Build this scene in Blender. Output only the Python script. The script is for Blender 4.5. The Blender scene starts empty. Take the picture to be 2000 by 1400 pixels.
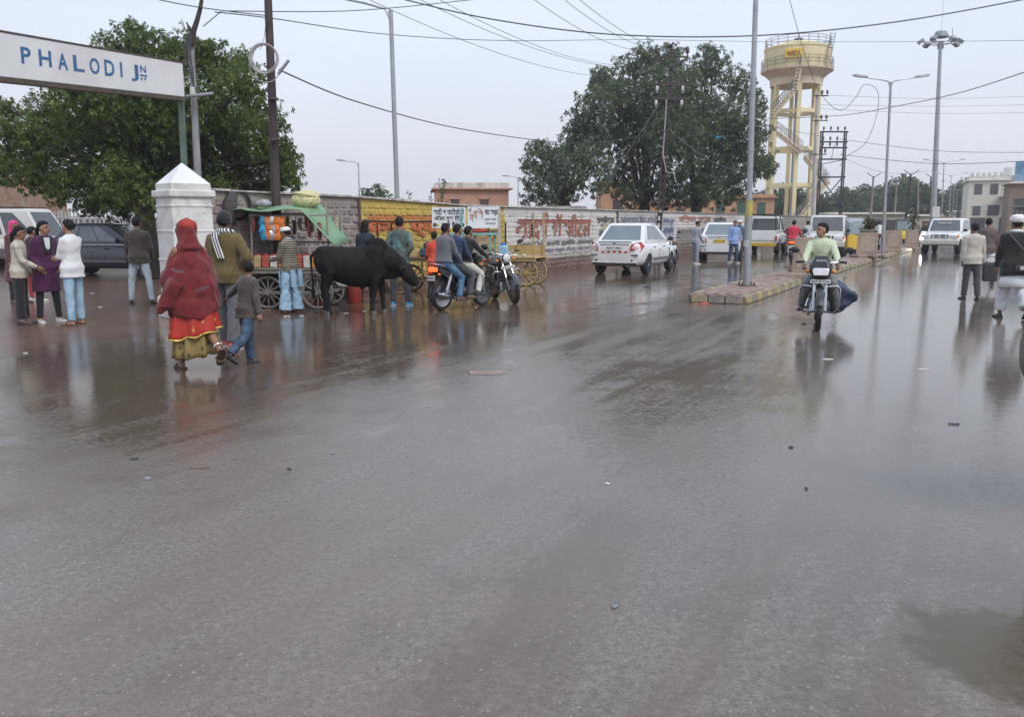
import bpy, bmesh, math, random
import numpy as np
from mathutils import Vector, Matrix, noise as mnoise
random.seed(7); rng = np.random.default_rng(7)
SC = bpy.context.scene
COL = SC.collection
R = math.radians
# ------------------------------------------------------------------ camera
F = 1650.0                       # focal length in photo pixels (2000 wide)
EYE = 1.6
PITCH = math.atan(268.0 / F)     # camera looks slightly down
cam = bpy.data.cameras.new('camera'); camo = bpy.data.objects.new('camera', cam); COL.objects.link(camo)
cam.sensor_fit = 'HORIZONTAL'; cam.sensor_width = 36.0; cam.lens = F / 2000 * 36
cam.clip_start = 0.05; cam.clip_end = 3000
camo.location = (0, 0, EYE); camo.rotation_euler = (math.pi / 2 - PITCH, 0, 0)
SC.camera = camo
# ------------------------------------------------------------------ sky
W = bpy.data.worlds.new('World'); SC.world = W; W.use_nodes = True
wt = W.node_tree; wt.nodes.clear()
SUN_EL, SUN_AZ = R(48), R(145)
def wnode(t, **k):
    n = wt.nodes.new(t)
    for a, b in k.items(): setattr(n, a, b)
    return n
wo = wnode('ShaderNodeOutputWorld'); bg1 = wnode('ShaderNodeBackground'); bg2 = wnode('ShaderNodeBackground'); addn = wnode('ShaderNodeAddShader')
sky = wnode('ShaderNodeTexSky', sky_type='NISHITA'); sky.sun_disc = False
sky.sun_elevation = SUN_EL; sky.sun_rotation = SUN_AZ; sky.air_density = 1.0; sky.dust_density = 6.0; sky.ozone_density = 1.0
wt.links.new(sky.outputs[0], bg1.inputs[0]); bg1.inputs[1].default_value = 0.018
tc = wnode('ShaderNodeTexCoord'); sx = wnode('ShaderNodeSeparateXYZ'); rp = wnode('ShaderNodeValToRGB')
wt.links.new(tc.outputs['Generated'], sx.inputs[0]); wt.links.new(sx.outputs[2], rp.inputs[0])
cr = rp.color_ramp
cr.elements[0].position = 0.0; cr.elements[0].color = (.66, .665, .70, 1)
cr.elements[1].position = 1.0; cr.elements[1].color = (.56, .65, .80, 1)
e = cr.elements.new(.10); e.color = (.635, .66, .725, 1)
e = cr.elements.new(.28); e.color = (.60, .68, .80, 1)
cn = wnode('ShaderNodeTexNoise'); cn.inputs['Scale'].default_value = 2.2; cn.inputs['Detail'].default_value = 3
mp = wnode('ShaderNodeMapping'); mp.inputs['Scale'].default_value = (1, 1, 3)
wt.links.new(tc.outputs['Generated'], mp.inputs[0]); wt.links.new(mp.outputs[0], cn.inputs[0])
mr = wnode('ShaderNodeMapRange'); mr.inputs[1].default_value = .3; mr.inputs[2].default_value = .7; mr.inputs[3].default_value = .95; mr.inputs[4].default_value = 1.05
wt.links.new(cn.outputs[0], mr.inputs[0])
vm = wnode('ShaderNodeVectorMath', operation='SCALE'); wt.links.new(rp.outputs[0], vm.inputs[0]); wt.links.new(mr.outputs[0], vm.inputs['Scale'])
wt.links.new(vm.outputs[0], bg2.inputs[0]); bg2.inputs[1].default_value = 1.30
wt.links.new(bg1.outputs[0], addn.inputs[0]); wt.links.new(bg2.outputs[0], addn.inputs[1]); wt.links.new(addn.outputs[0], wo.inputs[0])
# ------------------------------------------------------------------ sun behind cloud
sl = bpy.data.lights.new('sun', 'SUN'); sl.energy = 1.7; sl.angle = R(25); sl.color = (1, .97, .93)
so = bpy.data.objects.new('sun', sl); COL.objects.link(so)
sdir = Vector((math.sin(SUN_AZ) * math.cos(SUN_EL), math.cos(SUN_AZ) * math.cos(SUN_EL), math.sin(SUN_EL)))
so.rotation_euler = sdir.to_track_quat('Z', 'Y').to_euler(); so.location = (0, 0, 40)
SC.view_settings.view_transform = 'Standard'; SC.view_settings.look = 'None'
SC.view_settings.exposure = 0.0; SC.view_settings.gamma = 1.0; SC.view_settings.use_curve_mapping = False
SC.render.engine = 'CYCLES'
SC.cycles.max_bounces = 6; SC.cycles.diffuse_bounces = 3; SC.cycles.glossy_bounces = 3; SC.cycles.transparent_max_bounces = 12
SC.cycles.volume_bounces = 0; SC.cycles.caustics_reflective = False; SC.cycles.caustics_refractive = False
SC.cycles.use_denoising = True
# ------------------------------------------------------------------ where things stand
_cp, _sp = math.cos(PITCH), math.sin(PITCH)
def ray(px, py):
    u, v = (px - 1000) / F, (700 - py) / F
    return Vector((u, _cp + v * _sp, -_sp + v * _cp))
def G(px, py, z=0.0):            # point of the ground (height z) seen at photo pixel
    d = ray(px, py); t = (z - EYE) / d.z
    return Vector((d.x * t, d.y * t, z))
def At(px, py, Y):               # point at distance Y seen at photo pixel
    d = ray(px, py); t = Y / d.y
    return Vector((d.x * t, Y, EYE + d.z * t))
WD = Vector((.527, 1, 0)).normalized()      # direction of wall and road
WN = Vector((WD.y, -WD.x, 0))               # from the wall towards the road
def wallY(px): return 13.35 / (.527 - (px - 1000) / F)
def wallP(px, z=0):
    Y = wallY(px); return Vector(((px - 1000) / F * Y, Y, z))
W0 = wallP(395)
def wallS(px): return (wallP(px) - W0).dot(WD)
# ------------------------------------------------------------------ objects
def link(o, parent=None):
    COL.objects.link(o)
    if parent is not None: o.parent = parent
    return o
def tag(o, label=None, cat=None, group=None, kind=None):
    if label: o['label'] = label
    if cat: o['category'] = cat
    if group: o['group'] = group
    if kind: o['kind'] = kind
    return o
def thing(name, label, cat, loc=(0, 0, 0), heading=0.0, group=None, scale=1.0):
    o = bpy.data.objects.new(name, None); o.empty_display_size = .2; COL.objects.link(o)
    o.location = loc; o.rotation_euler = (0, 0, -R(heading)); o.scale = (scale,) * 3
    return tag(o, label, cat, group)
def frame(axis, ref=None):
    a = Vector(axis).normalized()
    r = Vector(ref) if ref is not None else (Vector((0, 0, 1)) if abs(a.z) < .95 else Vector((0, 1, 0)))
    s = a.cross(r).normalized(); return s, a.cross(s).normalized(), a
class MB:
    def __init__(s): s.v = []; s.f = []; s.m = []; s.cur = 0
    def add(s, vs, fs):
        b = len(s.v); s.v.extend([tuple(x) for x in vs]); s.f.extend([tuple(i + b for i in f) for f in fs]); s.m.extend([s.cur] * len(fs)); return s
    def box(s, c, size, rot=None, taper=1.0):
        c = Vector(c); hx, hy, hz = [q / 2 for q in size]
        vs = []
        for z, k in ((-hz, 1.0), (hz, taper)):
            for x, y in ((-hx, -hy), (hx, -hy), (hx, hy), (-hx, hy)): vs.append(Vector((x * k, y * k, z)))
        if rot is not None:
            M3 = rot if isinstance(rot, Matrix) else Matrix.Rotation(rot, 3, 'Z')
            vs = [M3 @ q for q in vs]
        return s.add([q + c for q in vs], [(3, 2, 1, 0), (4, 5, 6, 7), (0, 1, 5, 4), (1, 2, 6, 5), (2, 3, 7, 6), (3, 0, 4, 7)])
    def beam(s, p0, p1, w, h, ref=None):
        p0, p1 = Vector(p0), Vector(p1); x, y, a = frame(p1 - p0, ref)
        vs = [p + x * (sx_ * w / 2) + y * (sy * h / 2) for p in (p0, p1) for sx_, sy in ((-1, -1), (1, -1), (1, 1), (-1, 1))]
        return s.add(vs, [(3, 2, 1, 0), (4, 5, 6, 7), (0, 1, 5, 4), (1, 2, 6, 5), (2, 3, 7, 6), (3, 0, 4, 7)])
    def tube(s, pts, rad, n=10, caps=True, ref=None, flat=1.0):
        pts = [Vector(p) for p in pts]; N = len(pts)
        if not hasattr(rad, '__len__'): rad = [rad] * N
        vs = []; prev = None
        for i, p in enumerate(pts):
            d = (pts[min(i + 1, N - 1)] - pts[max(i - 1, 0)])
            if d.length < 1e-9: d = Vector((0, 0, 1))
            d.normalize()
            if prev is None: x, y, _ = frame(d, ref)
            else:
                x = prev - d * prev.dot(d)
                x = x.normalized() if x.length > 1e-6 else frame(d)[0]
                y = d.cross(x)
            prev = x
            for k in range(n):
                a = 2 * math.pi * k / n
                vs.append(p + x * (math.cos(a) * rad[i]) + y * (math.sin(a) * rad[i] * flat))
        fs = [(i * n + k, i * n + (k + 1) % n, (i + 1) * n + (k + 1) % n, (i + 1) * n + k) for i in range(N - 1) for k in range(n)]
        if caps: fs += [tuple(range(n - 1, -1, -1)), tuple((N - 1) * n + k for k in range(n))]
        return s.add(vs, fs)
    def cyl(s, p0, p1, r0, r1=None, n=12): return s.tube([p0, p1], [r0, r0 if r1 is None else r1], n)
    def ell(s, c, r, rot=None, nu=12, nv=8):
        c = Vector(c); r = r if hasattr(r, '__len__') else (r, r, r); vs = []
        for j in range(1, nv):
            t = math.pi * j / nv
            for i in range(nu):
                a = 2 * math.pi * i / nu
                q = Vector((r[0] * math.sin(t) * math.cos(a), r[1] * math.sin(t) * math.sin(a), -r[2] * math.cos(t)))
                vs.append((rot @ q if rot is not None else q) + c)
        for z in (-r[2], r[2]):
            q = Vector((0, 0, z)); vs.append((rot @ q if rot is not None else q) + c)
        b, t_ = len(vs) - 2, len(vs) - 1
        fs = [(j * nu + i, j * nu + (i + 1) % nu, (j + 1) * nu + (i + 1) % nu, (j + 1) * nu + i) for j in range(nv - 2) for i in range(nu)]
        fs += [(b, (i + 1) % nu, i) for i in range(nu)] + [(t_, (nv - 2) * nu + i, (nv - 2) * nu + (i + 1) % nu) for i in range(nu)]
        return s.add(vs, fs)
    def loft(s, rings, caps=True, closed=True):
        n = len(rings[0]); vs = [Vector(p) for r in rings for p in r]; k2 = n if closed else n - 1
        fs = [(i * n + k, i * n + (k + 1) % n, (i + 1) * n + (k + 1) % n, (i + 1) * n + k) for i in range(len(rings) - 1) for k in range(k2)]
        if caps: fs += [tuple(range(n - 1, -1, -1)), tuple((len(rings) - 1) * n + k for k in range(n))]
        return s.add(vs, fs)
    def prism(s, poly, d):       # polygon (list of 3D points) pushed by vector d
        d = Vector(d); return s.loft([[Vector(p) for p in poly], [Vector(p) + d for p in poly]])
    def torus(s, c, axis, R0, r, n=28, m=8, a0=0, a1=2 * math.pi):
        x, y, a = frame(axis); c = Vector(c); full = abs(a1 - a0 - 2 * math.pi) < 1e-6
        N = n if full else n + 1; rings = []
        for i in range(N):
            t = a0 + (a1 - a0) * i / n; d = x * math.cos(t) + y * math.sin(t)
            rings.append([c + d * (R0 + r * math.cos(2 * math.pi * k / m)) + a * (r * math.sin(2 * math.pi * k / m)) for k in range(m)])
        if full: rings.append(rings[0])
        return s.loft(rings, caps=not full)
    def lathe(s, c, axis, prof, n=24):   # prof: (radius, along)
        x, y, a = frame(axis); c = Vector(c)
        rings = [[c + a * h + (x * math.cos(2 * math.pi * k / n) + y * math.sin(2 * math.pi * k / n)) * max(r, 1e-4) for k in range(n)] for r, h in prof]
        return s.loft(rings)
    def mesh(s, name):
        me = bpy.data.meshes.new(name); me.from_pydata(s.v, [], s.f)
        if any(s.m): me.polygons.foreach_set('material_index', s.m)
        me.update(); return me
    def fixed(s, me):
        bm = bmesh.new(); bm.from_mesh(me); bmesh.ops.recalc_face_normals(bm, faces=bm.faces); bm.to_mesh(me); bm.free(); return me
    def build(s, name, mat, parent=None, smooth=False, bevel=0, sub=0):
        me = s.fixed(s.mesh(name))
        return put(name, me, mat, parent, smooth, bevel, sub)
def put(name, me, mat, parent=None, smooth=False, bevel=0, sub=0):
    for q in (mat if isinstance(mat, (list, tuple)) else [mat]): me.materials.append(q)
    if smooth:
        me.polygons.foreach_set('use_smooth', [True] * len(me.polygons))
        if smooth != 'all': me.set_sharp_from_angle(angle=R(smooth if smooth is not True else 42))
    o = bpy.data.objects.new(name, me); link(o, parent)
    if bevel:
        b = o.modifiers.new('b', 'BEVEL'); b.width = bevel; b.segments = 2; b.limit_method = 'ANGLE'; b.angle_limit = R(40)
    if sub:
        b = o.modifiers.new('s', 'SUBSURF'); b.levels = sub; b.render_levels = sub
    return o
# a scratch scene in which modifiers are baked
TMP = bpy.data.scenes.new('scratch')
def bake(me, mods, extra=()):
    o = bpy.data.objects.new('scratch', me); TMP.collection.objects.link(o)
    for x in extra: TMP.collection.objects.link(x)
    for t, kw in mods:
        m = o.modifiers.new('m', t)
        for k, v in kw.items(): setattr(m, k, v)
    vl = TMP.view_layers[0]; vl.update(); dg = vl.depsgraph; dg.update()
    out = bpy.data.meshes.new_from_object(o.evaluated_get(dg))
    bpy.data.objects.remove(o)
    for x in extra: bpy.data.objects.remove(x)
    return out
def remesh(mb, voxel=.014, smooth=4, name='body'):
    me = mb.fixed(mb.mesh(name)); me2 = bake(me, [('REMESH', dict(mode='VOXEL', voxel_size=voxel)), ('SMOOTH', dict(factor=.5, iterations=smooth))])
    bpy.data.meshes.remove(me); me2.name = name; me2.materials.clear(); return me2
def warp(me, amp, freq, seed=0, stretch=(1, 1, 1)):     # soft irregular relief along the normals (folds, dents)
    n = len(me.vertices); co = np.empty(n * 3); no = np.empty(n * 3)
    me.vertices.foreach_get('co', co); me.vertex_normals.foreach_get('vector', no)
    co = co.reshape(-1, 3); no = no.reshape(-1, 3); g = np.random.default_rng(seed + 11); d = np.zeros(n)
    for i in range(7):
        k = g.normal(size=3) * freq * (1 + .5 * i) * np.array(stretch); d += np.sin(co @ k + g.uniform(0, 6.28) + 1.5 * np.sin(co @ (g.normal(size=3) * freq * .5))) / (1 + .45 * i)
    co += no * (d * amp / 2.2)[:, None]
    me.vertices.foreach_set('co', co.ravel()); me.update(); return me
def text_mesh(body, font_cut=None, bold=0.0):
    cu = bpy.data.curves.new('t', 'FONT'); cu.body = body; cu.size = 1.0; cu.offset = bold; cu.resolution_u = 4
    o = bpy.data.objects.new('t', cu); TMP.collection.objects.link(o)
    vl = TMP.view_layers[0]; vl.update(); me = bpy.data.meshes.new_from_object(o.evaluated_get(vl.depsgraph))
    bpy.data.objects.remove(o); bpy.data.curves.remove(cu); me.materials.clear(); return me
def lettering(body, mat, parent, org, right, up, width, height=None, name='lettering', bold=0.0, lift=.003, cut=None):
    """flat painted writing: fitted into width x height with its lower left corner at org"""
    me = text_mesh(body, bold=bold); n = len(me.vertices)
    if n == 0: return None
    if cut is not None:
        bm = bmesh.new(); bm.from_mesh(me)
        xs = [v.co.x for v in bm.verts]; x0, x1 = min(xs), max(xs)
        bmesh.ops.bisect_plane(bm, geom=bm.verts[:] + bm.edges[:] + bm.faces[:], plane_co=(x0 + (x1 - x0) * cut, 0, 0), plane_no=(1, 0, 0), clear_outer=True)
        bm.to_mesh(me); bm.free(); n = len(me.vertices)
    co = np.empty(n * 3); me.vertices.foreach_get('co', co); co = co.reshape(-1, 3)
    lo, hi = co.min(0), co.max(0); kx = width / (hi[0] - lo[0]); ky = kx if height is None else height / (hi[1] - lo[1])
    right, up = Vector(right).normalized(), Vector(up).normalized(); nn = right.cross(up).normalized()
    p = np.array(Vector(org) + nn * lift)[None] + ((co[:, 0] - lo[0]) * kx)[:, None] * np.array(right) + ((co[:, 1] - lo[1]) * ky)[:, None] * np.array(up)
    me.vertices.foreach_set('co', p.ravel()); me.update()
    return put(name, me, mat, parent)
# ------------------------------------------------------------------ materials
class NT:
    def __init__(s, name):
        s.mat = bpy.data.materials.new(name); s.mat.use_nodes = True; s.t = s.mat.node_tree
        s.p = s.t.nodes['Principled BSDF']; s.out = s.t.nodes['Material Output']
    def n(s, typ, ins=None, **props):
        n = s.t.nodes.new(typ)
        for k, v in props.items(): setattr(n, k, v)
        for k, v in (ins or {}).items(): s.set(n.inputs[k], v)
        return n
    def set(s, sock, v):
        if isinstance(v, bpy.types.NodeSocket): s.t.links.new(v, sock)
        elif hasattr(v, '__len__') and sock.type == 'RGBA' and len(v) == 3: sock.default_value = (*v, 1)
        else: sock.default_value = v
    def math(s, op, a, b=None, c=None, clamp=False):
        n = s.n('ShaderNodeMath', operation=op, use_clamp=clamp); s.set(n.inputs[0], a)
        if b is not None: s.set(n.inputs[1], b)
        if c is not None: s.set(n.inputs[2], c)
        return n.outputs[0]
    def mix(s, f, a, b, mode='MIX'):
        n = s.n('ShaderNodeMix', data_type='RGBA', blend_type=mode); s.set(n.inputs[0], f); s.set(n.inputs[6], a); s.set(n.inputs[7], b); return n.outputs[2]
    def noise(s, scale, detail=3, rough=.55, vec=None, dist=0):
        ins = {'Scale': scale, 'Detail': detail, 'Roughness': rough, 'Distortion': dist}
        if vec is not None: ins['Vector'] = vec
        return s.n('ShaderNodeTexNoise', ins).outputs[0]
    def map(s, v, a, b, c=0., d=1., smooth=False):
        return s.n('ShaderNodeMapRange', {0: v, 1: a, 2: b, 3: c, 4: d}, interpolation_type='SMOOTHSTEP' if smooth else 'LINEAR').outputs[0]
    def obj(s): return s.n('ShaderNodeTexCoord').outputs['Object']
    def pos(s): return s.n('ShaderNodeNewGeometry').outputs['Position']
    def scale(s, v, k): return s.n('ShaderNodeMapping', {'Vector': v, 'Scale': k}).outputs[0]
    def bump(s, h, strength=.3, dist=.01): return s.n('ShaderNodeBump', {'Height': h, 'Strength': strength, 'Distance': dist}).outputs[0]
    def done(s, base=None, rough=None, normal=None, metal=None, **k):
        for key, v in (('Base Color', base), ('Roughness', rough), ('Normal', normal), ('Metallic', metal)):
            if v is not None: s.set(s.p.inputs[key], v)
        for key, v in k.items(): s.set(s.p.inputs[key.replace('_', ' ')], v)
        return s.mat
_MC = {}
def M(name, c=(.5, .5, .5), rough=.6, metal=0., var=.12, scale=6., bump=0., bscale=60., spec=.5, stain=None, coat=0., emit=None, es=1., alpha=1., stretch=(1, 1, 1), sheen=0.):
    if name in _MC: return _MC[name]
    t = NT(name); o = t.scale(t.obj(), stretch)
    a = t.noise(scale, 4, .6, o)
    col = t.mix(t.map(a, .3, .7), tuple(x * (1 - var) for x in c), tuple(min(1, x * (1 + var)) for x in c))
    if stain: col = t.mix(t.math('MULTIPLY', t.map(t.noise(scale * .45, 5, .7, o), .5, .68), stain[1]), col, stain[0])
    rr = t.map(t.noise(scale * 2.2, 3, .6, o), .2, .8, max(.02, rough - .1), min(1, rough + .1))
    nb = None
    if bump: nb = t.bump(t.noise(bscale, 4, .6, o), bump, .01)
    m = t.done(col, rr, nb, metal)
    t.set(t.p.inputs['Specular IOR Level'], spec)
    if coat: t.set(t.p.inputs['Coat Weight'], coat); t.set(t.p.inputs['Coat Roughness'], .06)
    if sheen: t.set(t.p.inputs['Sheen Weight'], sheen)
    if emit: t.set(t.p.inputs['Emission Color'], emit); t.set(t.p.inputs['Emission Strength'], es)
    if alpha < 1: t.set(t.p.inputs['Alpha'], alpha)
    _MC[name] = m; return m
def worn(name, c, keep=.5, scale=5.):       # hand-painted lettering that has flaked
    if name in _MC: return _MC[name]
    t = NT(name); p = t.pos(); a = t.noise(scale, 6, .75, p)
    fine = t.noise(38, 3, .6, p)
    al = t.map(t.math('ADD', t.math('MULTIPLY', a, .7), t.math('MULTIPLY', fine, .3)), keep - .12, keep + .02)
    col = t.mix(fine, tuple(x * .8 for x in c), tuple(x * 1.2 for x in c))
    t.done(col, .8); t.set(t.p.inputs['Alpha'], al); _MC[name] = t.mat; return t.mat
steel = M('galvanised_steel', (.36, .38, .40), .42, .55, .12, 3, stain=((.20, .17, .15), .5))
darkmetal = M('dark_metal', (.035, .035, .038), .4, .4)
blackplastic = M('black_plastic', (.018, .018, .02), .45, 0, .2)
rubber = M('rubber', (.022, .021, .021), .7, 0, .25, 9)
chrome = M('chrome', (.46, .47, .49), .24, 1., .1)
whitepaint = M('white_car_paint', (.74, .75, .75), .28, 0, .03, 2, coat=.6, stain=((.45, .40, .35), .12))
glassm = M('tinted_glass', (.05, .06, .065), .06, 0, .2, 1.5, spec=.9)
palegls = M('pale_glass', (.16, .19, .21), .06, 0, .15, 1.5, spec=1.)
redlamp = M('red_lamp', (.5, .012, .015), .15, 0, .15, 8, coat=.5)
redlit = M('red_lamp_lit', (.7, .03, .01), .2, emit=(1, .12, .03), es=2.2)
amber = M('amber_lamp', (.75, .22, .02), .2, 0, .1)
whitelamp = M('clear_lamp', (.75, .76, .78), .12, .3, .1, 12)
skin = M('skin', (.26, .135, .085), .5, 0, .1, 14, bump=.05, bscale=90)
skin2 = M('skin_fair', (.36, .20, .13), .5, 0, .1, 14, bump=.05, bscale=90)
hairm = M('black_hair', (.010, .0085, .008), .65, 0, .4, 60, bump=.8, bscale=120, stretch=(1, 1, .3), spec=.25)
eyem = M('eye_dark', (.02, .015, .012), .2)
lipm = M('lips', (.22, .075, .06), .5)
# ================================================================== GROUND
def ground_material():
    t = NT('wet_asphalt'); p = t.pos(); py_ = t.n('ShaderNodeSeparateXYZ', {0: p}).outputs[1]
    perp = t.math('SUBTRACT', t.n('ShaderNodeVectorMath', {0: p, 1: tuple(WN)}, operation='DOT_PRODUCT').outputs['Value'], W0.dot(WN))
    along = t.n('ShaderNodeVectorMath', {0: p, 1: tuple(WD)}, operation='DOT_PRODUCT').outputs['Value']
    big = t.noise(.30, 3, .6, p); mid = t.noise(1.3, 5, .68, p); grit = t.math('ADD', t.math('MULTIPLY', t.noise(95, 3, .75, p), .55), t.math('MULTIPLY', t.noise(30, 3, .7, p), .45)); mos = t.noise(17, 4, .65, p)
    cs = t.n('ShaderNodeCombineXYZ', {0: t.math('MULTIPLY', perp, 2.6), 1: t.math('MULTIPLY', along, .20), 2: 0.}).outputs[0]
    streak = t.noise(1.0, 5, .65, cs, .5)          # drawn out along the road by wheels
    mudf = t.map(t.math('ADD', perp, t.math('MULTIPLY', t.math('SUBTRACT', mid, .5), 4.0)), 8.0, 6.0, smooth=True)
    soil = t.map(t.math('ADD', perp, t.math('MULTIPLY', t.math('SUBTRACT', mid, .5), 2.2)), 2.2, .9, smooth=True)
    grey = t.mix(t.map(grit, .36, .64), (.095, .078, .070), (.262, .224, .202))
    grey = t.mix(t.math('MULTIPLY', t.map(streak, .40, .62), .65), grey, (.165, .122, .096))
    grey = t.mix(t.math('MULTIPLY', t.map(mid, .50, .72), .5), grey, (.115, .092, .080))
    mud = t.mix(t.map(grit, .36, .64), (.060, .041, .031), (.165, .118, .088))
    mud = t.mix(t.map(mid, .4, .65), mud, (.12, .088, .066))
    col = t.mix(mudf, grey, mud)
    col = t.mix(soil, col, t.mix(t.map(mid, .35, .65), (.135, .075, .055), (.19, .12, .09)))
    # pale chippings and dark holes
    vo = t.n('ShaderNodeTexVoronoi', {'Vector': p, 'Scale': 62.0}); vr = t.n('ShaderNodeSeparateColor', {0: vo.outputs['Color']}).outputs
    chip = t.math('MULTIPLY', t.math('LESS_THAN', vo.outputs['Distance'], t.math('MULTIPLY', vr[1], .48)), t.math('GREATER_THAN', vr[0], .80))
    clus = t.map(t.math('ADD', t.math('MULTIPLY', mid, .6), t.math('MULTIPLY', big, .4)), .42, .60)
    col = t.mix(t.math('MULTIPLY', t.math('MULTIPLY', chip, clus), .75), col, t.mix(vr[2], (.30, .25, .20), (.46, .42, .37)))
    hole = t.map(t.noise(9, 4, .6, p), .70, .74); col = t.mix(t.math('MULTIPLY', hole, .65), col, (.045, .037, .032))
    dq = t.n('ShaderNodeVectorMath', {0: p, 1: tuple(G(2005, 1275))}, operation='DISTANCE').outputs['Value']; mp_ = t.map(t.math('ADD', dq, t.math('MULTIPLY', t.math('SUBTRACT', t.noise(5, 5, .7, p), .5), .55)), .46, .34); col = t.mix(t.math("MULTIPLY", mp_, .95), col, t.mix(mos, (.055, .042, .022), (.11, .085, .05)))
    # water film: ragged pools where the road is worn, damp elsewhere
    zone = t.math('ADD', t.map(perp, 8.6, 10.8, -.04, .08), t.math("MULTIPLY", mudf, .055))
    zone = t.math('ADD', zone, t.map(py_, 3.0, 8.0, -.045, .04))
    wn = t.math('ADD', t.math('ADD', t.math('MULTIPLY', big, .34), t.math('MULTIPLY', mid, .30)), t.math('MULTIPLY', streak, .36))
    wet = t.map(t.math('ADD', wn, t.math('ADD', zone, t.math('MULTIPLY', t.math('SUBTRACT', mos, .5), .30))), .45, .58, smooth=True)
    wet = t.math('MULTIPLY', wet, t.math('SUBTRACT', 1.0, t.math('MULTIPLY', soil, .8)))
    col = t.mix(t.math('MULTIPLY', wet, .35), col, (.075, .060, .050))
    rough = t.map(wet, 0, 1, .19, .035)
    b1 = t.n('ShaderNodeBump', {'Height': t.math('ADD', grit, t.math('MULTIPLY', chip, .25)), 'Strength': t.map(wet, 0, 1, .34, .045), 'Distance': .009})
    rip = t.math('ADD', t.noise(9, 3, .6, p), t.math('MULTIPLY', t.noise(40, 2, .5, p), .25))
    b2 = t.n('ShaderNodeBump', {'Height': rip, 'Strength': .14, 'Distance': .010, 'Normal': b1.outputs[0]})
    m = t.done(col, rough, b2.outputs[0]); t.set(t.p.inputs['IOR'], 1.36); t.set(t.p.inputs['Specular IOR Level'], .5)
    return m
gm = MB(); xs = [-300, -120, -40, -15, 0, 15, 40, 120, 420]; ys = [-60, 0, 10, 20, 40, 80, 160, 300, 640]
gm.add([(x, y, 0) for y in ys for x in xs], [(j * 9 + i, j * 9 + i + 1, (j + 1) * 9 + i + 1, (j + 1) * 9 + i) for j in range(8) for i in range(8)])
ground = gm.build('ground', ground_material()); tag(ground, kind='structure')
# ------------------------------------------------------------------ traffic island
def offset(path, d):
    out = []
    for i, p in enumerate(path):
        q = (path[min(i + 1, len(path) - 1)] - path[max(i - 1, 0)]); q.z = 0; q.normalize(); out.append(p + Vector((q.y, -q.x, 0)) * d)
    return out
def resample(path, step):
    out = [path[0].copy()]; acc = 0
    for a, b in zip(path, path[1:]):
        L = (b - a).length; d = (b - a) / L; t = step - acc
        while t <= L: out.append(a + d * t); t += step
        acc = L - (t - step)
    return out
ISL_R = [G(1452, 594), G(1508, 575), G(1560, 556), G(1620, 537), G(1680, 518), G(1737, 502), G(1790, 488), G(1822, 476.5), G(1845, 465), G(1860, 455)]
ISL_R = resample(ISL_R, .45); ISL_W = 1.02
ISL_L = offset(ISL_R, -ISL_W)
KH = .17
island = MB()
island.loft([[ISL_L[i] + Vector((0, 0, 0)), ISL_L[i] + Vector((0, 0, KH - .03)), ISL_R[i] + Vector((0, 0, KH - .03)), ISL_R[i]] for i in range(len(ISL_R))])
isl = island.build('traffic_island', M('island_mortar', (.20, .15, .13), .7, 0, .2, 8)); tag(isl, kind='structure')
kmats = []
for nm, c in (('kerb_yellow', (.40, .33, .10)), ('kerb_grey', (.17, .15, .135))):
    t = NT(nm); o = t.obj(); w_ = t.noise(9, 6, .7, t.pos())
    kmats.append(t.done(t.mix(t.map(w_, .42, .58), c, (.25, .205, .165)), .6, t.bump(t.noise(50, 4, .6, t.pos()), .4, .01)))
kc = 0
def kerb(a, b, side, i):
    global kc
    d = (b - a); L = d.length; mid = (a + b) / 2
    mb = MB(); h = KH + random.uniform(-.012, .012); mb.box((0, 0, h / 2), (L - .018, .17, h))
    for k in range(4, 8):
        x, y, z = mb.v[k]; mb.v[k] = (x + random.uniform(-.008, .008), y + (-.03 if y * side < 0 else 0) * -side * side + random.uniform(-.008, .008), z + random.uniform(-.01, .01))
    o = mb.build('kerb_stone', kmats[(i // 1) % 2], isl, bevel=.025)
    o.location = mid; o.rotation_euler = (0, 0, math.atan2(d.y, d.x) + random.uniform(-.02, .02))
for i in range(0, min(len(ISL_R) - 1, 96)):
    kerb(ISL_R[i], ISL_R[i + 1], 1, i)
    if i < 62: kerb(ISL_L[i], ISL_L[i + 1], -1, i + 1)
na = 3
tip = [ISL_L[0] + (ISL_R[0] - ISL_L[0]) * (k / na) for k in range(na + 1)]
for k in range(na): kerb(tip[k] - WD * .06, tip[k + 1] - WD * .06, 1, (0, 1, 1)[k])
# paving of the island: single bricks near, one joined mesh beyond
pm = [M('paver_pink', (.33, .23, .19), .5, 0, .2, 9, bump=.3, bscale=70, stain=((.16, .11, .09), .6)), M('paver_red', (.28, .175, .145), .5, 0, .2, 9, bump=.3, bscale=70, stain=((.16, .11, .09), .6))]
pvm = MB(); pvm.box((0, 0, 0), (.235, .112, .05)); pvme = [pvm.fixed(pvm.mesh('paver')) for _ in range(2)]
for a, b in zip(pvme, pm): a.materials.append(b)
far = MB(); count = 0; rows = 8
cen = [(a + b) / 2 for a, b in zip(ISL_L, ISL_R)]; cen2 = resample(cen, .245)
for i in range(min(len(cen2) - 1, 230)):
    d = (cen2[i + 1] - cen2[i]).normalized(); nrm = Vector((d.y, -d.x, 0))
    for r in range(rows):
        p = cen2[i] + nrm * ((r - rows / 2 + .5) * .119) + d * (.12 if r % 2 else 0) + Vector((0, 0, KH - .018 + random.uniform(-.006, .006)))
        if (r % 2 and i == 0): continue
        if count < 300:
            o = bpy.data.objects.new('paver', pvme[random.random() < .45]); link(o, isl); o.location = p
            o.rotation_euler = (random.uniform(-.02, .02), random.uniform(-.02, .02), math.atan2(d.y, d.x)); count += 1
        else: far.box(p, (.235, .112, .05), math.atan2(d.y, d.x))
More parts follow.
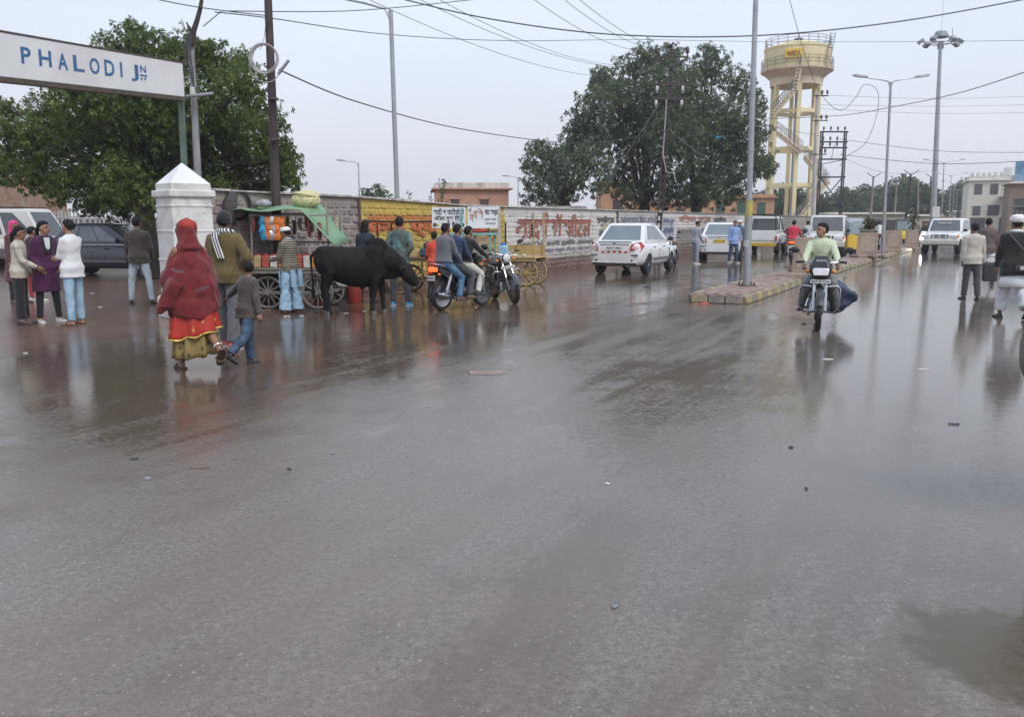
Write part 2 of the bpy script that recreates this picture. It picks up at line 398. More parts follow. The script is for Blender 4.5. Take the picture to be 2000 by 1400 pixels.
tag(far.build('far_pavers', pm[0], isl), kind='stuff')
# ================================================================== BOUNDARY WALL
def wall_material(stone):
    t = NT('wall_stone' if stone else 'wall_mortar'); p = t.pos()
    s = t.math('SUBTRACT', t.n('ShaderNodeVectorMath', {0: p, 1: tuple(WD)}, operation='DOT_PRODUCT').outputs['Value'], W0.dot(WD))
    z = t.n('ShaderNodeSeparateXYZ', {0: p}).outputs[2]
    nz = t.noise(3.2, 5, .65, p); nf = t.noise(30, 4, .65, p); cell = t.n('ShaderNodeTexVoronoi', {'Vector': p, 'Scale': 4.5}).outputs['Color']
    cellv = t.n('ShaderNodeSeparateColor', {0: cell}).outputs[0]
    if stone: base = t.mix(cellv, (.23, .185, .175), (.36, .30, .28))
    else: base = t.mix(nz, (.37, .325, .295), (.46, .41, .375))
    base = t.mix(t.math('MULTIPLY', nf, .5), base, (.20, .17, .155))
    def band(v, a, b): return t.math('MULTIPLY', t.math('GREATER_THAN', v, a), t.math('LESS_THAN', v, b))
    sj = t.math('ADD', s, t.math('MULTIPLY', t.math('SUBTRACT', nz, .5), .12)); zj = t.math('ADD', z, t.math('MULTIPLY', t.math('SUBTRACT', nz, .5), .09))
    flake = t.map(t.math('ADD', t.math('MULTIPLY', nz, .6), t.math('MULTIPLY', nf, .4)), .60, .66)
    def paint(col, c, s0, s1, z0=-1, z1=9, k=.92):
        f = t.math('MULTIPLY', band(sj, s0, s1), band(zj, z0, z1)); f = t.math('MULTIPLY', f, t.math('SUBTRACT', k, t.math('MULTIPLY', flake, k * .75)))
        return t.mix(f, col, c)
    S = wallS; c = base
    c = paint(c, t.mix(nz, (.52, .37, .06), (.62, .47, .12)), S(703), S(985), .25)
    c = paint(c, (.46, .13, .055), S(722), S(905), 1.62, 1.735, .8)
    c = paint(c, t.mix(nz, (.62, .59, .56), (.76, .74, .71)), S(985), S(1660), .42, 9, .86)
    c = paint(c, (.42, .40, .22), S(1172), S(1199), .9, 1.5, .7)
    c = paint(c, (.30, .30, .30), S(1203), S(1280), .2, 1.62, .7)
    c = paint(c, (.20, .30, .46), S(1288), S(1312), .7, 1.75, .45)
    c = paint(c, (.20, .19, .18), S(1318), S(1375), .1, 1.25, .8)
    c = paint(c, (.56, .54, .52), S(1455), S(1482), .9, 1.9, .8)
    c = paint(c, (.27, .24, .21), S(1484), S(1650), .1, 2.0, .75)
    # splashed earth along the foot of the wall
    low = t.map(t.math('ADD', z, t.math('MULTIPLY', t.math('SUBTRACT', nz, .5), .7)), .62, .12)
    c = t.mix(t.math('MULTIPLY', low, .75), c, (.20, .115, .085))
    drip = t.map(t.noise(2.2, 4, .7, t.scale(p, (1, 1, .18))), .52, .72); c = t.mix(t.math('MULTIPLY', drip, .35), c, (.13, .11, .10))
    t.done(c, .78, t.bump(t.math('ADD', nf, t.math('MULTIPLY', nz, .6)), .7, .02)); return t.mat
wm_s, wm_m = wall_material(True), wall_material(False)
WROT = math.atan2(WD.y, WD.x)
wall = thing('boundary_wall', 'long low stone boundary wall with painted yellow and white advertisements behind the handcarts', 'wall', W0, 0)
Send = wallS(1655)
def wheight(s):
    if s < wallS(703): return 2.13 - .03 * s / wallS(703)
    if s < wallS(900): return 2.10 - .10 * (s - wallS(703)) / (wallS(900) - wallS(703))
    return 1.99
core = MB()
segs = [0, wallS(703) - .02, wallS(703), wallS(800), wallS(900), wallS(1200), wallS(1500), Send]
core.loft([[WD * s + WN * -.30, WD * s + WN * -.30 + Vector((0, 0, wheight(s) - .01)), WD * s + WN * 0 + Vector((0, 0, wheight(s) - .01)), WD * s] for s in segs])
core.build('wall_core', wm_m, wall)
var = []
for k in range(8):
    m_ = MB(); m_.box((0, 0, 0), (1, 1, 1)); q = []
    for x, y, z in m_.v:
        f = 1.0 if y > 0 else .86
        q.append((x * f + random.uniform(-.05, .05), y + random.uniform(-.25, .2) * (y < 0), z * f + random.uniform(-.07, .07)))
    m_.v = q; me_ = bake(m_.fixed(m_.mesh('stone')), [('BEVEL', dict(width=.09, segments=1, limit_method='NONE'))]); me_.materials.append(wm_s); var.append(me_)
cells = []; zz = .02; r_ = 0
while zz < 2.02:
    h = random.uniform(.135, .175); s = random.uniform(0, .2); top = zz + h
    while s < Send:
        w = random.uniform(.14, .36)
        if top <= wheight(s + w / 2) - .015: cells.append((s + w / 2, zz + h / 2, w - random.uniform(.03, .06), h - random.uniform(.025, .055)))
        s += w
    zz = top; r_ += 1
cells.sort(key=lambda q: -(q[0] > wallS(425) and q[0] < wallS(1160) and q[1] > .95) * 100 + q[0] * .3 - q[1] * .6)
fv = MB()
for i, (s, z, w, h) in enumerate(cells):
    me_ = random.choice(var); pr = random.uniform(.026, .046)
    if i < 300:
        o = bpy.data.objects.new('stone', me_); link(o, wall); o.location = WD * s + Vector((0, 0, z)) + WN * (pr / 2 - .012); o.rotation_euler = (0, 0, WROT); o.scale = (w, pr, h)
    else:
        Mx = Matrix.Translation(WD * s + Vector((0, 0, z)) + WN * (pr / 2 - .012)) @ Matrix.Rotation(WROT, 4, 'Z') @ Matrix.Diagonal((w, pr, h, 1))
        fv.add([Mx @ v.co for v in me_.vertices], [tuple(f.vertices) for f in me_.polygons])
tag(fv.build('masonry', wm_s, wall), kind='stuff')
# coping
cp = MB(); capm = M('coping', (.36, .33, .31), .75, 0, .3, 5, bump=.4, bscale=30, stain=((.66, .64, .62), .8))
s = 0.0
while s < Send - .6:
    L = random.uniform(.7, 1.3); h0 = wheight(s + .05); h1 = wheight(min(s + L, Send)); hh = random.uniform(.03, .055)
    if s < wallS(703) < s + L: L = wallS(703) - s; h1 = h0
    rings = [[WD * (s_ + e_) + WN * -.33 + Vector((0, 0, h_)), WD * (s_ + e_) + WN * -.33 + Vector((0, 0, h_ + hh)), WD * (s_ + e_) + WN * .075 + Vector((0, 0, h_ + hh)), WD * (s_ + e_) + WN * .075 + Vector((0, 0, h_))] for s_, e_, h_ in ((s, .006, h0), (s + L, -.006, h1))]
    mbc = MB(); mbc.loft(rings); mbc.build('coping_slab', capm, wall, bevel=.01); s += L
# painted writing on the wall (flaked brushwork)
red_w = worn('paint_red_worn', (.34, .13, .10), .38); blue_w = worn('paint_blue_worn', (.13, .15, .21), .42); blk_w = worn('paint_black_worn', (.07, .065, .065), .40); org_w = worn('paint_orange_worn', (.44, .11, .04), .36); red2_w = worn('paint_faded_red', (.42, .16, .12), .45)
LIFT = .048
def wl(body, p0, p1, z0, z1, m, bold=.0, cut=None):
    a = wallS(p0); b = wallS(p1); return lettering(body, m, wall, WD * a + Vector((0, 0, z0)), WD, (0, 0, 1), b - a, z1 - z0, bold=bold, lift=LIFT, cut=cut)
wl('आदश', 1005, 1072, 1.02, 1.66, red_w, .03)
hk = MB(); a_ = wallS(1066)
hk.tube([WD * (a_ + x) + WN * (LIFT + .002) + Vector((0, 0, z)) for x, z in ((-.22, 1.68), (-.20, 1.80), (-.10, 1.86), (0.02, 1.80), (.02, 1.68))], .045, 6, flat=.06, ref=WN); hk.build('lettering', red_w, wall)
wl('हॉ', 1075, 1095, 1.02, 1.86, red_w, .03); wl('स', 1093, 1113, 1.05, 1.66, red_w, .03, cut=.74); wl('पीटल', 1106, 1150, 1.05, 1.84, red_w, .03)
ub = MB(); ub.add([WD * wallS(1010) + Vector((0, 0, 1.60)) + WN * LIFT, WD * wallS(1150) + Vector((0, 0, 1.60)) + WN * LIFT, WD * wallS(1150) + Vector((0, 0, 1.66)) + WN * LIFT, WD * wallS(1010) + Vector((0, 0, 1.66)) + WN * LIFT], [(0, 1, 2, 3)]); ub.build('lettering', red_w, wall)
wl('प्रसूति एवं सजरी सुविधा उपलब्ध', 1008, 1155, .80, .98, blk_w, .02); wl('मोबाईल नम्बर जोधपुर रोड फलोदी', 1050, 1158, .56, .76, blue_w, .01)
wl('सर्जीकल', 1161, 1195, 1.42, 1.80, blk_w, .03); wl('सेन्टर', 1166, 1190, .95, 1.3, blk_w, .02)
wl('सत्यनारायण सेल्स एजेन्सी', 1206, 1278, 1.55, 1.80, blue_w, .03)
wl('विमल बुक', 1290, 1312, 1.45, 1.75, blue_w, .02); wl('कोचिंग', 1291, 1311, 1.05, 1.35, blue_w, .02)
wl('निर्मल स्कूल', 1320, 1382, 1.50, 1.9, red2_w, .03); wl('फर्नीचर', 1388, 1412, 1.5, 1.85, blk_w, .02)
wl('पगत प्यारा', 716, 880, 1.20, 1.60, org_w, .05); wl('फोन नम्बर', 890, 975, 1.22, 1.40, blk_w, .02); wl('सम्पक', 905, 968, 1.0, 1.15, org_w, .02)
# painted panel outlines
for p0, p1, z0, z1 in ((1202, 1279, 1.48, 1.86), (1319, 1374, .55, 1.1)):
    for k in range(2):
        ob = MB(); zq = (z0, z1)[k]; ob.beam(WD * wallS(p0) + Vector((0, 0, zq)) + WN * LIFT, WD * wallS(p1) + Vector((0, 0, zq)) + WN * LIFT, .004, .03, WN); ob.build('painted_line', blk_w, wall)
for p in (703, 1201, 1285, 1454, 1483):
    ob = MB(); ob.beam(WD * wallS(p) + Vector((0, 0, .3)) + WN * .05, WD * wallS(p) + Vector((0, 0, wheight(wallS(p)) - .02)) + WN * .05, .05, .06, WN); ob.build('joint_strip', M('joint_brown', (.15, .10, .08), .8), wall)
# ================================================================== STATION GATE
wash = M('limewash', (.68, .67, .65), .75, 0, .12, 3, bump=.5, bscale=18, stain=((.34, .30, .27), .75))
wash_top = M('limewash_cap', (.76, .76, .75), .7, 0, .08, 3, bump=.3, bscale=25, stain=((.5, .47, .45), .4))
gp = At(362, 440, 14.3); gp.z = 0
pil = thing('gate_pillar', 'whitewashed square gate pillar with pyramid cap behind the woman in red shawl', 'pillar', gp, 47)
def ringsq(w, z): return [(-w, -w, z), (w, -w, z), (w, w, z), (-w, w, z)]
def sq(name, m, spec, bev=.012):
    mb = MB(); mb.loft([ringsq(w, z) for w, z in spec]); return mb.build(name, m, pil, bevel=bev)
sq('plinth', wash, [(.40, 0), (.40, .32), (.37, .36)]); sq('shaft', wash, [(.345, .35), (.335, 1.98)])
for z in (.95, 1.42, 1.83): sq('band', wash, [(.35, z), (.35, z + .035)], .008)
sq('cornice', wash, [(.36, 1.975), (.385, 2.0), (.385, 2.09), (.36, 2.10)]); sq('neck', wash, [(.33, 2.095), (.33, 2.2)], .006)
sq('pyramid_cap', wash_top, [(.335, 2.2), (.012, 2.545)], .006)
nb = MB(); nb.box((.338, -.10, 1.70), (.004, .22, .30)); nb.box((.34, .14, 1.78), (.004, .14, .12), Matrix.Rotation(.3, 3, 'X')); nb.build('torn_paper', M('paper', (.66, .66, .66), .8, 0, .1, 20), pil)
# name board over the gate
a1, a0 = At(358, 124, 14.9), At(0, 62, 11.15); b1, b0 = At(361, 190, 14.9), At(0, 150, 11.15)
a1, a0 = b1 + Vector((0, 0, .552)), b0 + Vector((0, 0, .55)); ext = 1.55
L0t, L0b = a1 + (a0 - a1) * ext, b1 + (b0 - b1) * ext
bd = (b1 - b0).normalized(); bn = bd.cross(Vector((0, 0, 1))).normalized()
board = thing('station_name_board', 'white station name board with blue letters spanning the gate', 'sign', (b1.x, b1.y, 0))
org_ = Vector((b1.x, b1.y, 0))
mbp = MB(); mbp.loft([[p - org_ for p in (L0b, b1, a1, L0t)], [p - org_ - bn * .10 for p in (L0b, b1, a1, L0t)]])
mbp.build('panel', M('board_white', (.72, .72, .72), .45, 0, .05, 1.2, stain=((.52, .47, .44), .35)), board, bevel=.01)
mbp = MB(); mbp.beam(L0b - org_ - bn * .05 - Vector((0, 0, .035)), b1 - org_ - bn * .05 - Vector((0, 0, .035)), .14, .06); mbp.beam(L0t - org_ - bn * .05 + Vector((0, 0, .012)), a1 - org_ - bn * .05 + Vector((0, 0, .012)), .12, .02); mbp.build('edge_angle', M('rust_brown', (.10, .075, .06), .7, .2, .25, 8), board)
bluep = M('sign_blue', (.035, .13, .30), .5, 0, .2, 12)
upb = ((a1 - b1) + (a0 - b0)).normalized()
def on_board(px, py):
    d = ray(px, py); pl = b1 + bn * .0; t = (pl - camo.location).dot(bn) / d.dot(bn); return camo.location + d * t
def blet(ch, x0, x1, y0, y1, bold=.02):   # x0,y0 = lower left pixel in the photograph, on the board's face
    A_ = on_board(x0, y0); B_ = on_board(x1, y1 + 0); rgt = bd
    w_ = (on_board(x1, y0) - A_).dot(bd); h_ = abs((on_board(x0, y1) - A_).dot(upb)); lettering(ch, bluep, board, A_ - org_, rgt, upb, w_, h_, bold=bold, lift=.004)
for ch, x0, x1, yb, yt in (('P', 42, 61, 124, 92), ('H', 77, 101, 129, 97), ('A', 114, 133, 136, 104), ('L', 144, 165, 139, 108), ('O', 176, 195, 144, 113), ('D', 205, 224, 148, 117), ('I', 235.5, 239.5, 151, 122), ('J', 257, 271, 158, 126), ('N', 274, 285, 142, 128)):
    blet(ch, x0, x1, yb, yt)
ul = MB(); q0, q1 = on_board(273, 147) - org_, on_board(287, 149) - org_; ul.beam(q0 + bn * .004, q1 + bn * .004, .022, .003, bn)
for px in (276, 283): q0 = on_board(px, 154) - org_; ul.box(q0 + bn * .005, (.025, .025, .025))
ul.build('lettering', bluep, board)
gpost = MB(); gb = At(364, 440, 15.0); gtop = At(353, 182, 15.0); gpost.beam((gb.x - org_.x, gb.y - org_.y, 0), gtop - org_, .085, .085); gpost.build('post', M('green_post', (.10, .16, .12), .55, .2, .25, 4, stain=((.16, .12, .09), .6)), board)
lb = L0b.copy(); gp2 = MB(); gp2.beam((lb.x - org_.x + .1, lb.y - org_.y + .2, 0), L0t + Vector((.1, .2, -.05)) - org_, .085, .085); gp2.build('post', M('green_post'), board)
# ================================================================== YARD BEHIND THE GATE
brick = M('yard_brick', (.30, .19, .14), .8, 0, .3, 5, bump=.5, bscale=30, stain=((.42, .36, .28), .6))
y0, y1 = At(-160, 400, 38), At(120, 400, 36)
yw = thing('yard_wall', 'weathered brick wall with plaster patches at far left under the tree', 'wall', (y0.x, y0.y, 0))
d_ = Vector((y1.x - y0.x, y1.y - y0.y, 0)); mb = MB(); n_ = Vector((-d_.y, d_.x, 0)).normalized() * .3
mb.loft([[Vector((0, 0, 0)), Vector((0, 0, 3.6)), n_ + Vector((0, 0, 3.6)), n_], [d_, d_ + Vector((0, 0, 3.45)), d_ + n_ + Vector((0, 0, 3.45)), d_ + n_]]); mb.build('panel', brick, yw)
mb = MB(); mb.beam(Vector((0, 0, 3.66)) + n_ / 2, d_ + Vector((0, 0, 3.51)) + n_ / 2, .4, .12); mb.build('coping', M('coping'), yw)
f0, f1 = At(60, 430, 31), At(300, 430, 33)
fe = thing('picket_fence', 'low fence of thin white pickets between the dark car and the tree', 'fence', (f0.x, f0.y, 0))
d_ = Vector((f1.x - f0.x, f1.y - f0.y, 0)); pk = M('picket_white', (.46, .46, .47), .6, 0, .2, 6)
pmb = MB(); pmb.box((0, 0, 1.0), (.045, .03, 1.96)); pme = pmb.fixed(pmb.mesh('picket')); pme.materials.append(pk)
npk = 44
for i in range(npk + 1):
    o = bpy.data.objects.new('picket', pme); link(o, fe); o.location = d_ * (i / npk); o.rotation_euler = (random.uniform(-.02, .02), random.uniform(-.03, .03), 0); o.scale.z = random.uniform(.97, 1.03)
for z in (.5, 1.25, 1.75):
    mb = MB(); mb.beam(Vector((0, .035, z)), d_ + Vector((0, .035, z)), .03, .05); mb.build('rail', pk, fe)
mb = MB(); mb.loft([[Vector((0, .2, 0)), Vector((0, .2, 1.7)), Vector((0, .35, 1.7)), Vector((0, .35, 0))], [d_ + Vector((0, .2, 0)), d_ + Vector((0, .2, 1.7)), d_ + Vector((0, .35, 1.7)), d_ + Vector((0, .35, 0))]]); mb.build('backing_wall', M('grey_rendered', (.30, .28, .28), .8, 0, .3, 3), fe)
# long pale shed roof seen over the wall
sh = At(640, 384, 46); rf = thing('platform_shed', 'long white platform roof showing just above the grey stone wall', 'shed', (sh.x, sh.y, 0))
mb = MB(); mb.box((0, 2, 2.86), (6.2, 5, .12), Matrix.Rotation(.03, 3, 'X')); mb.build('roof', M('white_sheet', (.72, .73, .74), .5, 0, .05), rf)
for i in range(4):
    mb = MB(); mb.cyl((-2.7 + 1.8 * i, 1, 0), (-2.7 + 1.8 * i, 1, 2.82), .08); mb.build('column', steel, rf)
# pink station building
def house(name, label, cat, c, hd, size, wallm, wins=(), parapet=None, roofm=None, winm=None, group=None):
    h = thing(name, label, cat, (c.x, c.y, 0), hd, group); w, d, H = size
    mb = MB(); mb.box((0, d / 2, H / 2), (w, d, H)); mb.build('wall', wallm, h)
    if parapet:
        ph, pmat = parapet
        for q in (((0, .06, H + ph / 2), (w + .1, .16, ph)), ((0, d - .06, H + ph / 2), (w + .1, .16, ph)), ((-w / 2 + .03, d / 2, H + ph / 2), (.16, d - .28, ph)), ((w / 2 - .03, d / 2, H + ph / 2), (.16, d - .28, ph))):
            mb = MB(); mb.box(*q); mb.build('parapet', pmat, h, bevel=.02)
        mb = MB(); mb.box((0, d / 2, H + .03), (w + .5, d + .5, .09)); mb.build('eave_slab', wallm, h)
    for (x, z, ww, wh, side) in wins:
        if side == 0: c0, sz, fr = (x, -.012, z), (ww, .05, wh), (ww + .16, .09, .07)
        else: c0, sz, fr = (side * (w / 2 + .012), x, z), (.05, ww, wh), (.09, ww + .16, .07)
        mb = MB(); mb.box(c0, sz); wo_ = mb.build('window', winm or M('window_dark', (.06, .05, .05), .35, 0, .3, 2), h)
        mb = MB(); mb.box((c0[0], c0[1] - .02 * (side == 0), z + wh / 2 + .05), fr); mb.build('lintel', wallm, wo_)
        mb = MB()
        for k in range(1, 4):
            if side == 0: mb.box((x - ww / 2 + ww * k / 4, -.042, z), (.02, .02, wh))
            else: mb.box((side * (w / 2 + .042), x - ww / 2 + ww * k / 4, z), (.02, .02, wh))
        mb.build('bars', M('bar_grey', (.2, .18, .17), .6), wo_)
    return h
pink = M('pink_render', (.52, .29, .20), .8, 0, .16, 1.6, bump=.3, bscale=12, stain=((.34, .25, .21), .6))
par = M('stained_parapet', (.62, .58, .54), .8, 0, .2, 3, stain=((.10, .09, .085), .9), stretch=(1, 1, .25))
pb = At(923, 430, 52); pb.z = 0
house('station_building', 'flat roofed pink station building with stained white parapet and small barred windows', 'building', pb, -6, (4.4, 6, 3.5), pink, [(-1.05, 2.72, .48, .34, 0), (.72, 2.72, .5, .34, 0), (1.6, 2.72, .45, .4, 1)], (.40, par))
pb2 = At(1000, 432, 44); pb2.z = 0
house('station_annexe', 'low salmon coloured outbuilding behind the wall right of the white signs', 'building', pb2, 6, (7.4, 4, 2.14), pink, [], (.22, par))
orb = M('orange_sandstone', (.46, .27, .16), .8, 0, .15, 1.2, stain=((.40, .24, .15), .5))
q = At(1205, 430, 62); house('sandstone_block', 'tall orange sandstone block glimpsed through the big tree', 'building', q, 0, (2.3, 4, 4.3), orb, [(0, 2.6, .6, 1.0, 0)], (.2, orb))
q = At(1442, 430, 75); house('sandstone_office', 'orange sandstone office with green shutters left of the water tower', 'building', q, 8, (6.0, 5, 3.6), orb, [(-1.6, 2.7, .7, 1.0, 0), (.2, 2.7, .7, 1.0, 0), (1.9, 2.7, .7, 1.0, 0)], (.3, orb), winm=M('green_shutter', (.04, .11, .08), .6))
q = At(1300, 430, 70); house('sandstone_shed', 'low orange shed behind the trunk of the big tree', 'building', q, 0, (7, 4, 3.0), orb, [(-2, 2.2, .7, .8, 0), (1.2, 2.2, .7, .8, 0)], (.2, orb))
# ================================================================== FAR STREET
cream = M('cream_render', (.70, .66, .59), .8, 0, .12, .8, stain=((.36, .32, .28), .6), stretch=(1, 1, .4))
q = At(1955, 430, 92)
ch = house('corner_house', 'three storey cream house with parapet and blue hoarding at far right', 'house', q, 24, (6.6, 9, 5.9), cream,
      [(-2.4, 5.0, .75, 1.1, 0), (-.9, 5.0, .75, 1.1, 0), (-2.4, 2.7, .75, 1.0, 0), (-.8, 2.75, 1.1, 1.1, 0), (-2.2, 1.0, 1.4, 1.9, 0), (.6, 1.0, 1.5, 1.9, 0)], (.5, cream), winm=M('window_grey', (.11, .11, .12), .3, 0, .3))
mb = MB(); mb.box((1.9, -.25, 6.35), (2.1, .12, 2.9)); hd_ = mb.build('hoarding', M('hoarding_blue', (.12, .30, .46), .5, 0, .45, 1.0, stain=((.5, .56, .6), .8)), ch)
mb = MB(); mb.box((.75, -.5, 4.2), (2.2, 1.0, .1)); mb.build('balcony_slab', cream, ch)
mb = MB(); [mb.box((-.3 + .15 * i, -.96, 4.6), (.03, .03, .75)) for i in range(15)]; mb.box((.75, -.96, 4.98), (2.2, .05, .05)); mb.build('balcony_rail', M('bar_grey'), ch)
for i in range(7): mb = MB(); mb.box((-3.1 + .55 * i, .02, 6.57), (.3, .14, .35)); mb.build('merlon', cream, ch)
mb = MB(); mb.cyl((.6, 2, 5.9), (.6, 2, 7.3), .6, .6, 16); mb.build('water_tank', M('tank_white', (.7, .7, .7), .5), ch)
for i, (px, Y, w, h, lab, c) in enumerate(((2035, 84, 6, 5.2, 'brown fronted shop house beyond the cream house at right edge', (.24, .17, .13)), (1935, 130, 8, 3.0, 'distant low grey shop row below the dark trees', (.34, .31, .30)), (1835, 170, 6, 3.4, 'tiny distant shop with reddish sign near the high mast base', (.42, .33, .29)), (1760, 110, 10, 2.2, 'pale single storey sheds beyond the planters', (.46, .42, .36)), (1690, 105, 9, 2.4, 'long grey wall shed behind the parked autorickshaws', (.34, .30, .27)))):
    q = At(px, 430, Y); house('shop_house', lab, 'shop', q, 24 if i < 2 else 10, (w, 5, h), M('shopwall%d' % i, c, .8, 0, .2, 1, stain=((.2, .17, .15), .5)), [(-w * .3, h * .45, w * .22, h * .55, 0), (w * .05, h * .45, w * .22, h * .55, 0), (w * .35, h * .45, w * .18, h * .55, 0)], (.25, cream))
q = At(1998, 470, 36); aw = thing('roadside_stall', 'small roadside stall with sloping grey roof behind the turbaned man', 'stall', (q.x + .9, q.y, 0), 20)
mb = MB(); mb.box((0, 0, 1.95), (2.4, 2.2, .08), Matrix.Rotation(.22, 3, 'Y')); mb.build('roof', M('stall_roof', (.18, .16, .16), .6, .2, .2), aw)
mb = MB(); mb.box((0, 0, .5), (2.0, 1.6, 1.0)); mb.build('counter', M('stall_counter', (.30, .28, .27), .6, 0, .3, 3), aw)
mb = MB(); mb.box((-.02, -.84, 1.3), (2.0, .05, .16)); mb.build('fascia', M('stall_fascia', (.62, .45, .14), .6), aw)
for sx_ in (-1, 1):
    for sy_ in (-1, 1): mb = MB(); mb.cyl((sx_ * .95, sy_ * .8, 0), (sx_ * .95, sy_ * .8, 1.93 - sx_ * .21), .03); mb.build('post', steel, aw)
# ================================================================== TREES
def leaf_mat(name, c1, c2):
    t = NT(name); a = t.n('ShaderNodeAttribute', attribute_name='tint').outputs['Fac']
    col = t.mix(a, c1, c2); t.done(col, .5); t.set(t.p.inputs['Specular IOR Level'], .3)
    tr = t.n('ShaderNodeBsdfTranslucent', {0: t.mix(.5, col, (.16, .22, .03))}); mx = t.n('ShaderNodeMixShader', {0: .22}); t.t.links.new(t.p.outputs[0], mx.inputs[1]); t.t.links.new(tr.outputs[0], mx.inputs[2]); t.t.links.new(mx.outputs[0], t.out.inputs[0]); return t.mat
neem = leaf_mat('neem_leaves', (.045, .078, .020), (.17, .235, .055)); neem2 = leaf_mat('neem_leaves_hazed', (.062, .092, .058), (.175, .215, .125)); dryl = leaf_mat('far_leaves', (.045, .065, .035), (.12, .15, .07))  # neem2: distance haze put into the greyed leaf colour
barkm = M('bark', (.055, .043, .035), .85, 0, .3, 6, bump=.6, bscale=25)
def crown_mesh(tufts, dirs, size, leaves, seed, droop=.5, aspect=.30):
    """each tuft: a spray of small folded leaf blades around a shoot end"""
    g = np.random.default_rng(seed); T = len(tufts); P = np.repeat(tufts, leaves, 0); D = np.repeat(dirs, leaves, 0); n = len(P)
    r = g.normal(size=(n, 3)); r /= np.linalg.norm(r, axis=1)[:, None]
    d = r + D * .55 + np.array([0, 0, -droop * .5]); d /= np.linalg.norm(d, axis=1)[:, None]
    L = size * g.uniform(.6, 1.25, n)[:, None]
    up = g.normal(size=(n, 3)); s = np.cross(d, up); s /= np.linalg.norm(s, axis=1)[:, None]; w = L * aspect * g.uniform(.7, 1.2, n)[:, None] * .5
    base = P + d * L * .12; midp = P + d * L * .6 + np.array([0, 0, 1.]) * L * .08; tipp = P + d * L + np.array([0, 0, -1.]) * L * droop * .35
    v = np.stack([base, midp + s * w, tipp, midp - s * w], 1).reshape(-1, 3)
    me = bpy.data.meshes.new('crown'); me.vertices.add(4 * n); me.vertices.foreach_set('co', v.ravel())
    me.loops.add(4 * n); me.loops.foreach_set('vertex_index', np.arange(4 * n)); me.polygons.add(n); me.polygons.foreach_set('loop_start', np.arange(0, 4 * n, 4))
    me.update(); tint = np.repeat(np.clip(np.repeat(g.normal(.45, .25, T), leaves) + g.normal(0, .12, n), 0, 1), 4)
    at = me.attributes.new('tint', 'FLOAT', 'POINT'); at.data.foreach_set('value', tint.astype(np.float32)); return me
def tree(label, base, lobes, mat, trunk_r=.25, fork=1.5, tuft=.34, per=70, leaves=10, seed=1, name='neem_tree', group=None, trunks=None, cat='tree', droop=.5, aspect=.3, fill=.35):
    g = np.random.default_rng(seed); root = thing(name, label, cat, (base[0], base[1], 0), 0, group); B = Vector((base[0], base[1], 0))
    tuf = []; dr = []
    tb = MB()
    starts = trunks or [Vector((0, 0, 0))]
    forks = []
    for s0 in starts:
        tp = [s0, s0 + Vector((g.uniform(-.1, .1), 0, fork * .5)), s0 + Vector((g.uniform(-.25, .25), g.uniform(-.1, .1), fork))]
        tb.tube(tp, [trunk_r * 1.25, trunk_r, trunk_r * .85], 9); forks.append(tp[-1])
    for c, r in lobes:
        c = Vector(c) - B; rr = np.array(r if hasattr(r, '__len__') else (r, r, r))
        f = min(forks, key=lambda q: (q - c).length); m_ = f.lerp(c, .5) + Vector((g.uniform(-.2, .2), g.uniform(-.2, .2), .25))
        k = trunk_r * .28; tb.tube([f - Vector((0, 0, .15)), m_, c, c + Vector((g.uniform(-.3, .3), g.uniform(-.3, .3), rr[2] * .75))], [k, k * .6, k * .32, k * .1], 6)
        for _ in range(5):
            d = Vector(g.normal(size=3)).normalized(); e_ = c + Vector((d.x * rr[0], d.y * rr[1], abs(d.z) * rr[2] * .8)) * .85; tb.tube([m_.lerp(c, .7), c.lerp(e_, .5) + Vector((0, 0, .1)), e_], [k * .3, k * .18, k * .06], 5)
        n = int(per * (rr.mean() ** 2)) + 8
        u = g.normal(size=(n, 3)); u /= np.linalg.norm(u, axis=1)[:, None]
        q_ = g.random(n); rad = np.where(q_ < fill, g.uniform(.25, .8, n), np.where(q_ > .9, g.uniform(1.1, 1.42, n), g.uniform(.8, 1.12, n)))
        bumpy = 1 + .16 * np.sin(u[:, 0] * 5 + seed) * np.cos(u[:, 2] * 6 + u[:, 1] * 4)
        p = np.array(c) + u * rr * (rad * bumpy)[:, None]; ok = p[:, 2] > .6
        tuf.append(p[ok]); dr.append(u[ok])
    me = crown_mesh(np.concatenate(tuf), np.concatenate(dr), tuft, leaves, seed, droop, aspect)
    put('crown', me, mat, root); tb.build('trunk', barkm, root, smooth=60); return root
def lobes_px(spec, Y, dy=1.6, seed=0, k=.96):       # (px, py, radius px) at distance Y -> lobes with depth spread
    g = random.Random(seed); out = []
    for px, py, r in spec:
        y = Y + g.uniform(-dy, dy); c = At(px, py, y); rm = r / F * y; rm *= k; out.append((c, (rm, rm * 1.05, rm * .92)))
    return out
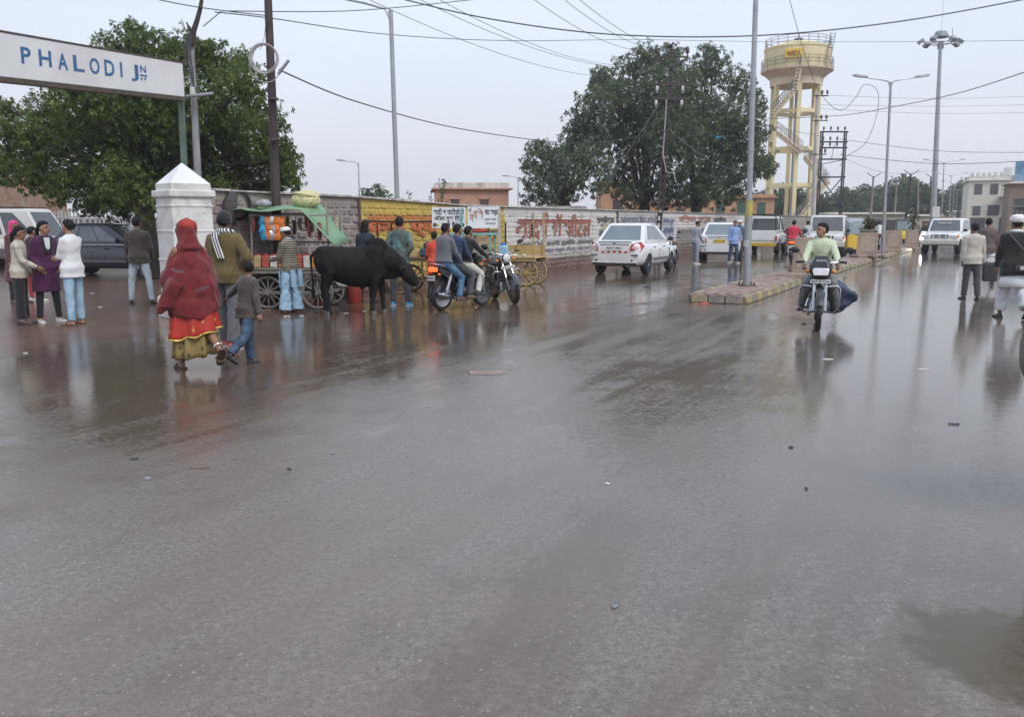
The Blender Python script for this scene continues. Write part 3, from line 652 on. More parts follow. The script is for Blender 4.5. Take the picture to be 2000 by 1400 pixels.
A = [(250, 98, 48), (205, 130, 46), (310, 105, 46), (370, 110, 48), (430, 130, 45), (480, 165, 42), (150, 175, 55), (230, 180, 60), (320, 190, 65), (410, 200, 60), (500, 225, 48), (520, 270, 46), (540, 330, 42), (560, 350, 28), (85, 235, 50), (60, 275, 48), (120, 265, 55), (200, 270, 60), (290, 280, 62), (380, 280, 60), (460, 290, 52), (20, 260, 30), (0, 320, 45), (70, 335, 50), (150, 345, 52), (230, 355, 50), (310, 360, 46), (400, 350, 46), (470, 345, 45), (120, 368, 30), (200, 385, 30), (260, 392, 30), (8, 210, 22), (515, 370, 34), (545, 300, 30), (180, 398, 30), (235, 402, 30), (300, 388, 40), (350, 382, 38), (430, 384, 36), (480, 378, 32), (250, 330, 60), (340, 325, 58), (330, 240, 60), (430, 245, 56), (180, 225, 56), (260, 235, 56), (395, 105, 26), (262, 64, 18), (470, 120, 26), (560, 310, 26)]
tb_ = At(292, 445, 24)
tree('large dense neem tree behind the station name board', (tb_.x, tb_.y), lobes_px(A, 24, 2.2, 3), neem, .28, 2.0, .125, 520, 17, 3, aspect=.30, fill=.5)
Bt = [(1190, 165, 34), (1240, 135, 36), (1290, 125, 34), (1345, 150, 36), (1395, 130, 34), (1440, 165, 34), (1160, 200, 34), (1215, 205, 48), (1275, 205, 52), (1335, 215, 52), (1395, 215, 48), (1445, 230, 42), (1475, 200, 26), (1130, 240, 32), (1180, 260, 50), (1250, 275, 58), (1320, 285, 56), (1390, 290, 52), (1445, 300, 46), (1485, 260, 24), (1120, 285, 34), (1070, 300, 26), (1045, 290, 18), (1036, 318, 18), (1095, 330, 42), (1060, 345, 34), (1150, 330, 52), (1220, 345, 50), (1300, 350, 46), (1370, 355, 46), (1430, 345, 44), (1480, 320, 30), (1055, 385, 34), (1100, 375, 30), (1350, 385, 28), (1300, 385, 30), (1230, 380, 24), (1420, 385, 26), (1175, 150, 22), (1310, 105, 22), (1380, 102, 18), (1265, 105, 20), (1495, 330, 20), (1205, 180, 26), (1160, 265, 30), (1290, 165, 40), (1340, 180, 44), (1265, 240, 50), (1320, 250, 50), (1370, 250, 46), (1420, 260, 40)]
tb_ = At(1265, 430, 46)
tree('big round neem tree rising over the middle of the painted wall', (tb_.x, tb_.y), lobes_px(Bt, 46, 3.0, 5, .95), neem2, .34, 2.4, .20, 170, 15, 5, aspect=.30, trunks=[Vector((-4.6, 0, 0)), Vector((-4.2, .6, 0)), Vector((0, 0, 0)), Vector((2.6, .5, 0))], fill=.42)
tb_ = At(726, 430, 30); tree('small bushy tree just above the yellow painted wall', (tb_.x, tb_.y), lobes_px([(716, 382, 14), (735, 378, 13), (748, 384, 9), (724, 392, 14), (742, 392, 12)], 30, .4, 6), neem2, .07, 1.4, .2, 230, 9, 6, name='small_tree')
tb_ = At(800, 430, 34)
for i, (px0, top, lean) in enumerate(((812, 376, 14), (838, 380, -4), (798, 392, 8))):   # bare twigs over the wall
    b0_ = At(px0 + 10, 430, 30); rt = thing('bare_shrub', ('leaning bare twig tallest above the yellow wall', 'upright bare twig beside the pink building', 'short bare twig left of the two other twigs')[i], 'shrub', (b0_.x, b0_.y, 0))
    tp = At(px0 - lean, top, 30) - Vector((b0_.x, b0_.y, 0)); mb = MB(); mb.tube([(0, 0, 0), tp * .6, tp], [.03, .02, .008], 6); mb.build('stem', barkm, rt)
    ts = np.array([tp * (.55 + .45 * k / 9) for k in range(10)]); put('leaves', crown_mesh(ts, np.tile([0, 0, 1.], (10, 1)), .16, 5, 40 + i), dryl, rt)
cl = At(860, 400, 33); cr_ = thing('climbing_shrub', 'thin creeper climbing the left corner of the pink building', 'shrub', (cl.x, cl.y, 0)); ts = []
for k in range(46): zt = 1.9 + 1.25 * k / 46; ts.append((.12 * (zt - 1.9) + random.gauss(0, .08) - .25 * max(0, 2.3 - zt) * random.random() * 2, random.gauss(0, .1), zt))
mb = MB(); mb.tube([(-.1, 0, 0), (0, 0, 1.9), (.15, 0, 3.1)], [.03, .025, .008], 6); mb.build('stem', barkm, cr_); put('leaves', crown_mesh(np.array(ts), np.tile([0, 0, 1.], (46, 1)), .14, 5, 77), dryl, cr_)
# far trees along the street
FT = [(1650, 410, 40, 150, 'low green tree mass right of the water tower foot', 1.0), (1690, 402, 36, 165, 'low tree behind the transformer frame', 1.0), (1730, 398, 34, 170, 'rounded tree behind the double lamp post', 1.0), (1775, 392, 40, 140, 'tall green tree behind the leaning pole', 1.3), (1805, 398, 34, 135, 'light green tree left of the high mast', 1.2), (1845, 408, 22, 190, 'small pale tree behind the high mast foot', 1.0), (1875, 398, 30, 210, 'dark tree left end of the far row at right', 1.3), (1893, 395, 34, 190, 'dark tree second in the far row beside the cream house', 1.4), (1912, 402, 26, 170, 'dark tree touching the cream house wall', 1.2), (1540, 402, 36, 120, 'dark green tree seen between the tower columns', 1.0), (1500, 405, 30, 125, 'dark tree behind the left tower columns', 1.0), (1590, 405, 32, 125, 'dark tree behind the right tower columns', 1.0)]
for i, (px, py, r, Y, lab, k) in enumerate(FT):
    sp = [(px, py, r * .8), (px - r * .6, py + 8, r * .6), (px + r * .6, py + 8, r * .6), (px - r * .2, py - r * .45 * k, r * .5), (px + r * .3, py - r * .35 * k, r * .45), (px - r * .5, py + r * .5, r * .5), (px + r * .5, py + r * .5, r * .5)]
    b0_ = At(px, 432, Y); tree(lab, (b0_.x, b0_.y), lobes_px(sp, Y, 1.5, i), dryl, .25, 1.5, .0085 * Y, 2600 / Y, 8, 50 + i, name='street_tree', group='distant trees along the street', fill=.3)
# ================================================================== POLES, LAMPS, TOWER, WIRES
def pole_thing(name, label, cat, base, group=None): return thing(name, label, cat, (base.x, base.y, base.z), 0, group)
rust = M('rusty_steel', (.055, .042, .045), .6, .3, .3, 4, stain=((.13, .075, .05), .6))
lamph = M('lamp_housing', (.30, .31, .33), .4, .4)
lens = M('lamp_lens', (.6, .62, .63), .2)
def lamp_head(parent, p, d, L=.75, w=.2):
    d = Vector(d).normalized(); mb = MB(); x, y, _ = frame(d)
    mb.loft([[p + d * a + x * (sx_ * w_ / 2) + Vector((0, 0, z)) for sx_, z in ((-1, 0), (1, 0), (.8, h), (-.8, h))] for a, w_, h in ((0, w * .4, .06), (L * .25, w, .10), (L * .8, w, .09), (L, w * .5, .04))])
    o = mb.build('lamp_head', lamph, parent, bevel=.01); mb = MB(); mb.loft([[p + d * a + x * (sx_ * w * .38) + Vector((0, 0, z)) for sx_, z in ((-1, -.02), (1, -.02), (1, .002), (-1, .002))] for a in (L * .35, L * .9)]); mb.build('lens', lens, o)
def street_lamp(label, base, top, r0=.075, r1=.05, arms=((-1, 0, .12),), arm=1.5, foot=True, group=None, cat='street lamp'):
    t = pole_thing('street_lamp', label, cat, base, group); T = top - base
    mb = MB(); k = .22; mb.tube([(0, 0, 0), T * k, T * k, T], [r0, r0 * .98, r0 * .8, r1], 12); mb.build('pole', steel, t, smooth=True)
    if foot:
        mb = MB(); mb.box((0, 0, .012), (.36, .36, .025)); fp = mb.build('base_plate', M('rust_brown'), t)
        for sx_ in (-1, 1):
            for sy_ in (-1, 1): mb = MB(); mb.cyl((sx_ * .13, sy_ * .13, .02), (sx_ * .13, sy_ * .13, .09), .018, n=6); mb.build('bolt', M('rust_brown'), fp)
    for dx, dy, up in arms:
        d = Vector((dx, dy, up)).normalized(); e_ = T + d * arm
        mb = MB(); mb.tube([T - Vector((0, 0, .25)), T + d * .12, T + d * arm * .5 + Vector((0, 0, .02)), e_], [.03, .03, .026, .022], 8); mb.build('arm', steel, t, smooth=True); lamp_head(t, e_, d, .7)
    return t
# lamp beyond the wall, left centre
b = At(779, 432, 21); b.z = 0; tp = At(763, 20, 21); street_lamp('tall single arm street lamp rising behind the yellow painted wall', b, tp, .075, .05, ((-1, 0, .22),), 1.25, False)
b = At(703, 432, 60); b.z = 0; street_lamp('short distant lamp post beside the small bushy tree', b, At(700, 318, 60), .05, .04, ((-1, 0, .1),), .85, False)
b = At(1012, 432, 70); b.z = 0; street_lamp('tiny distant lamp over the pink building roof', b, At(1012, 347, 70), .05, .04, ((-1, 0, .1),), .6, False)
# lamp on the island
b = G(1458, 559, KH); street_lamp('tall grey lamp pole standing on the traffic island near its tip', b, At(1479, -90, b.y), .082, .052, ((-.86, .5, .16), (.86, -.5, .16)), 1.6)
mb = MB(); q = At(1463, 405, b.y); mb.cyl(q - b - Vector((0, 0, .28)), q - b + Vector((.004, 0, .15)), .079, .079, 12); lp_ = [o for o in COL.objects if o.name.startswith('street_lamp') and o.type == 'EMPTY'][-1]; mb.build('paint_band', M('yellow_flaked', (.42, .36, .10), .7, 0, .3, 9, stain=((.4, .4, .4), .9)), lp_, smooth=True)
mb = MB(); q = At(1460, 480, b.y); mb.cyl(q - b - Vector((0, 0, .02)), q - b + Vector((0, 0, .12)), .081, .081, 12); mb.build('paint_band', M('poster_white', (.55, .55, .54), .7, 0, .25, 9), lp_, smooth=True)
dbl = ((-.86, .5, .13), (.86, -.5, .13))
b = G(1724, 495, KH); street_lamp('double arm street lamp standing among the concrete planters', b, At(1740, 160, b.y), .08, .05, ((-1, 0, .15), (1, 0, .15)), 1.0)
for px, top, lab in ((1844, 318, 'third double arm lamp along the median just right of the high mast'), (1858, 343, 'fourth double arm lamp in the distance'), (1864, 358, 'fifth double arm lamp in the distance'), (1870, 372, 'sixth double arm lamp far away'), (1874.5, 382, 'smallest double arm lamp at the far end')):
    Y = 6.4 * F / (430 - top); b = At(px - 4, 432, Y); b.z = 0; street_lamp(lab, b, At(px, top, Y), .08, .05, ((-1, 0, .15), (1, 0, .15)), 1.7, False, group='lamps of the far median')
# high mast
b = At(1824, 432, 66); b.z = 0; hm = pole_thing('high_mast', 'tall tapering high mast with ring of floodlights', 'light mast', b); T = At(1837, 82, 66) - b
mb = MB(); mb.tube([(0, 0, 0), T * .5, T], [.24, .18, .11], 14); mb.build('mast', steel, hm, smooth=True)
mb = MB(); mb.torus(T + Vector((0, 0, -.1)), (0, 0, 1), .75, .04, 24, 6); [mb.cyl(T + Vector((0, 0, -.1)), T + Vector((math.cos(a) * .75, math.sin(a) * .75, -.1)), .03, n=6) for a in (0, 1.57, 3.14, 4.71)]; mb.build('ring', steel, hm)
mb = MB(); mb.lathe(T, (0, 0, 1), [(.55, .3), (.55, .38), (.38, .72), (.1, .78)], 16); mb.build('canopy', M('canopy_grey', (.22, .24, .27), .5, .2), hm)
for a in (.2, 1.1, 1.9, 2.9, 3.9, 4.9, 5.6):
    c = T + Vector((math.cos(a) * 1.35, math.sin(a) * 1.35, -.02 - .1 * math.cos(a))); mb = MB(); mb.box(c, (.42, .42, .26), Matrix.Rotation(a, 3, 'Z') @ Matrix.Rotation(.6, 3, 'Y')); fl = mb.build('floodlight', lamph, hm, bevel=.03)
    mb = MB(); mb.cyl(T + Vector((math.cos(a) * .7, math.sin(a) * .7, -.1)), c, .03, n=6); mb.build('bracket', steel, fl)
mb = MB(); mb.cyl(T + Vector((0, 0, .7)), T + Vector((0, 0, 3)), .012, n=5); mb.cyl(T + Vector((.9, 0, 0)), T + Vector((.8, 0, 1.0)), .03, n=6); mb.build('aerial', steel, hm)
mb = MB(); mb.box((-.05, -.33, 2.3), (.55, .05, .8)); mb.build('plate', M('poster_white'), hm)
# dark steel pole with the cable coil
b = At(541, 440, 16.35); b.z = 0; T = At(522, -40, 16.35) - b; dk = pole_thing('utility_pole', 'dark rusty steel pole with coil of cable beside the green cart', 'pole', b)
mb = MB(); mb.tube([(0, 0, 0), T * .5, T], [.095, .085, .07], 12); mb.build('pole', rust, dk, smooth=True)
C = At(520, 117, 16.05) - b
for i in range(4): mb = MB(); mb.torus(C + Vector((random.uniform(-.02, .02), -.1 - .015 * i, random.uniform(-.02, .02))), (random.uniform(-.15, .15), 1, random.uniform(-.1, .1)), .225 + .012 * i, .009, 30, 6); mb.build('cable_coil', M('cable_grey', (.42, .40, .40), .5), dk)
mb = MB(); mb.torus(C + Vector((.0, -.11, -.12)), (.1, 1, .15), .29, .009, 30, 6, math.pi * .05, math.pi * 1.05); mb.build('cable_coil', M('cable_grey'), dk)
mb = MB(); mb.cyl(At(543, 146, 16) - b, At(564, 118, 16) - b, .028, n=8); mb.build('bracket', steel, dk)
for py in (195, 275): mb = MB(); q = At(534, py, 16.2) - b; mb.cyl(q, q + Vector((0, 0, .03)), .098, n=12); mb.build('clamp', M('rust_brown'), dk)
mb = MB(); q = At(550, 273, 16.1) - b; mb.cyl(q - Vector((.1, 0, 0)), q + Vector((.1, 0, 0)), .014, n=6); mb.build('step_bolt', rust, dk)
mb = MB(); mb.tube([At(541, 205, 16.05) - b, At(553, 245, 16.05) - b, At(566, 290, 16.05) - b], .006, 5); mb.build('loose_wire', M('wire', (.06, .06, .065), .6), dk); mb = MB(); mb.tube([At(521, 30, 16.1) - b, At(516, 75, 16) - b, At(508, 98, 16) - b], .005, 5); mb.build('loose_wire', M('wire'), dk)
# grey pole with a tied branch
b = At(390, 436, 15.6); b.z = 0; T = At(372, 62, 15.6) - b; gl = pole_thing('service_pole', 'leaning grey service pole with a crooked branch lashed on top', 'pole', b)
mb = MB(); mb.tube([(0, 0, 0), T * .45, T], [.075, .068, .05], 10); mb.build('pole', M('weathered_grey', (.27, .27, .28), .7, .1, .2, 3, stain=((.12, .11, .1), .5)), gl, smooth=True)
mb = MB(); mb.tube([At(374, 90, 15.55) - b, At(378, 62, 15.55) - b, At(385, 40, 15.55) - b, At(391, 18, 15.55) - b, At(395, -8, 15.55) - b], [.05, .052, .045, .04, .03], 8); mb.tube([At(377, 66, 15.55) - b, At(370, 55, 15.5) - b, At(364, 44, 15.5) - b], [.025, .02, .012], 6); mb.build('branch', barkm, gl, smooth=True)
mb = MB(); wire = M('wire')
for k in range(7):
    a = random.uniform(-9, 9); mb.tube([At(372 + a * .6, 66, 15.45) - b, At(370 + a * 1.4, 95 + 6 * k, 15.42) - b, At(376 + a * .7, 140, 15.45) - b, At(380, 178, 15.45) - b], .007, 5)
mb.tube([At(380, 170, 15.4) - b, At(388, 180, 15.4) - b, At(398, 186, 15.4) - b], .02, 6); mb.build('hanging_wires', M('wire'), gl)
mb = MB(); mb.cyl(At(362, 189, 15.2) - b, At(416, 183, 15.5) - b, .028, n=8); mb.build('cross_arm', M('weathered_grey'), gl)
mb = MB(); q = At(376, 180, 15.35) - b; mb.cyl(q - Vector((0, 0, .08)), q + Vector((0, 0, .08)), .045, n=10); mb.build('insulator', M('insulator_pale', (.6, .6, .58), .3), gl)
# power pole in front of the wall
b = At(1283, 470, 34.3); b.z = 0; T = At(1311, 128, 34.3) - b; pw = pole_thing('power_pole', 'rust brown power pole with three insulators in front of the big tree', 'power pole', b)
mb = MB()
for sx_ in (-1, 1): mb.beam(Vector((sx_ * .09, 0, 0)), T + Vector((sx_ * .065, 0, 0)), .035, .11)
mb.build('rail', rust, pw)
mb = MB()
for i in range(26):
    k = i / 26; mb.beam(T * k + Vector((0, 0, .05)), T * k + Vector((.001, 0, .17)), .16, .02)
tag(mb.build('batten_plates', rust, pw), kind='stuff')
def arm_(z0, half, name='cross_arm'):
    mb = MB(); mb.beam(T * z0 + Vector((-half, -.06, 0)), T * z0 + Vector((half, -.06, 0)), .07, .09); return mb.build(name, rust, pw)
def insul(parent, p, s=1., m=None):
    mb = MB(); mb.lathe(p, (0, 0, 1), [(.02 * s, 0), (.025 * s, .08 * s), (.06 * s, .1 * s), (.07 * s, .14 * s), (.05 * s, .17 * s), (.07 * s, .2 * s), (.055 * s, .27 * s), (.02 * s, .3 * s)], 10); mb.build('insulator', m or M('insulator_brown', (.07, .045, .04), .3), parent, smooth=True)
vb = MB(); vb.beam(T + Vector((0, -.06, -.1)), T + Vector((-.62, -.06, .28)), .06, .06); vb.beam(T + Vector((0, -.06, -.1)), T + Vector((.62, -.06, .28)), .06, .06); vb.beam(T + Vector((-.64, -.06, .3)), T + Vector((.64, -.06, .3)), .06, .06); vo = vb.build('v_bracket', rust, pw)
for x in (-.6, 0, .6): insul(vo, T + Vector((x, -.06, .33)), 1.2)
for k in (.905, .835):
    ao = arm_(k, .62)
    for x in (-.5, .5): insul(ao, T * k + Vector((x, -.06, -.32)), .9, M('insulator_pale'))
mb = MB(); mb.tube([T * .83 + Vector((-.1, -.14, 0)), T * .55 + Vector((-.08, -.14, 0)), T * .47 + Vector((.1, -.14, -.05)), T * .47 + Vector((.4, -.14, -.1)), T * .45 + Vector((.5, -.14, -.3))], .02, 6); mb.build('conduit', M('cable_grey'), pw)
bs = MB(); p0_ = T + Vector((-.05, -.06, .62)); bs.ell(p0_ + Vector((0, 0, .1)), (.07, .13, .08), Matrix.Rotation(.8, 3, 'Y')); bs.ell(p0_ + Vector((.09, 0, .19)), .05); bs.tube([p0_ + Vector((-.05, 0, .06)), p0_ + Vector((-.2, 0, -.03))], [.04, .02], 6); bs.tube([p0_ + Vector((.13, 0, .19)), p0_ + Vector((.19, 0, .18))], [.015, .004], 5); bs.tube([p0_ + Vector((0, 0, -.02)), p0_ + Vector((0, 0, .05))], .008, 5)
bird = thing('bird', 'small dark bird perched on top of the power pole', 'bird', b + p0_); bm_ = remesh(bs, .02, 2, 'body')
for v in bm_.vertices: v.co -= p0_
put('body', bm_, M('crow', (.05, .045, .045), .6), bird, 'all')
# blue plastic scrap caught in the tree
q = At(1398, 266, 43); kt = MB(); kt.add([(0, 0, 0), (.25, .03, .03), (.42, 0, .0), (.2, .05, -.1), (.02, .02, -.14)], [(0, 4, 3, 1), (1, 3, 2)]); kt.box((.15, .02, -.04), (.2, .01, .08)); o = kt.build('plastic_scrap', M('blue_plastic', (.06, .35, .55), .4)); o.location = q; tag(o, 'bright blue plastic scrap caught in the big tree', 'plastic scrap')
# transformer structure
b = At(1618, 432, 62); b.z = 0; tf = pole_thing('transformer_frame', 'two pole steel transformer frame with rows of insulators right of the tower', 'transformer frame', b)
H_ = 1.6 + (430 - 262) / F * 62
for x in (-.78, .78):
    mb = MB(); mb.beam((x, 0, 0), (x, 0, H_), .09, .13); mb.beam((x + .14 * (x > 0) - .14 * (x < 0), 0, 0), (x + .14 * (x > 0) - .14 * (x < 0), 0, H_), .06, .1); mb.build('post', darkmetal, tf)
for k, z in enumerate((H_ - .05, H_ - .75, H_ - 1.15, H_ - 1.95, H_ - 3.2, H_ - 5.2)):
    mb = MB(); mb.beam((-1.0, -.1, z), (1.0, -.1, z), .08, .1); ao = mb.build('cross_arm', darkmetal, tf)
    if k < 3:
        for x in (-.75, -.25, .25, .75): insul(ao, Vector((x, -.1, z + .05)), 1.1)
mb = MB(); mb.beam((-.75, -.05, H_ - 3.25), (.75, -.05, H_ - 5.15), .06, .06); mb.beam((.75, -.09, H_ - 3.25), (-.75, -.09, H_ - 5.15), .06, .06); mb.build('cross_brace', darkmetal, tf)
mb = MB(); mb.beam((-.1, -.14, H_ - 1.95), (.05, -.14, H_ - .9), .03, .03); mb.beam((.8, -.12, H_ - 2.0), (-.8, -.12, H_ - 2.3), .05, .05); mb.build('switch_rod', darkmetal, tf)
# lattice pole beside the tower
b = At(1588, 432, 60); b.z = 0; T = At(1596, 182, 60) - b; lt = pole_thing('lattice_pole', 'pale concrete pole with step bolts standing between tower and transformer frame', 'pole', b)
mb = MB(); mb.tube([(0, 0, 0), T], [.17, .1], 4); mb.build('shaft', M('pale_concrete', (.48, .46, .44), .8, 0, .15, 3), lt)
for k, z in ((.98, 1), (.82, 1), (.6, 0)):
    mb = MB(); mb.beam(T * k + Vector((-.3, -.12, 0)), T * k + Vector((.75, -.12, 0)), .06, .06); ao = mb.build('cross_arm', darkmetal, lt)
    for x in (.3, .65): insul(ao, T * k + Vector((x, -.12, .03)), 1.2)
# small wooden poles far right
wood = M('old_pole', (.25, .22, .20), .8, 0, .2, 3)
for px, base_, top, lean, Y, lab in ((1706, 425, 345, -6, 85, 'leaning pole with V shaped crossarm left of the double lamp'), (1752, 425, 353, -5, 105, 'pale leaning pole with V crossarm right of the double lamp'), (1779, 425, 340, -12, 80, 'dark strongly leaning pole near the green trees'), (1794, 428, 352, 0, 120, 'short pale post left of the high mast'), (1818, 428, 345, 2, 115, 'thin dark pole close to the high mast')):
    b = At(px + lean, 432, Y); b.z = 0; T = At(px, top, Y) - b; t = pole_thing('street_pole', lab, 'pole', b, 'small poles of the far street')
    mb = MB(); mb.tube([(0, 0, 0), T], [.14, .09], 8); mb.build('shaft', darkmetal if 'dark' in lab else wood, t, smooth=True)
    if 'short' not in lab:
        mb = MB(); mb.beam(T + Vector((0, -.1, -.1)), T + Vector((-.7, -.1, .35)), .06, .06); mb.beam(T + Vector((0, -.1, -.1)), T + Vector((.7, -.1, .35)), .06, .06); mb.build('v_bracket', darkmetal, t); mb = MB(); mb.beam(T * .78 + Vector((-.7, -.1, 0)), T * .78 + Vector((.7, -.1, 0)), .06, .06); mb.build('cross_arm', darkmetal, t)
# ------------------------------------------------------------------ water tower
b = At(1541, 432, 86); b.z = 0; wtw = pole_thing('water_tower', 'yellow concrete water tower on six columns with zigzag stair', 'water tower', b)
yel = M('tower_yellow', (.74, .64, .38), .75, 0, .08, .8, stain=((.42, .34, .2), .4), stretch=(1, 1, .35)); yel2 = M('tower_cream', (.68, .57, .43), .75, 0, .1, .8, stain=((.40, .33, .26), .5))
def zy(py): return At(1541, py, 84.5).z
Rt = 3.12; zt0, zt1, zb = zy(150), zy(95), zy(163)
mb = MB(); mb.lathe((0, 0, 0), (0, 0, 1), [(Rt * .99, zy(134)), (Rt, zt1), (Rt * 1.02, zt1 + .05), (Rt * 1.02, zt1 + .2), (Rt * .97, zt1 + .25), (Rt * .5, zt1 + .75), (.05, zt1 + .95)], 40); tk = mb.build('tank', yel, wtw, smooth=35)
mb = MB(); mb.lathe((0, 0, 0), (0, 0, 1), [(2.45, zy(165)), (2.5, zy(151)), (3.1, zy(140)), (3.38, zy(137)), (3.42, zy(133.5)), (Rt * .98, zy(133))], 40); mb.build('bowl', yel2, wtw, smooth=35)
mb = MB(); mb.cyl((-.3, -1, zt1 + .55), (-.3, -1, zt1 + .98), .42, .42, 14); mb.build('hatch', M('hatch_dark', (.10, .085, .08), .7), tk)
railm = M('tower_rail', (.20, .19, .18), .6, .2)
def ring_rail(name, r, z, n, h):
    mb = MB(); [mb.torus((0, 0, z + h * k), (0, 0, 1), r, .025, 40, 5) for k in (.35, .7, 1.0)]; ro = mb.build(name, railm, wtw)
    for i in range(n): a = 2 * math.pi * i / n; mb = MB(); mb.cyl((math.cos(a) * r, math.sin(a) * r, z), (math.cos(a) * r, math.sin(a) * r, z + h), .03, n=5); mb.build('baluster', railm, ro)
ring_rail('gallery_rail', Rt * 1.07, zy(133.5), 20, .95); ring_rail('roof_rail', Rt * .98, zt1 + .2, 20, .85)
mb = MB(); mb.add([(-2.0, -Rt * .88, zy(117)), (-.62, -Rt * 1.02, zy(117)), (-.62, -Rt * 1.02, zy(102)), (-2.0, -Rt * .88, zy(102))], [(0, 1, 2, 3)]); mb.prism([(-2.05, -Rt * .86, zy(118)), (-.6, -Rt * 1.03, zy(118)), (-.6, -Rt * 1.03, zy(101)), (-2.05, -Rt * .86, zy(101))], (.02, .12, 0)); pn = mb.build('name_panel', M('panel_yellow', (.75, .55, .06), .6), wtw)
rd = Vector((1.45, -Rt * .17, 0)).normalized(); lettering('फलोदी जं', M('sign_red_brown', (.30, .06, .03), .6), wtw, Vector((-1.93, -Rt * .885 - .02, zy(115))), rd, (0, 0, 1), 1.2, .55, bold=.03, lift=.02)
cols = []
for i in range(6):
    a = 2 * math.pi * i / 6 - math.pi / 2 - .16; top = Vector((math.cos(a) * 2.28, math.sin(a) * 2.28, zb + .05)); bot = Vector((math.cos(a) * 2.4, math.sin(a) * 2.4, 0)); cols.append((bot, top))
    mb = MB(); mb.beam(bot, top, .35, .35, (math.cos(a), math.sin(a), 0)); mb.build('column', yel, wtw)
for py in (217, 291, 362):
    z = zy(py); k = z / zb
    for i in range(6): p0_, p1_ = cols[i][0].lerp(cols[i][1], k), cols[(i + 1) % 6][0].lerp(cols[(i + 1) % 6][1], k); mb = MB(); mb.beam(p0_, p1_, .24, .36); mb.build('ring_beam', yel, wtw)
mb = MB(); mb.cyl((.2, .3, 0), (.2, .3, zb), .16, n=10); mb.build('riser_pipe', M('pipe_grey', (.34, .33, .32), .6), wtw)
# zigzag stair
st = [((1.9, -2.8, .3), (-.9, -2.6, zy(371))), ((2.9, -2.2, zy(362)), (.3, -2.75, zy(309))), ((.0, -2.75, zy(300)), (-2.4, -2.5, zy(262))), ((-2.9, -2.2, zy(228)), (-1.0, -2.7, zy(180))), ((-.95, -2.7, zy(180)), (-.75, -3.1, zy(134)))]
st[0] = ((-1.2, -3.3, .2), (2.4, -2.9, zy(360)))
for p0_, p1_ in st:
    p0_, p1_ = Vector(p0_), Vector(p1_); mb = MB(); mb.beam(p0_, p1_, .5, .14, (0, -1, 0)); so_ = mb.build('stair_flight', yel2, wtw)
    n = max(5, int((p1_ - p0_).length / .3)); mb = MB(); [mb.box(p0_.lerp(p1_, (i + .5) / n) + Vector((0, 0, .12)), (.26, .46, .12)) for i in range(n)]; tag(mb.build('treads', yel2, so_), kind='stuff')
    for s_ in (-1, 1):
        mb = MB(); mb.cyl(p0_ + Vector((0, s_ * .25, 1.0)), p1_ + Vector((0, s_ * .25, 1.0)), .03, n=5); mb.cyl(p0_ + Vector((0, s_ * .25, .6)), p1_ + Vector((0, s_ * .25, .6)), .025, n=5); [mb.cyl(p0_.lerp(p1_, i / 6) + Vector((0, s_ * .25, 0)), p0_.lerp(p1_, i / 6) + Vector((0, s_ * .25, 1.0)), .025, n=5) for i in range(7)]; mb.build('handrail', railm, so_)
mb = MB(); [mb.cyl((1.9 + s_ * .22, -Rt * .93, zy(133)), (2.5 + s_ * .22, -Rt * .75, zt1 + 1.3), .035, n=5) for s_ in (-1, 1)]
for i in range(12): k = i / 11; mb.cyl((1.68 + .6 * k, -Rt * (.93 - .18 * k), zy(133) + (zt1 + 1.2 - zy(133)) * k), (2.12 + .6 * k, -Rt * (.93 - .18 * k), zy(133) + (zt1 + 1.2 - zy(133)) * k), .025, n=5)
mb.build('ladder', railm, wtw)
# ------------------------------------------------------------------ overhead cables
def cable(label, pts, r=.012, sag=0.0):
    P = [At(*q) for q in pts]; out = []
    if len(P) == 2:
        for i in range(25): k = i / 24; p = P[0].lerp(P[1], k); p.z -= sag * 4 * k * (1 - k); out.append(p)
    else:      # smooth curve through the points
        for i in range(len(P) - 1):
            p0_, p1_, p2_, p3_ = P[max(i - 1, 0)], P[i], P[i + 1], P[min(i + 2, len(P) - 1)]
            for j in range(8):
                t = j / 8; out.append(.5 * ((2 * p1_) + (-p0_ + p2_) * t + (2 * p0_ - 5 * p1_ + 4 * p2_ - p3_) * t * t + (-p0_ + 3 * p1_ - 3 * p2_ + p3_) * t ** 3))
        out.append(P[-1])
    o0 = out[0].copy(); mb = MB(); mb.tube([p - o0 for p in out], r, 6); o = mb.build('overhead_cable', M('wire'), None, smooth=True); o.location = o0; tag(o, label, 'cable', 'overhead cables')
cable('thick black cable swooping across the top from middle to right corner', [(770, -5, 22), (960, 38, 22), (1200, 68, 22), (1480, 70, 22), (1760, 42, 22), (2060, -12, 22)], .016)
cable('thin grey cable crossing the sky from the dark pole to the right edge', [(420, 24, 16), (535, 37, 18), (760, 68, 24), (1000, 80, 30), (1250, 78, 40), (1500, 82, 46), (1760, 82, 46), (2060, 79, 40)], .011)
cable('cable from the top left through the branch pole to the dark pole', [(280, -6, 15), (390, 15, 15.5), (520, 31, 16.1)], .009)
cable('straight cable between dark pole and the top centre of the picture', [(436, 22, 15.6), (700, 21, 18), (960, -4, 20)], .009)
cable('short slanting cable below the branch top', [(397, 52, 15.5), (432, 23, 15.6)], .009)
cable('pale cable sagging from the coil pole to the power pole', [(545, 137, 16), (700, 200, 20), (900, 252, 26), (1100, 279, 31), (1200, 275, 33), (1307, 254, 34.2)], .014)
cable('cable running down from the power pole to the island lamp pole', [(1307, 254, 34.2), (1380, 310, 27), (1460, 341, 20.6)], .010)
cable('stay wire slanting from the power pole to the wall foot', [(1290, 200, 34.3), (1240, 275, 33.5), (1160, 405, 32)], .014)
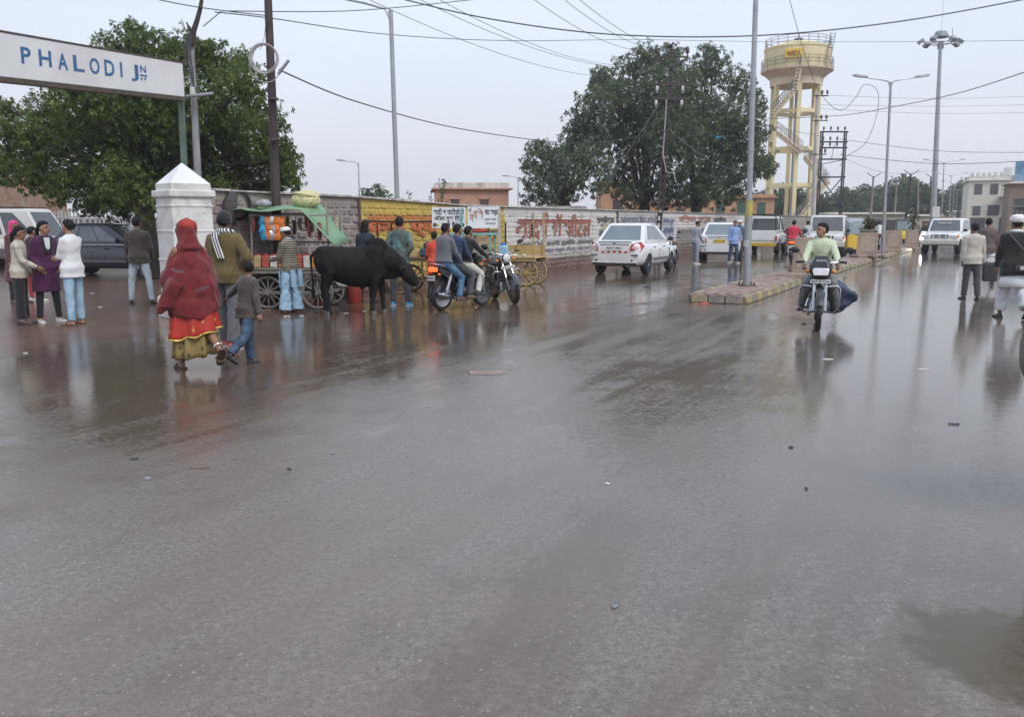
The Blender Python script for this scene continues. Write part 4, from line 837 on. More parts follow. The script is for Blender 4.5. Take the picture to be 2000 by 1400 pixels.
for i, (p, q) in enumerate((((800, -10), (1225, 133)), ((840, -10), (1215, 128)), ((700, -10), (1180, 150)), ((1030, -10), (1275, 100)), ((1090, -10), (1310, 98)), ((1120, -10), (1340, 103)))):
    cable(('upper of the paired lines falling to the big tree', 'lower of the paired lines falling to the big tree', 'faint long line above the pale cable', 'left line of three running to the power pole top', 'middle line of three running to the power pole top', 'right line of three running to the power pole top')[i], [(p[0], p[1], 20), (q[0], q[1], 36)], .007, .35)
cable('dark cable sweeping up to the right edge past the high mast', [(1500, 232, 50), (1640, 226, 45), (1760, 206, 40), (1880, 180, 34), (2050, 125, 28)], .016)
cable('loose cable hanging in a loop right of the water tower', [(1540, -8, 40), (1570, 100, 42), (1600, 178, 44), (1640, 216, 46), (1672, 190, 46), (1688, 166, 46), (1714, 178, 46), (1712, 225, 46), (1690, 280, 46), (1655, 305, 50), (1640, 325, 55)], .014)
for i, (y0, y1, y2) in enumerate(((186, 193, 187), (205, 208, 204), (213, 222, 219))): cable(('highest', 'middle', 'lowest')[i] + ' of three thin parallel lines right of the lattice pole', [(1602, y0, 60), (1830, y1, 62), (2060, y2, 64)], .010)
cable('long flat cable right of the transformer frame upper', [(1640, 272, 62), (1830, 295, 58), (2060, 298, 52)], .016)
cable('long flat cable right of the transformer frame lower', [(1640, 302, 62), (1830, 320, 58), (2060, 312, 50)], .020)
cable('thin slack cable ending at the high mast', [(1645, 308, 62), (1730, 338, 64), (1822, 334, 65.8)], .010)
cable('cable from the lamp pole over the tower columns to the transformer', [(1480, 240, 40), (1560, 258, 55), (1610, 268, 62)], .012)
# ================================================================== VEHICLES (local: forward +Y, right +X)
def q4(c, u, v):
    a = c[0].lerp(c[1], u); b = c[3].lerp(c[2], u); return a.lerp(b, v)
def pane(name, corners, uv, mat, parent, off=.006, th=.008):
    n = (corners[1] - corners[0]).cross(corners[3] - corners[0]).normalized()
    pts = [q4(corners, u, v) + n * (off - th) for u, v in uv]; mb = MB(); mb.prism(pts, n * th); return mb.build(name, mat, parent)
def wheel(parent, c, r, w, side=1, rim='hubcap', rimm=None, tyre_w=None, name='wheel'):
    c = Vector(c); ax = Vector((1, 0, 0))
    mb = MB(); mb.lathe(c, ax, [(r * .62, -w / 2), (r * .9, -w / 2), (r * .985, -w * .38), (r, -w * .2), (r, w * .2), (r * .985, w * .38), (r * .9, w / 2), (r * .62, w / 2)], 28); wo_ = mb.build(name, rubber, parent, smooth=35)
    rm = rimm or M('hubcap_silver', (.50, .51, .52), .35, .5, .15, 10)
    f = c + ax * side * (w / 2 - .012)
    mb = MB(); mb.lathe(f - ax * .03, ax, [(r * .64, 0), (r * .6, .012)], 24); mb.build('rim_shadow', blackplastic, wo_)
    mb = MB(); mb.lathe(f, ax * side, [(r * .64, -.03), (r * .66, .0), (r * .58, .006), (r * .56, -.012)], 28)
    k = 9 if rim == 'hubcap' else 5
    for i in range(k):
        a = 2 * math.pi * i / k; d = Vector((0, math.cos(a), math.sin(a))); t = Vector((0, -math.sin(a), math.cos(a)))
        wd = r * (.07 if rim == 'hubcap' else .11); mb.loft([[f + d * rr + t * s * ww + ax * side * (h) for s, h in ((-1, -.03), (1, -.03), (1, .004), (-1, .004))] for rr, ww in ((r * .1, wd * .8), (r * .6, wd))])
    mb.lathe(f, ax * side, [(r * .2, -.03), (r * .2, .008), (r * .1, .018), (.001, .02)], 16); mb.build('rim', rm, wo_, smooth=35); return wo_
def hull(stations, wheels, r, arch=1.18, W=.84):
    mb = MB(); rings = []
    for y, zb, zt, wb, wm, wt in stations:
        h = zt - zb; half = [(wb * .8, zb), (wb, zb + .05), (wm, zb + h * .34), (wm * 1.0, zb + h * .66), (wt * 1.01, zt - .05), (wt * .93, zt - .008), (wt * .5, zt + .008)]
        rings.append([Vector((x, y, z)) for x, z in half] + [Vector((-x, y, z)) for x, z in reversed(half)])
    mb.loft(rings); me = mb.fixed(mb.mesh('body')); me = bake(me, [('SUBSURF', dict(levels=1, render_levels=1, subdivision_type='CATMULL_CLARK'))])
    mods, ex = [], []
    for y in wheels:
        for s in (-1, 1):
            cut = MB(); cut.cyl((s * (W - .30), y, r * 1.02), (s * (W + .3), y, r * 1.02), r * arch, r * arch, 24); cm = cut.fixed(cut.mesh('cut'))
            b = bmesh.new(); b.from_mesh(cm)
            if b.calc_volume(signed=True) < 0: bmesh.ops.reverse_faces(b, faces=b.faces)
            b.to_mesh(cm); b.free(); co = bpy.data.objects.new('cut', cm); ex.append(co); mods.append(('BOOLEAN', dict(object=co, operation='DIFFERENCE', solver='EXACT')))
    return bake(me, mods, ex)
def stations_for(L, W, zb, belt, hood, nose, boot, tail, round_=.12):
    h = L / 2; w = W / 2
    return [(-h, zb + .12, tail - .03, w * .72, w * .82, w * .72), (-h + .03, zb + .06, tail, w * .82, w * .92, w * .82), (-h + .16, zb + .01, boot, w * .9, w * .985, w * .88), (-h + .5, zb, boot + .005, w * .93, w, w * .9), (-h + .95, zb, belt, w * .94, w, w * .92), (-h * .2, zb, belt, w * .94, w, w * .93), (h * .28, zb, belt, w * .94, w, w * .92), (h * .52, zb, hood, w * .93, w * .99, w * .88), (h * .8, zb + .01, (hood + nose) / 2 + .02, w * .9, w * .97, w * .8), (h - .1, zb + .05, nose, w * .82, w * .9, w * .72), (h, zb + .12, nose - .1, w * .66, w * .74, w * .6)]
def plate(parent, c, w, h, txt, bgm, back=True, rot=None, txtm=None):
    c = Vector(c); s = -1 if back else 1
    mb = MB(); mb.box(c, (w, .012, h)); p = mb.build('number_plate', bgm, parent, bevel=.004)
    rgt = Vector((1, 0, 0)) if back else Vector((-1, 0, 0))
    lettering(txt, txtm or M('plate_ink', (.03, .03, .03), .6), p, c + Vector((0, s * .008, 0)) - rgt * (w * .43) - Vector((0, 0, h * .28)), rgt, (0, 0, 1), w * .86, h * .56, bold=.03, lift=.002); return p
pl_white = M('plate_white', (.72, .72, .70), .5, 0, .05, 20); pl_yel = M('plate_yellow', (.75, .52, .03), .5, 0, .08, 20)
def car(label, loc, heading, paint, spec, cat='car', name='car', glass=None, group=None):
    g = thing(name, label, cat, loc, heading, group); L, W = spec['L'], spec['W']; gl = glass or glassm
    r = spec['r']; wy = spec['wheels']
    me = hull(spec['st'], wy, r, spec.get('arch', 1.18), W / 2); put('body', me, paint, g, 35)
    mb = MB(); mb.box((0, (wy[0] + wy[1]) / 2, spec['zb'] + .12), (W - .5, L * .8, .2)); mb.build('underbody', blackplastic, g)
    yb0, yr, yf, yf0, zbr, zbf, zr, w0, w1 = spec['cab']
    bl, br, fr_, fl = Vector((-w0, yb0, zbr)), Vector((w0, yb0, zbr)), Vector((w0, yf0, zbf)), Vector((-w0, yf0, zbf))
    tl, tr, tfr, tfl = Vector((-w1, yr, zr)), Vector((w1, yr, zr)), Vector((w1, yf, zr - .02)), Vector((-w1, yf, zr - .02))
    mb = MB(); dz = Vector((0, 0, -.12)); inn = lambda p: Vector((p.x * .86, p.y + (-.09 if p.y > (yr + yf) / 2 else .09), zr + .025))
    mb.loft([[p + dz for p in (bl, br, fr_, fl)], [bl, br, fr_, fl], [tl, tr, tfr, tfl], [inn(p) for p in (tl, tr, tfr, tfl)]]); mb.build('cabin', paint, g, smooth=30, bevel=.035)
    rear = (bl, br, tr, tl); front = (fr_, fl, tfl, tfr); rs = (br, fr_, tfr, tr); ls = (fl, bl, tl, tfl)
    m = spec.get('mg', .09)
    if spec.get('rearglass', True): pane('rear_window', rear, [(m, .10), (1 - m, .10), (1 - m * 1.1, .9), (m * 1.1, .9)], gl, g)
    pane('windscreen', front, [(m * .8, .08), (1 - m * .8, .08), (1 - m, .93), (m, .93)], gl, g)
    for fc, mir in ((rs, False), (ls, True)):
        for u0, u1, u2, u3 in spec['win']:
            uv = [(u0, .13), (u1, .13), (u2, .9), (u3, .9)]
            if mir: uv = [(1 - u, v) for u, v in reversed(uv)]
            pane('side_window', fc, uv, gl, g)
    for y in wy:
        for s in (-1, 1): wheel(g, (s * (W / 2 - spec.get('tw', .19) / 2 - .02), y, r), r, spec.get('tw', .19), s, spec.get('rim', 'hubcap'), spec.get('rimm'))
    w = W / 2
    for s in (-1, 1):
        ym = spec['mirror']; zm = zbf + .1
        mb = MB(); mb.ell((s * (w + .07), ym, zm), (.10, .06, .075)); mb.cyl((s * (w - .06), ym + .02, zm - .06), (s * (w + .03), ym, zm - .02), .02, n=6); mb.build('mirror', blackplastic, g, smooth=60)
        for yd in spec['handles']:
            mb = MB(); mb.box((s * (w * .985 + .006), yd, zbr - .16), (.02, .15, .028)); mb.build('door_handle', spec.get('handm', blackplastic), g, bevel=.006)
        for yd in spec['seams']:
            mb = MB(); mb.box((s * w * .982, yd, (spec['zb'] + zbr) / 2 + .0), (.036, .007, (zbr - spec['zb']) * .42)); mb.build('door_seam', blackplastic, g)
        if spec.get('strip'):
            y0, y1, z = spec['strip']; mb = MB(); mb.box((s * (w + .003), (y0 + y1) / 2, z), (.022, y1 - y0, .075)); mb.build('side_moulding', M('grey_plastic', (.13, .13, .135), .5), g, bevel=.008)
    return g
SED = dict(L=4.0, W=1.69, r=.295, zb=.22, wheels=(-1.17, 1.26), st=stations_for(4.0, 1.69, .24, .97, .97, .76, 1.02, .93), cab=(-1.50, -.92, .28, 1.12, .98, .95, 1.515, .765, .575), win=[(.14, .31, .31, .17), (.335, .60, .57, .335), (.62, .86, .72, .59)], mirror=.75, handles=(-.62, .35), seams=(-1.0, -.12, .92), strip=(-.75, .95, .46), mg=.08)
rd_ = math.degrees(math.atan2(WD.x, WD.y))
def sedan(label, loc, hd, platem, ptxt, tape=True):
    c = car(label, loc, hd, whitepaint, SED, glass=palegls)
    for s in (-1, 1):
        mb = MB(); P = [(s * .78, -1.80, .99), (s * .54, -1.985, .94), (s * .50, -2.0, .74), (s * .80, -1.90, .70), (s * .835, -1.62, .86)]
        mb.prism(P, (0, -.035, .0)); tlm = mb.build('tail_lamp', redlamp, c, bevel=.008)
        mb = MB(); mb.prism([(s * .57, -2.03, .80), (s * .76, -1.955, .79), (s * .78, -1.935, .85), (s * .57, -2.03, .87)], (0, -.012, 0)); mb.build('indicator', M('lamp_clear_pink', (.72, .5, .47), .2), tlm)
        mb = MB(); mb.box((s * .62, -1.995, .60), (.28, .03, .045), Matrix.Rotation(s * -.16, 3, 'Z')); mb.build('bumper_strip', M('grey_plastic'), c, bevel=.01)
        mb = MB(); mb.cyl((s * .56, -2.0, .45), (s * .56, -2.02, .45), .028, n=10); mb.build('parking_sensor', blackplastic, c)
    mb = MB(); mb.box((0, -1.985, .91), (.92, .03, .035)); mb.build('chrome_strip', M('lip_grey', (.30, .30, .31), .4), c, bevel=.008)
    mb = MB(); mb.box((0, -1.955, .985), (1.05, .03, .03)); mb.build('boot_seam', M('grey_plastic'), c)
    mb = MB(); mb.cyl((0, -1.99, .955), (0, -2.004, .955), .035, n=14); mb.build('badge', chrome, c)
    plate(c, (0, -2.012, .80), .50, .125, ptxt, platem)
    if tape:
        for i in range(9):
            mb = MB(); x = -.36 + .09 * i; mb.add([(x - .045, -2.006, .665), (x + .045, -2.006, .665), (x + .06, -2.006, .715), (x - .03, -2.006, .715)], [(0, 1, 2, 3)]); mb.build('reflective_tape', (redlamp, pl_white)[i % 2], c)
    mb = MB(); mb.box((0, -1.97, .33), (1.36, .07, .05)); mb.build('valance', blackplastic, c, bevel=.015)
    mb = MB(); mb.box((0, -1.98, .385), (1.42, .05, .02)); mb.build('bumper_edge', M('lip_white', (.75, .75, .76), .3), c, bevel=.006)
    mb = MB(); mb.cyl((.42, -1.7, .27), (.42, -1.99, .27), .028, n=8); mb.build('exhaust', steel, c)
    for s in (-1, 1): mb = MB(); mb.box((s * .62, 1.86, .72), (.34, .16, .14), Matrix.Rotation(s * .35, 3, 'Z')); mb.build('headlamp', whitelamp, c, bevel=.03)
    mb = MB(); mb.ell((.62, -.72, .90), (.01, .01, .01)); return c
p = (G(1171, 535) + G(1260, 534)) / 2; p = p + WD * 1.15
sedan('white sedan parked by the wall, its rear with white plate toward the camera', p, rd_ - 1, pl_white, 'RJ19 T 8931')
p = G(1392, 508) + WD * 1.3
sedan('white sedan with yellow number plate behind the two standing men', p, rd_ - 12, pl_yel, 'RJ19 TA 4521', False)
# dark sedan and white van in the yard
DK = dict(SED); darkpaint = M('dark_car_paint', (.055, .062, .075), .3, .3, .1, 2, coat=.6, stain=((.16, .13, .11), .35))
p = G(222, 538); dkc = car('dark grey sedan parked side-on in the yard left of the white pillar', p, 96, darkpaint, DK, glass=M('clear_car_glass', (.20, .23, .24), .08, 0, .3, 2, spec=.9))
for s in (-1, 1): mb = MB(); mb.box((s * .62, 1.86, .72), (.34, .16, .14), Matrix.Rotation(s * .35, 3, 'Z')); mb.build('headlamp', whitelamp, dkc, bevel=.03)
for s in (-1, 1): mb = MB(); mb.box((s * .66, -1.93, .82), (.28, .10, .16)); mb.build('tail_lamp', redlamp, dkc, bevel=.03)
plate(dkc, (0, 2.005, .42), .5, .12, 'RJ19 CA', pl_white, back=False)
mb = MB(); mb.torus((.38, .45, 1.02), (0, 1, .4), .17, .016, 20, 6); mb.build('steering_wheel', blackplastic, dkc)
for s in (-1, 1): mb = MB(); mb.beam((s * .86, -1.1, .93), (s * .86, 1.2, .93), .01, .02); mb.build('chrome_strip', chrome, dkc)
VAN = dict(L=4.5, W=1.75, r=.33, zb=.32, wheels=(-1.35, 1.35), st=stations_for(4.5, 1.75, .34, 1.06, 1.04, .86, 1.06, 1.0), cab=(-2.16, -2.06, .62, 1.15, 1.04, 1.04, 1.98, .80, .68), win=[(.03, .29, .29, .05), (.33, .60, .60, .33), (.64, .93, .80, .64)], mirror=1.0, handles=(-.35, .55), seams=(-1.2, -.2, .9), rim='steel')
p = G(52, 525); van = car('white utility van with dark side windows parked at far left', p, 93, M('white_van_paint', (.66, .66, .62), .35, 0, .05, 2, coat=.4, stain=((.4, .35, .3), .3)), VAN, cat='van', name='van')
mb = MB(); mb.box((.885, 0, .58), (.03, 3.7, .26)); mb.box((-.885, 0, .58), (.03, 3.7, .26)); mb.build('grey_cladding', M('grey_plastic'), van, bevel=.01)
for s in (-1, 1): mb = MB(); mb.box((s * .6, 2.16, .82), (.36, .14, .18)); mb.build('headlamp', whitelamp, van, bevel=.02)
mb = MB(); mb.box((0, 2.22, .5), (1.65, .12, .2)); mb.box((0, -2.22, .5), (1.65, .12, .2)); mb.build('bumper', M('grey_plastic'), van, bevel=.03)
mb = MB(); [mb.beam((s * .62, -1.9, 2.05), (s * .62, .5, 2.05), .03, .03) for s in (-1, 1)]; mb.build('roof_rail', darkmetal, van)
# boxy utility vehicles of the road
BOX = dict(L=4.2, W=1.72, r=.35, zb=.40, wheels=(-1.25, 1.3), st=stations_for(4.2, 1.72, .42, 1.08, 1.08, 1.0, 1.08, 1.04), cab=(-.42, -.36, .55, .92, 1.06, 1.06, 1.80, .79, .70), win=[(.12, .48, .48, .14), (.54, .92, .78, .54)], mirror=.85, handles=(-.1,), seams=(-.3, .72), tw=.22, rim='steel', mg=.07)
def boxy_front(c, bull=True, lit=False):
    for s in (-1, 1):
        mb = MB(); mb.box((s * .60, 2.075, .86), (.30, .06, .17)); mb.build('headlamp', whitelamp, c, bevel=.03)
        mb = MB(); mb.box((s * .80, 2.03, .86), (.08, .08, .15)); mb.build('indicator', amber, c, bevel=.01)
    for z in (.80, .87, .94): mb = MB(); mb.box((0, 2.085, z), (.78, .03, .035)); mb.build('grille_bar', M('grille_dark', (.04, .04, .045), .5), c)
    for x in (-.28, 0, .28): mb = MB(); mb.box((x, 2.10, .87), (.06, .03, .22)); mb.build('grille_post', whitepaint, c)
    mb = MB(); mb.box((0, 2.14, .58), (1.72, .16, .24)); mb.build('bumper', M('bumper_cream', (.55, .52, .46), .5, 0, .1, 4), c, bevel=.04)
    for s in (-1, 1): mb = MB(); mb.cyl((s * .52, 2.2, .60), (s * .52, 2.235, .60), .06, n=12); mb.build('fog_lamp', whitelamp, c)
    plate(c, (0, 2.23, .58), .45, .11, 'RJ43 GA 1207', pl_white, back=False)
p = G(1846, 496) + WD * 1.35
SUV = dict(BOX); SUV['cab'] = (-1.95, -1.88, .40, .85, 1.06, 1.06, 1.72, .79, .69); SUV['win'] = [(.04, .3, .3, .05), (.34, .62, .62, .34), (.66, .95, .80, .66)]
suv = car('white boxy utility vehicle coming toward the camera on the right lane', p, rd_ + 180 + 8, whitepaint, SUV, cat='car', name='utility_vehicle', glass=M('screen_glass', (.10, .11, .11), .08, 0, .3, 2, spec=.9)); boxy_front(suv)
for x in (-.3, -.1, .12, .32): mb = MB(); mb.box((x, .3, 1.775), (.14, .1, .045)); mb.build('roof_light', M('roof_lamp', (.6, .42, .30), .4), suv, bevel=.01)
mb = MB(); mb.box((.05, .62, 1.50), (.62, .012, .10), Matrix.Rotation(-.6, 3, 'X')); mb.build('screen_sticker', M('poster_white'), suv)
jp = G(1606, 501) + WD * 1.3; JEEP = dict(BOX); JEEP['cab'] = (-1.85, -1.8, .35, .55, 1.08, 1.08, 1.85, .78, .74); JEEP['win'] = [(.05, .35, .35, .05), (.4, .65, .65, .4), (.7, .95, .9, .7)]
jeep = car('white jeep facing the camera behind the green shirted rider', jp, rd_ + 180 - 4, M('white_van_paint'), JEEP, name='jeep', cat='jeep', glass=M('screen_glass')); boxy_front(jeep)
mb = MB(); mb.box((-.86, .6, 1.0), (.05, .3, .3)); mb.build('step', blackplastic, jeep)
# pickup seen from behind
p = G(1478, 497) + WD * 2.0; pk_ = car('white pickup truck with empty bed seen from behind the lamp pole', p, rd_ - 3, whitepaint, BOX, name='pickup_truck', cat='pickup')
mb = MB(); mb.box((0, -1.3, 1.06), (1.5, 1.5, .1)); mb.build('bed_floor', M('grey_plastic'), pk_)
for s in (-1, 1): mb = MB(); mb.box((s * .82, -1.3, 1.13), (.05, 1.6, .10)); mb.build('bed_side', whitepaint, pk_, bevel=.01)
mb = MB(); mb.box((0, -2.11, .92), (1.6, .05, .48)); tg = mb.build('tailgate', whitepaint, pk_, bevel=.015)
mb = MB(); mb.tube([(-.72, -.58, 1.1), (-.72, -.58, 1.86), (-.6, -.58, 1.92), (.6, -.58, 1.92), (.72, -.58, 1.86), (.72, -.58, 1.1)], .028, 8); mb.tube([(-.72, -2.05, 1.1), (-.72, -2.05, 1.86), (-.6, -2.05, 1.92), (.6, -2.05, 1.92), (.72, -2.05, 1.86), (.72, -2.05, 1.1)], .025, 8)
for s in (-1, 1): mb.tube([(s * .72, -2.05, 1.86), (s * .72, -.58, 1.86)], .022, 6)
mb.build('bed_frame', darkmetal, pk_, smooth=True)
for s in (-1, 1): mb = MB(); mb.box((s * .78, -2.13, .78), (.1, .06, .22)); mb.build('tail_lamp', redlamp, pk_, bevel=.01)
mb = MB(); mb.box((0, -2.15, .48), (1.6, .1, .16)); mb.build('bumper', M('bumper_yellow', (.55, .36, .04), .5, 0, .2), pk_, bevel=.02)
# autorickshaws
def rickshaw(label, loc, hd, hood, side, group):
    a = thing('autorickshaw', label, 'autorickshaw', loc, hd, group)
    for x, y in ((-.52, -.75), (.52, -.75), (0, 1.05)): wheel(a, (x, y, .21), .21, .11, 1 if x > 0 else -1, 'steel')
    mb = MB(); mb.loft([[Vector((s * w, y, z)) for s, z in ((-1, .28), (1, .28), (1, zt), (-1, zt))] for y, w, zt in ((-1.25, .56, .95), (-1.1, .63, 1.0), (-.3, .64, .92), (-.1, .63, .55), (.5, .55, .5), (.85, .42, .9), (1.15, .26, .85), (1.3, .14, .6))]); mb.build('body', side, a, smooth=40, bevel=.03)
    mb = MB(); mb.loft([[Vector((x, y, z)) for x, z in ((-w, 1.0), (-w, zt - .12), (-w * .8, zt), (w * .8, zt), (w, zt - .12), (w, 1.0))] for y, w, zt in ((-1.22, .57, 1.62), (-.9, .62, 1.72), (.1, .62, 1.74), (.2, .60, 1.72))], caps=True); mb.build('hood', hood, a, smooth=40)
    mb = MB(); mb.box((0, -1.2, 1.36), (.5, .06, .24)); mb.build('rear_window', glassm, a, bevel=.02)
    mb = MB(); mb.add([(-.5, .75, .95), (.5, .75, .95), (.5, .45, 1.62), (-.5, .45, 1.62)], [(0, 1, 2, 3)]); mb.build('windscreen', palegls, a)
    mb = MB(); [mb.cyl((s * .5, .76, .9), (s * .55, .2, 1.7), .02, n=6) for s in (-1, 1)]; mb.box((0, .33, 1.70), (1.1, .3, .04)); mb.build('frame', darkmetal, a)
    for s in (-1, 1): mb = MB(); mb.box((s * .46, -1.27, .78), (.12, .05, .16)); mb.build('tail_lamp', redlamp, a, bevel=.015)
    mb = MB(); mb.box((0, -1.27, 1.12), (.9, .04, .14)); mb.build('number_panel', M('panel_pale', (.6, .55, .4), .6), a)
    return a
gr_h = M('hood_grey', (.30, .34, .38), .6, 0, .15, 3); bl_h = M('hood_black', (.02, .02, .022), .6, 0, .3); ye_s = M('rick_yellow', (.70, .46, .04), .45, 0, .08); gn_s = M('rick_green', (.03, .13, .07), .45)
rickshaw('grey hooded autorickshaw with yellow side right of the jeep', G(1655, 500) + WD * 1.2, rd_ + 24, gr_h, ye_s, 'autorickshaws in the far lane')
rickshaw('black hooded autorickshaw behind the first concrete planter', G(1700, 488) + WD * 1.2, rd_ + 10, bl_h, M('rick_dark', (.10, .08, .07), .5), 'autorickshaws in the far lane')
rickshaw('small far autorickshaw with yellow front between two planters', G(1764, 474), rd_ + 176, gr_h, ye_s, 'autorickshaws in the far lane')
# ------------------------------------------------------------------ motorcycles
def spoked(parent, c, r, w, name, spokes=24, rimm=None, alloy=False, disc=True):
    c = Vector(c); ax = Vector((1, 0, 0))
    mb = MB(); mb.torus(c, ax, r - w * .5, w * .5, 36, 10); wo_ = mb.build(name, rubber, parent, smooth=True)
    mb = MB(); mb.lathe(c, ax, [(r - w * 1.15, -w * .36), (r - w * .82, -w * .40), (r - w * .95, 0), (r - w * .82, w * .40), (r - w * 1.15, w * .36)], 36); mb.build('rim', rimm or chrome, wo_, smooth=35)
    mb = MB(); mb.cyl(c - ax * .06, c + ax * .06, .055, n=14); mb.build('hub', M('hub_grey', (.25, .25, .26), .4, .6), wo_, smooth=35)
    mb = MB()
    n = 6 if alloy else spokes
    for i in range(n):
        a = 2 * math.pi * i / n; d = Vector((0, math.cos(a), math.sin(a)))
        if alloy: mb.beam(c + d * .04, c + d * (r - w), .035, .03, ax)
        else: mb.cyl(c + ax * (.04 if i % 2 else -.04) + d * .05, c + d * (r - w), .0035, n=4)
    tag(mb.build('spokes', M('hub_grey') if alloy else chrome, wo_), kind='stuff'); return wo_
def motorcycle(label, loc, hd, tank, group, lean=0, steer=0, lit=None, plate_txt='RJ19 SK', guard=True, cowl=True, rimm=None, alloy=True, roll=0, rearplate=True, headlit=False, decal=None, sc_=.95):
    m = thing('motorcycle', label, 'motorcycle', loc, hd, group, sc_); m.rotation_euler = (0, R(roll), -R(hd))
    r = .305; yf, yr = .64, -.62; dk_ = M('bike_black', (.016, .016, .018), .3, 0, .2, 5, coat=.3); eng = M('engine_grey', (.13, .13, .135), .45, .6, .2, 10)
    spoked(m, (0, yf, r), r, .085, 'front_wheel', rimm=rimm, alloy=alloy); spoked(m, (0, yr, r), r, .095, 'rear_wheel', rimm=rimm, alloy=alloy)
    mb = MB()
    for s in (-1, 1): mb.tube([(s * .085, yf, r), (s * .085, .42, .74), (s * .08, .33, .95)], [.026, .026, .02], 10)
    mb.box((0, .38, .86), (.2, .06, .04)); mb.build('fork', chrome, m, smooth=35)
    mb = MB(); n = 10; mb.loft([[Vector((x, yf + math.cos(a) * rr, r + math.sin(a) * rr)) for x, rr in ((-.06, r + .015), (0, r + .045), (.06, r + .015), (0, r + .03))] for a in [R(20 + 120 * i / n) for i in range(n + 1)]]); mb.build('front_mudguard', tank, m, smooth=35)
    mb = MB(); mb.loft([[Vector((x, yr + math.cos(a) * rr, r + math.sin(a) * rr)) for x, rr in ((-.07, r + .02), (0, r + .06), (.07, r + .02), (0, r + .04))] for a in [R(40 + 160 * i / n) for i in range(n + 1)]]); mb.build('rear_mudguard', dk_, m, smooth=35)
    mb = MB(); mb.tube([(0, .36, .88), (0, .28, .55), (0, .12, .3), (0, -.2, .28), (0, -.32, .5), (0, -.36, .72)], .022, 8); mb.tube([(0, .34, .86), (0, .0, .78), (0, -.4, .74), (0, -.8, .82)], .024, 8); mb.build('frame', darkmetal, m, smooth=True)
    mb = MB(); mb.box((0, .06, .36), (.26, .30, .20)); mb.ell((.12, .0, .34), (.06, .13, .11)); mb.ell((-.12, .0, .34), (.06, .13, .11)); mb.build('engine', eng, m, bevel=.03)
    mb = MB(); [mb.box((0, .15 + .012 * (i % 2), .47 + .028 * i), (.2 - .006 * i, .18, .012)) for i in range(6)]; mb.box((0, .15, .55), (.15, .14, .17)); mb.build('cylinder_fins', eng, m)
    mb = MB(); rings = []
    for y, w, z0, z1 in ((-.12, .06, .76, .82), (-.05, .10, .74, .90), (.10, .135, .72, .98), (.24, .13, .74, 1.0), (.34, .09, .80, .97), (.40, .04, .86, .92)):
        zc, hh = (z0 + z1) / 2, (z1 - z0) / 2; rings.append([Vector((w * math.cos(2 * math.pi * k / 12), y, zc + hh * math.sin(2 * math.pi * k / 12))) for k in range(12)])
    mb.loft(rings); mb.build('fuel_tank', tank, m, smooth='all')
    mb = MB(); rings = []
    for y, w, z in ((-.02, .09, .80), (-.15, .125, .785), (-.35, .14, .80), (-.55, .125, .84), (-.72, .09, .87)): rings.append([Vector((w * math.cos(2 * math.pi * k / 10), y, z + .05 * math.sin(2 * math.pi * k / 10))) for k in range(10)])
    mb.loft(rings); mb.build('seat', M('seat_vinyl', (.02, .02, .022), .5, 0, .2, 8), m, smooth='all')
    for s in (-1, 1):
        mb = MB(); mb.prism([(s * .12, -.08, .74), (s * .13, -.42, .76), (s * .11, -.82, .86), (s * .11, -.78, .76), (s * .13, -.4, .58), (s * .12, -.12, .55)], (s * .02, 0, 0)); mb.build('side_panel', tank, m, bevel=.01)
        mb = MB(); mb.cyl((s * .13, -.62, .33), (s * .14, -.46, .76), .018, n=8); mb.cyl((s * .132, -.60, .40), (s * .138, -.49, .68), .036, n=10); mb.build('shock_absorber', chrome, m, smooth=35)
        mb = MB(); mb.beam((s * .10, yr, r), (s * .10, -.1, .32), .03, .045); mb.build('swingarm', darkmetal, m)
        mb = MB(); mb.cyl((s * .12, -.05, .30), (s * .30, -.05, .30), .016, n=8); mb.build('footrest', rubber, m)
        mb = MB(); mb.tube([(s * .04, .32, 1.0), (s * .16, .30, 1.04), (s * .27, .25, 1.05), (s * .36, .20, 1.04)], .013, 8); hb = mb.build('handlebar', chrome, m, smooth=True)
        mb = MB(); mb.cyl((s * .26, .255, 1.05), (s * .375, .19, 1.04), .019, n=8); mb.build('grip', rubber, hb)
        mb = MB(); mb.tube([(s * .25, .27, 1.05), (s * .31, .30, 1.16), (s * .36, .29, 1.22)], .007, 6); mb.ell((s * .40, .28, 1.235), (.075, .018, .045), Matrix.Rotation(s * -.15, 3, 'Y')); mb.build('mirror', blackplastic, m, smooth=60)
        mb = MB(); mb.ell((s * .19, .36, .90), (.045, .03, .028)); mb.ell((s * .16, -.86, .74), (.04, .03, .028)); mb.build('indicator', amber, m, smooth=60)
    mb = MB(); mb.tube([(.10, .2, .42), (.13, .26, .26), (.15, .1, .2), (.16, -.3, .23), (.17, -.42, .25)], .022, 8); mb.tube([(.17, -.40, .25), (.18, -.55, .28), (.19, -.95, .36)], [.03, .045, .042], 10); mb.build('exhaust', chrome, m, smooth=35)
    mb = MB(); mb.box((-.09, -.3, .34), (.025, .66, .10)); mb.build('chain_cover', dk_, m, bevel=.02)
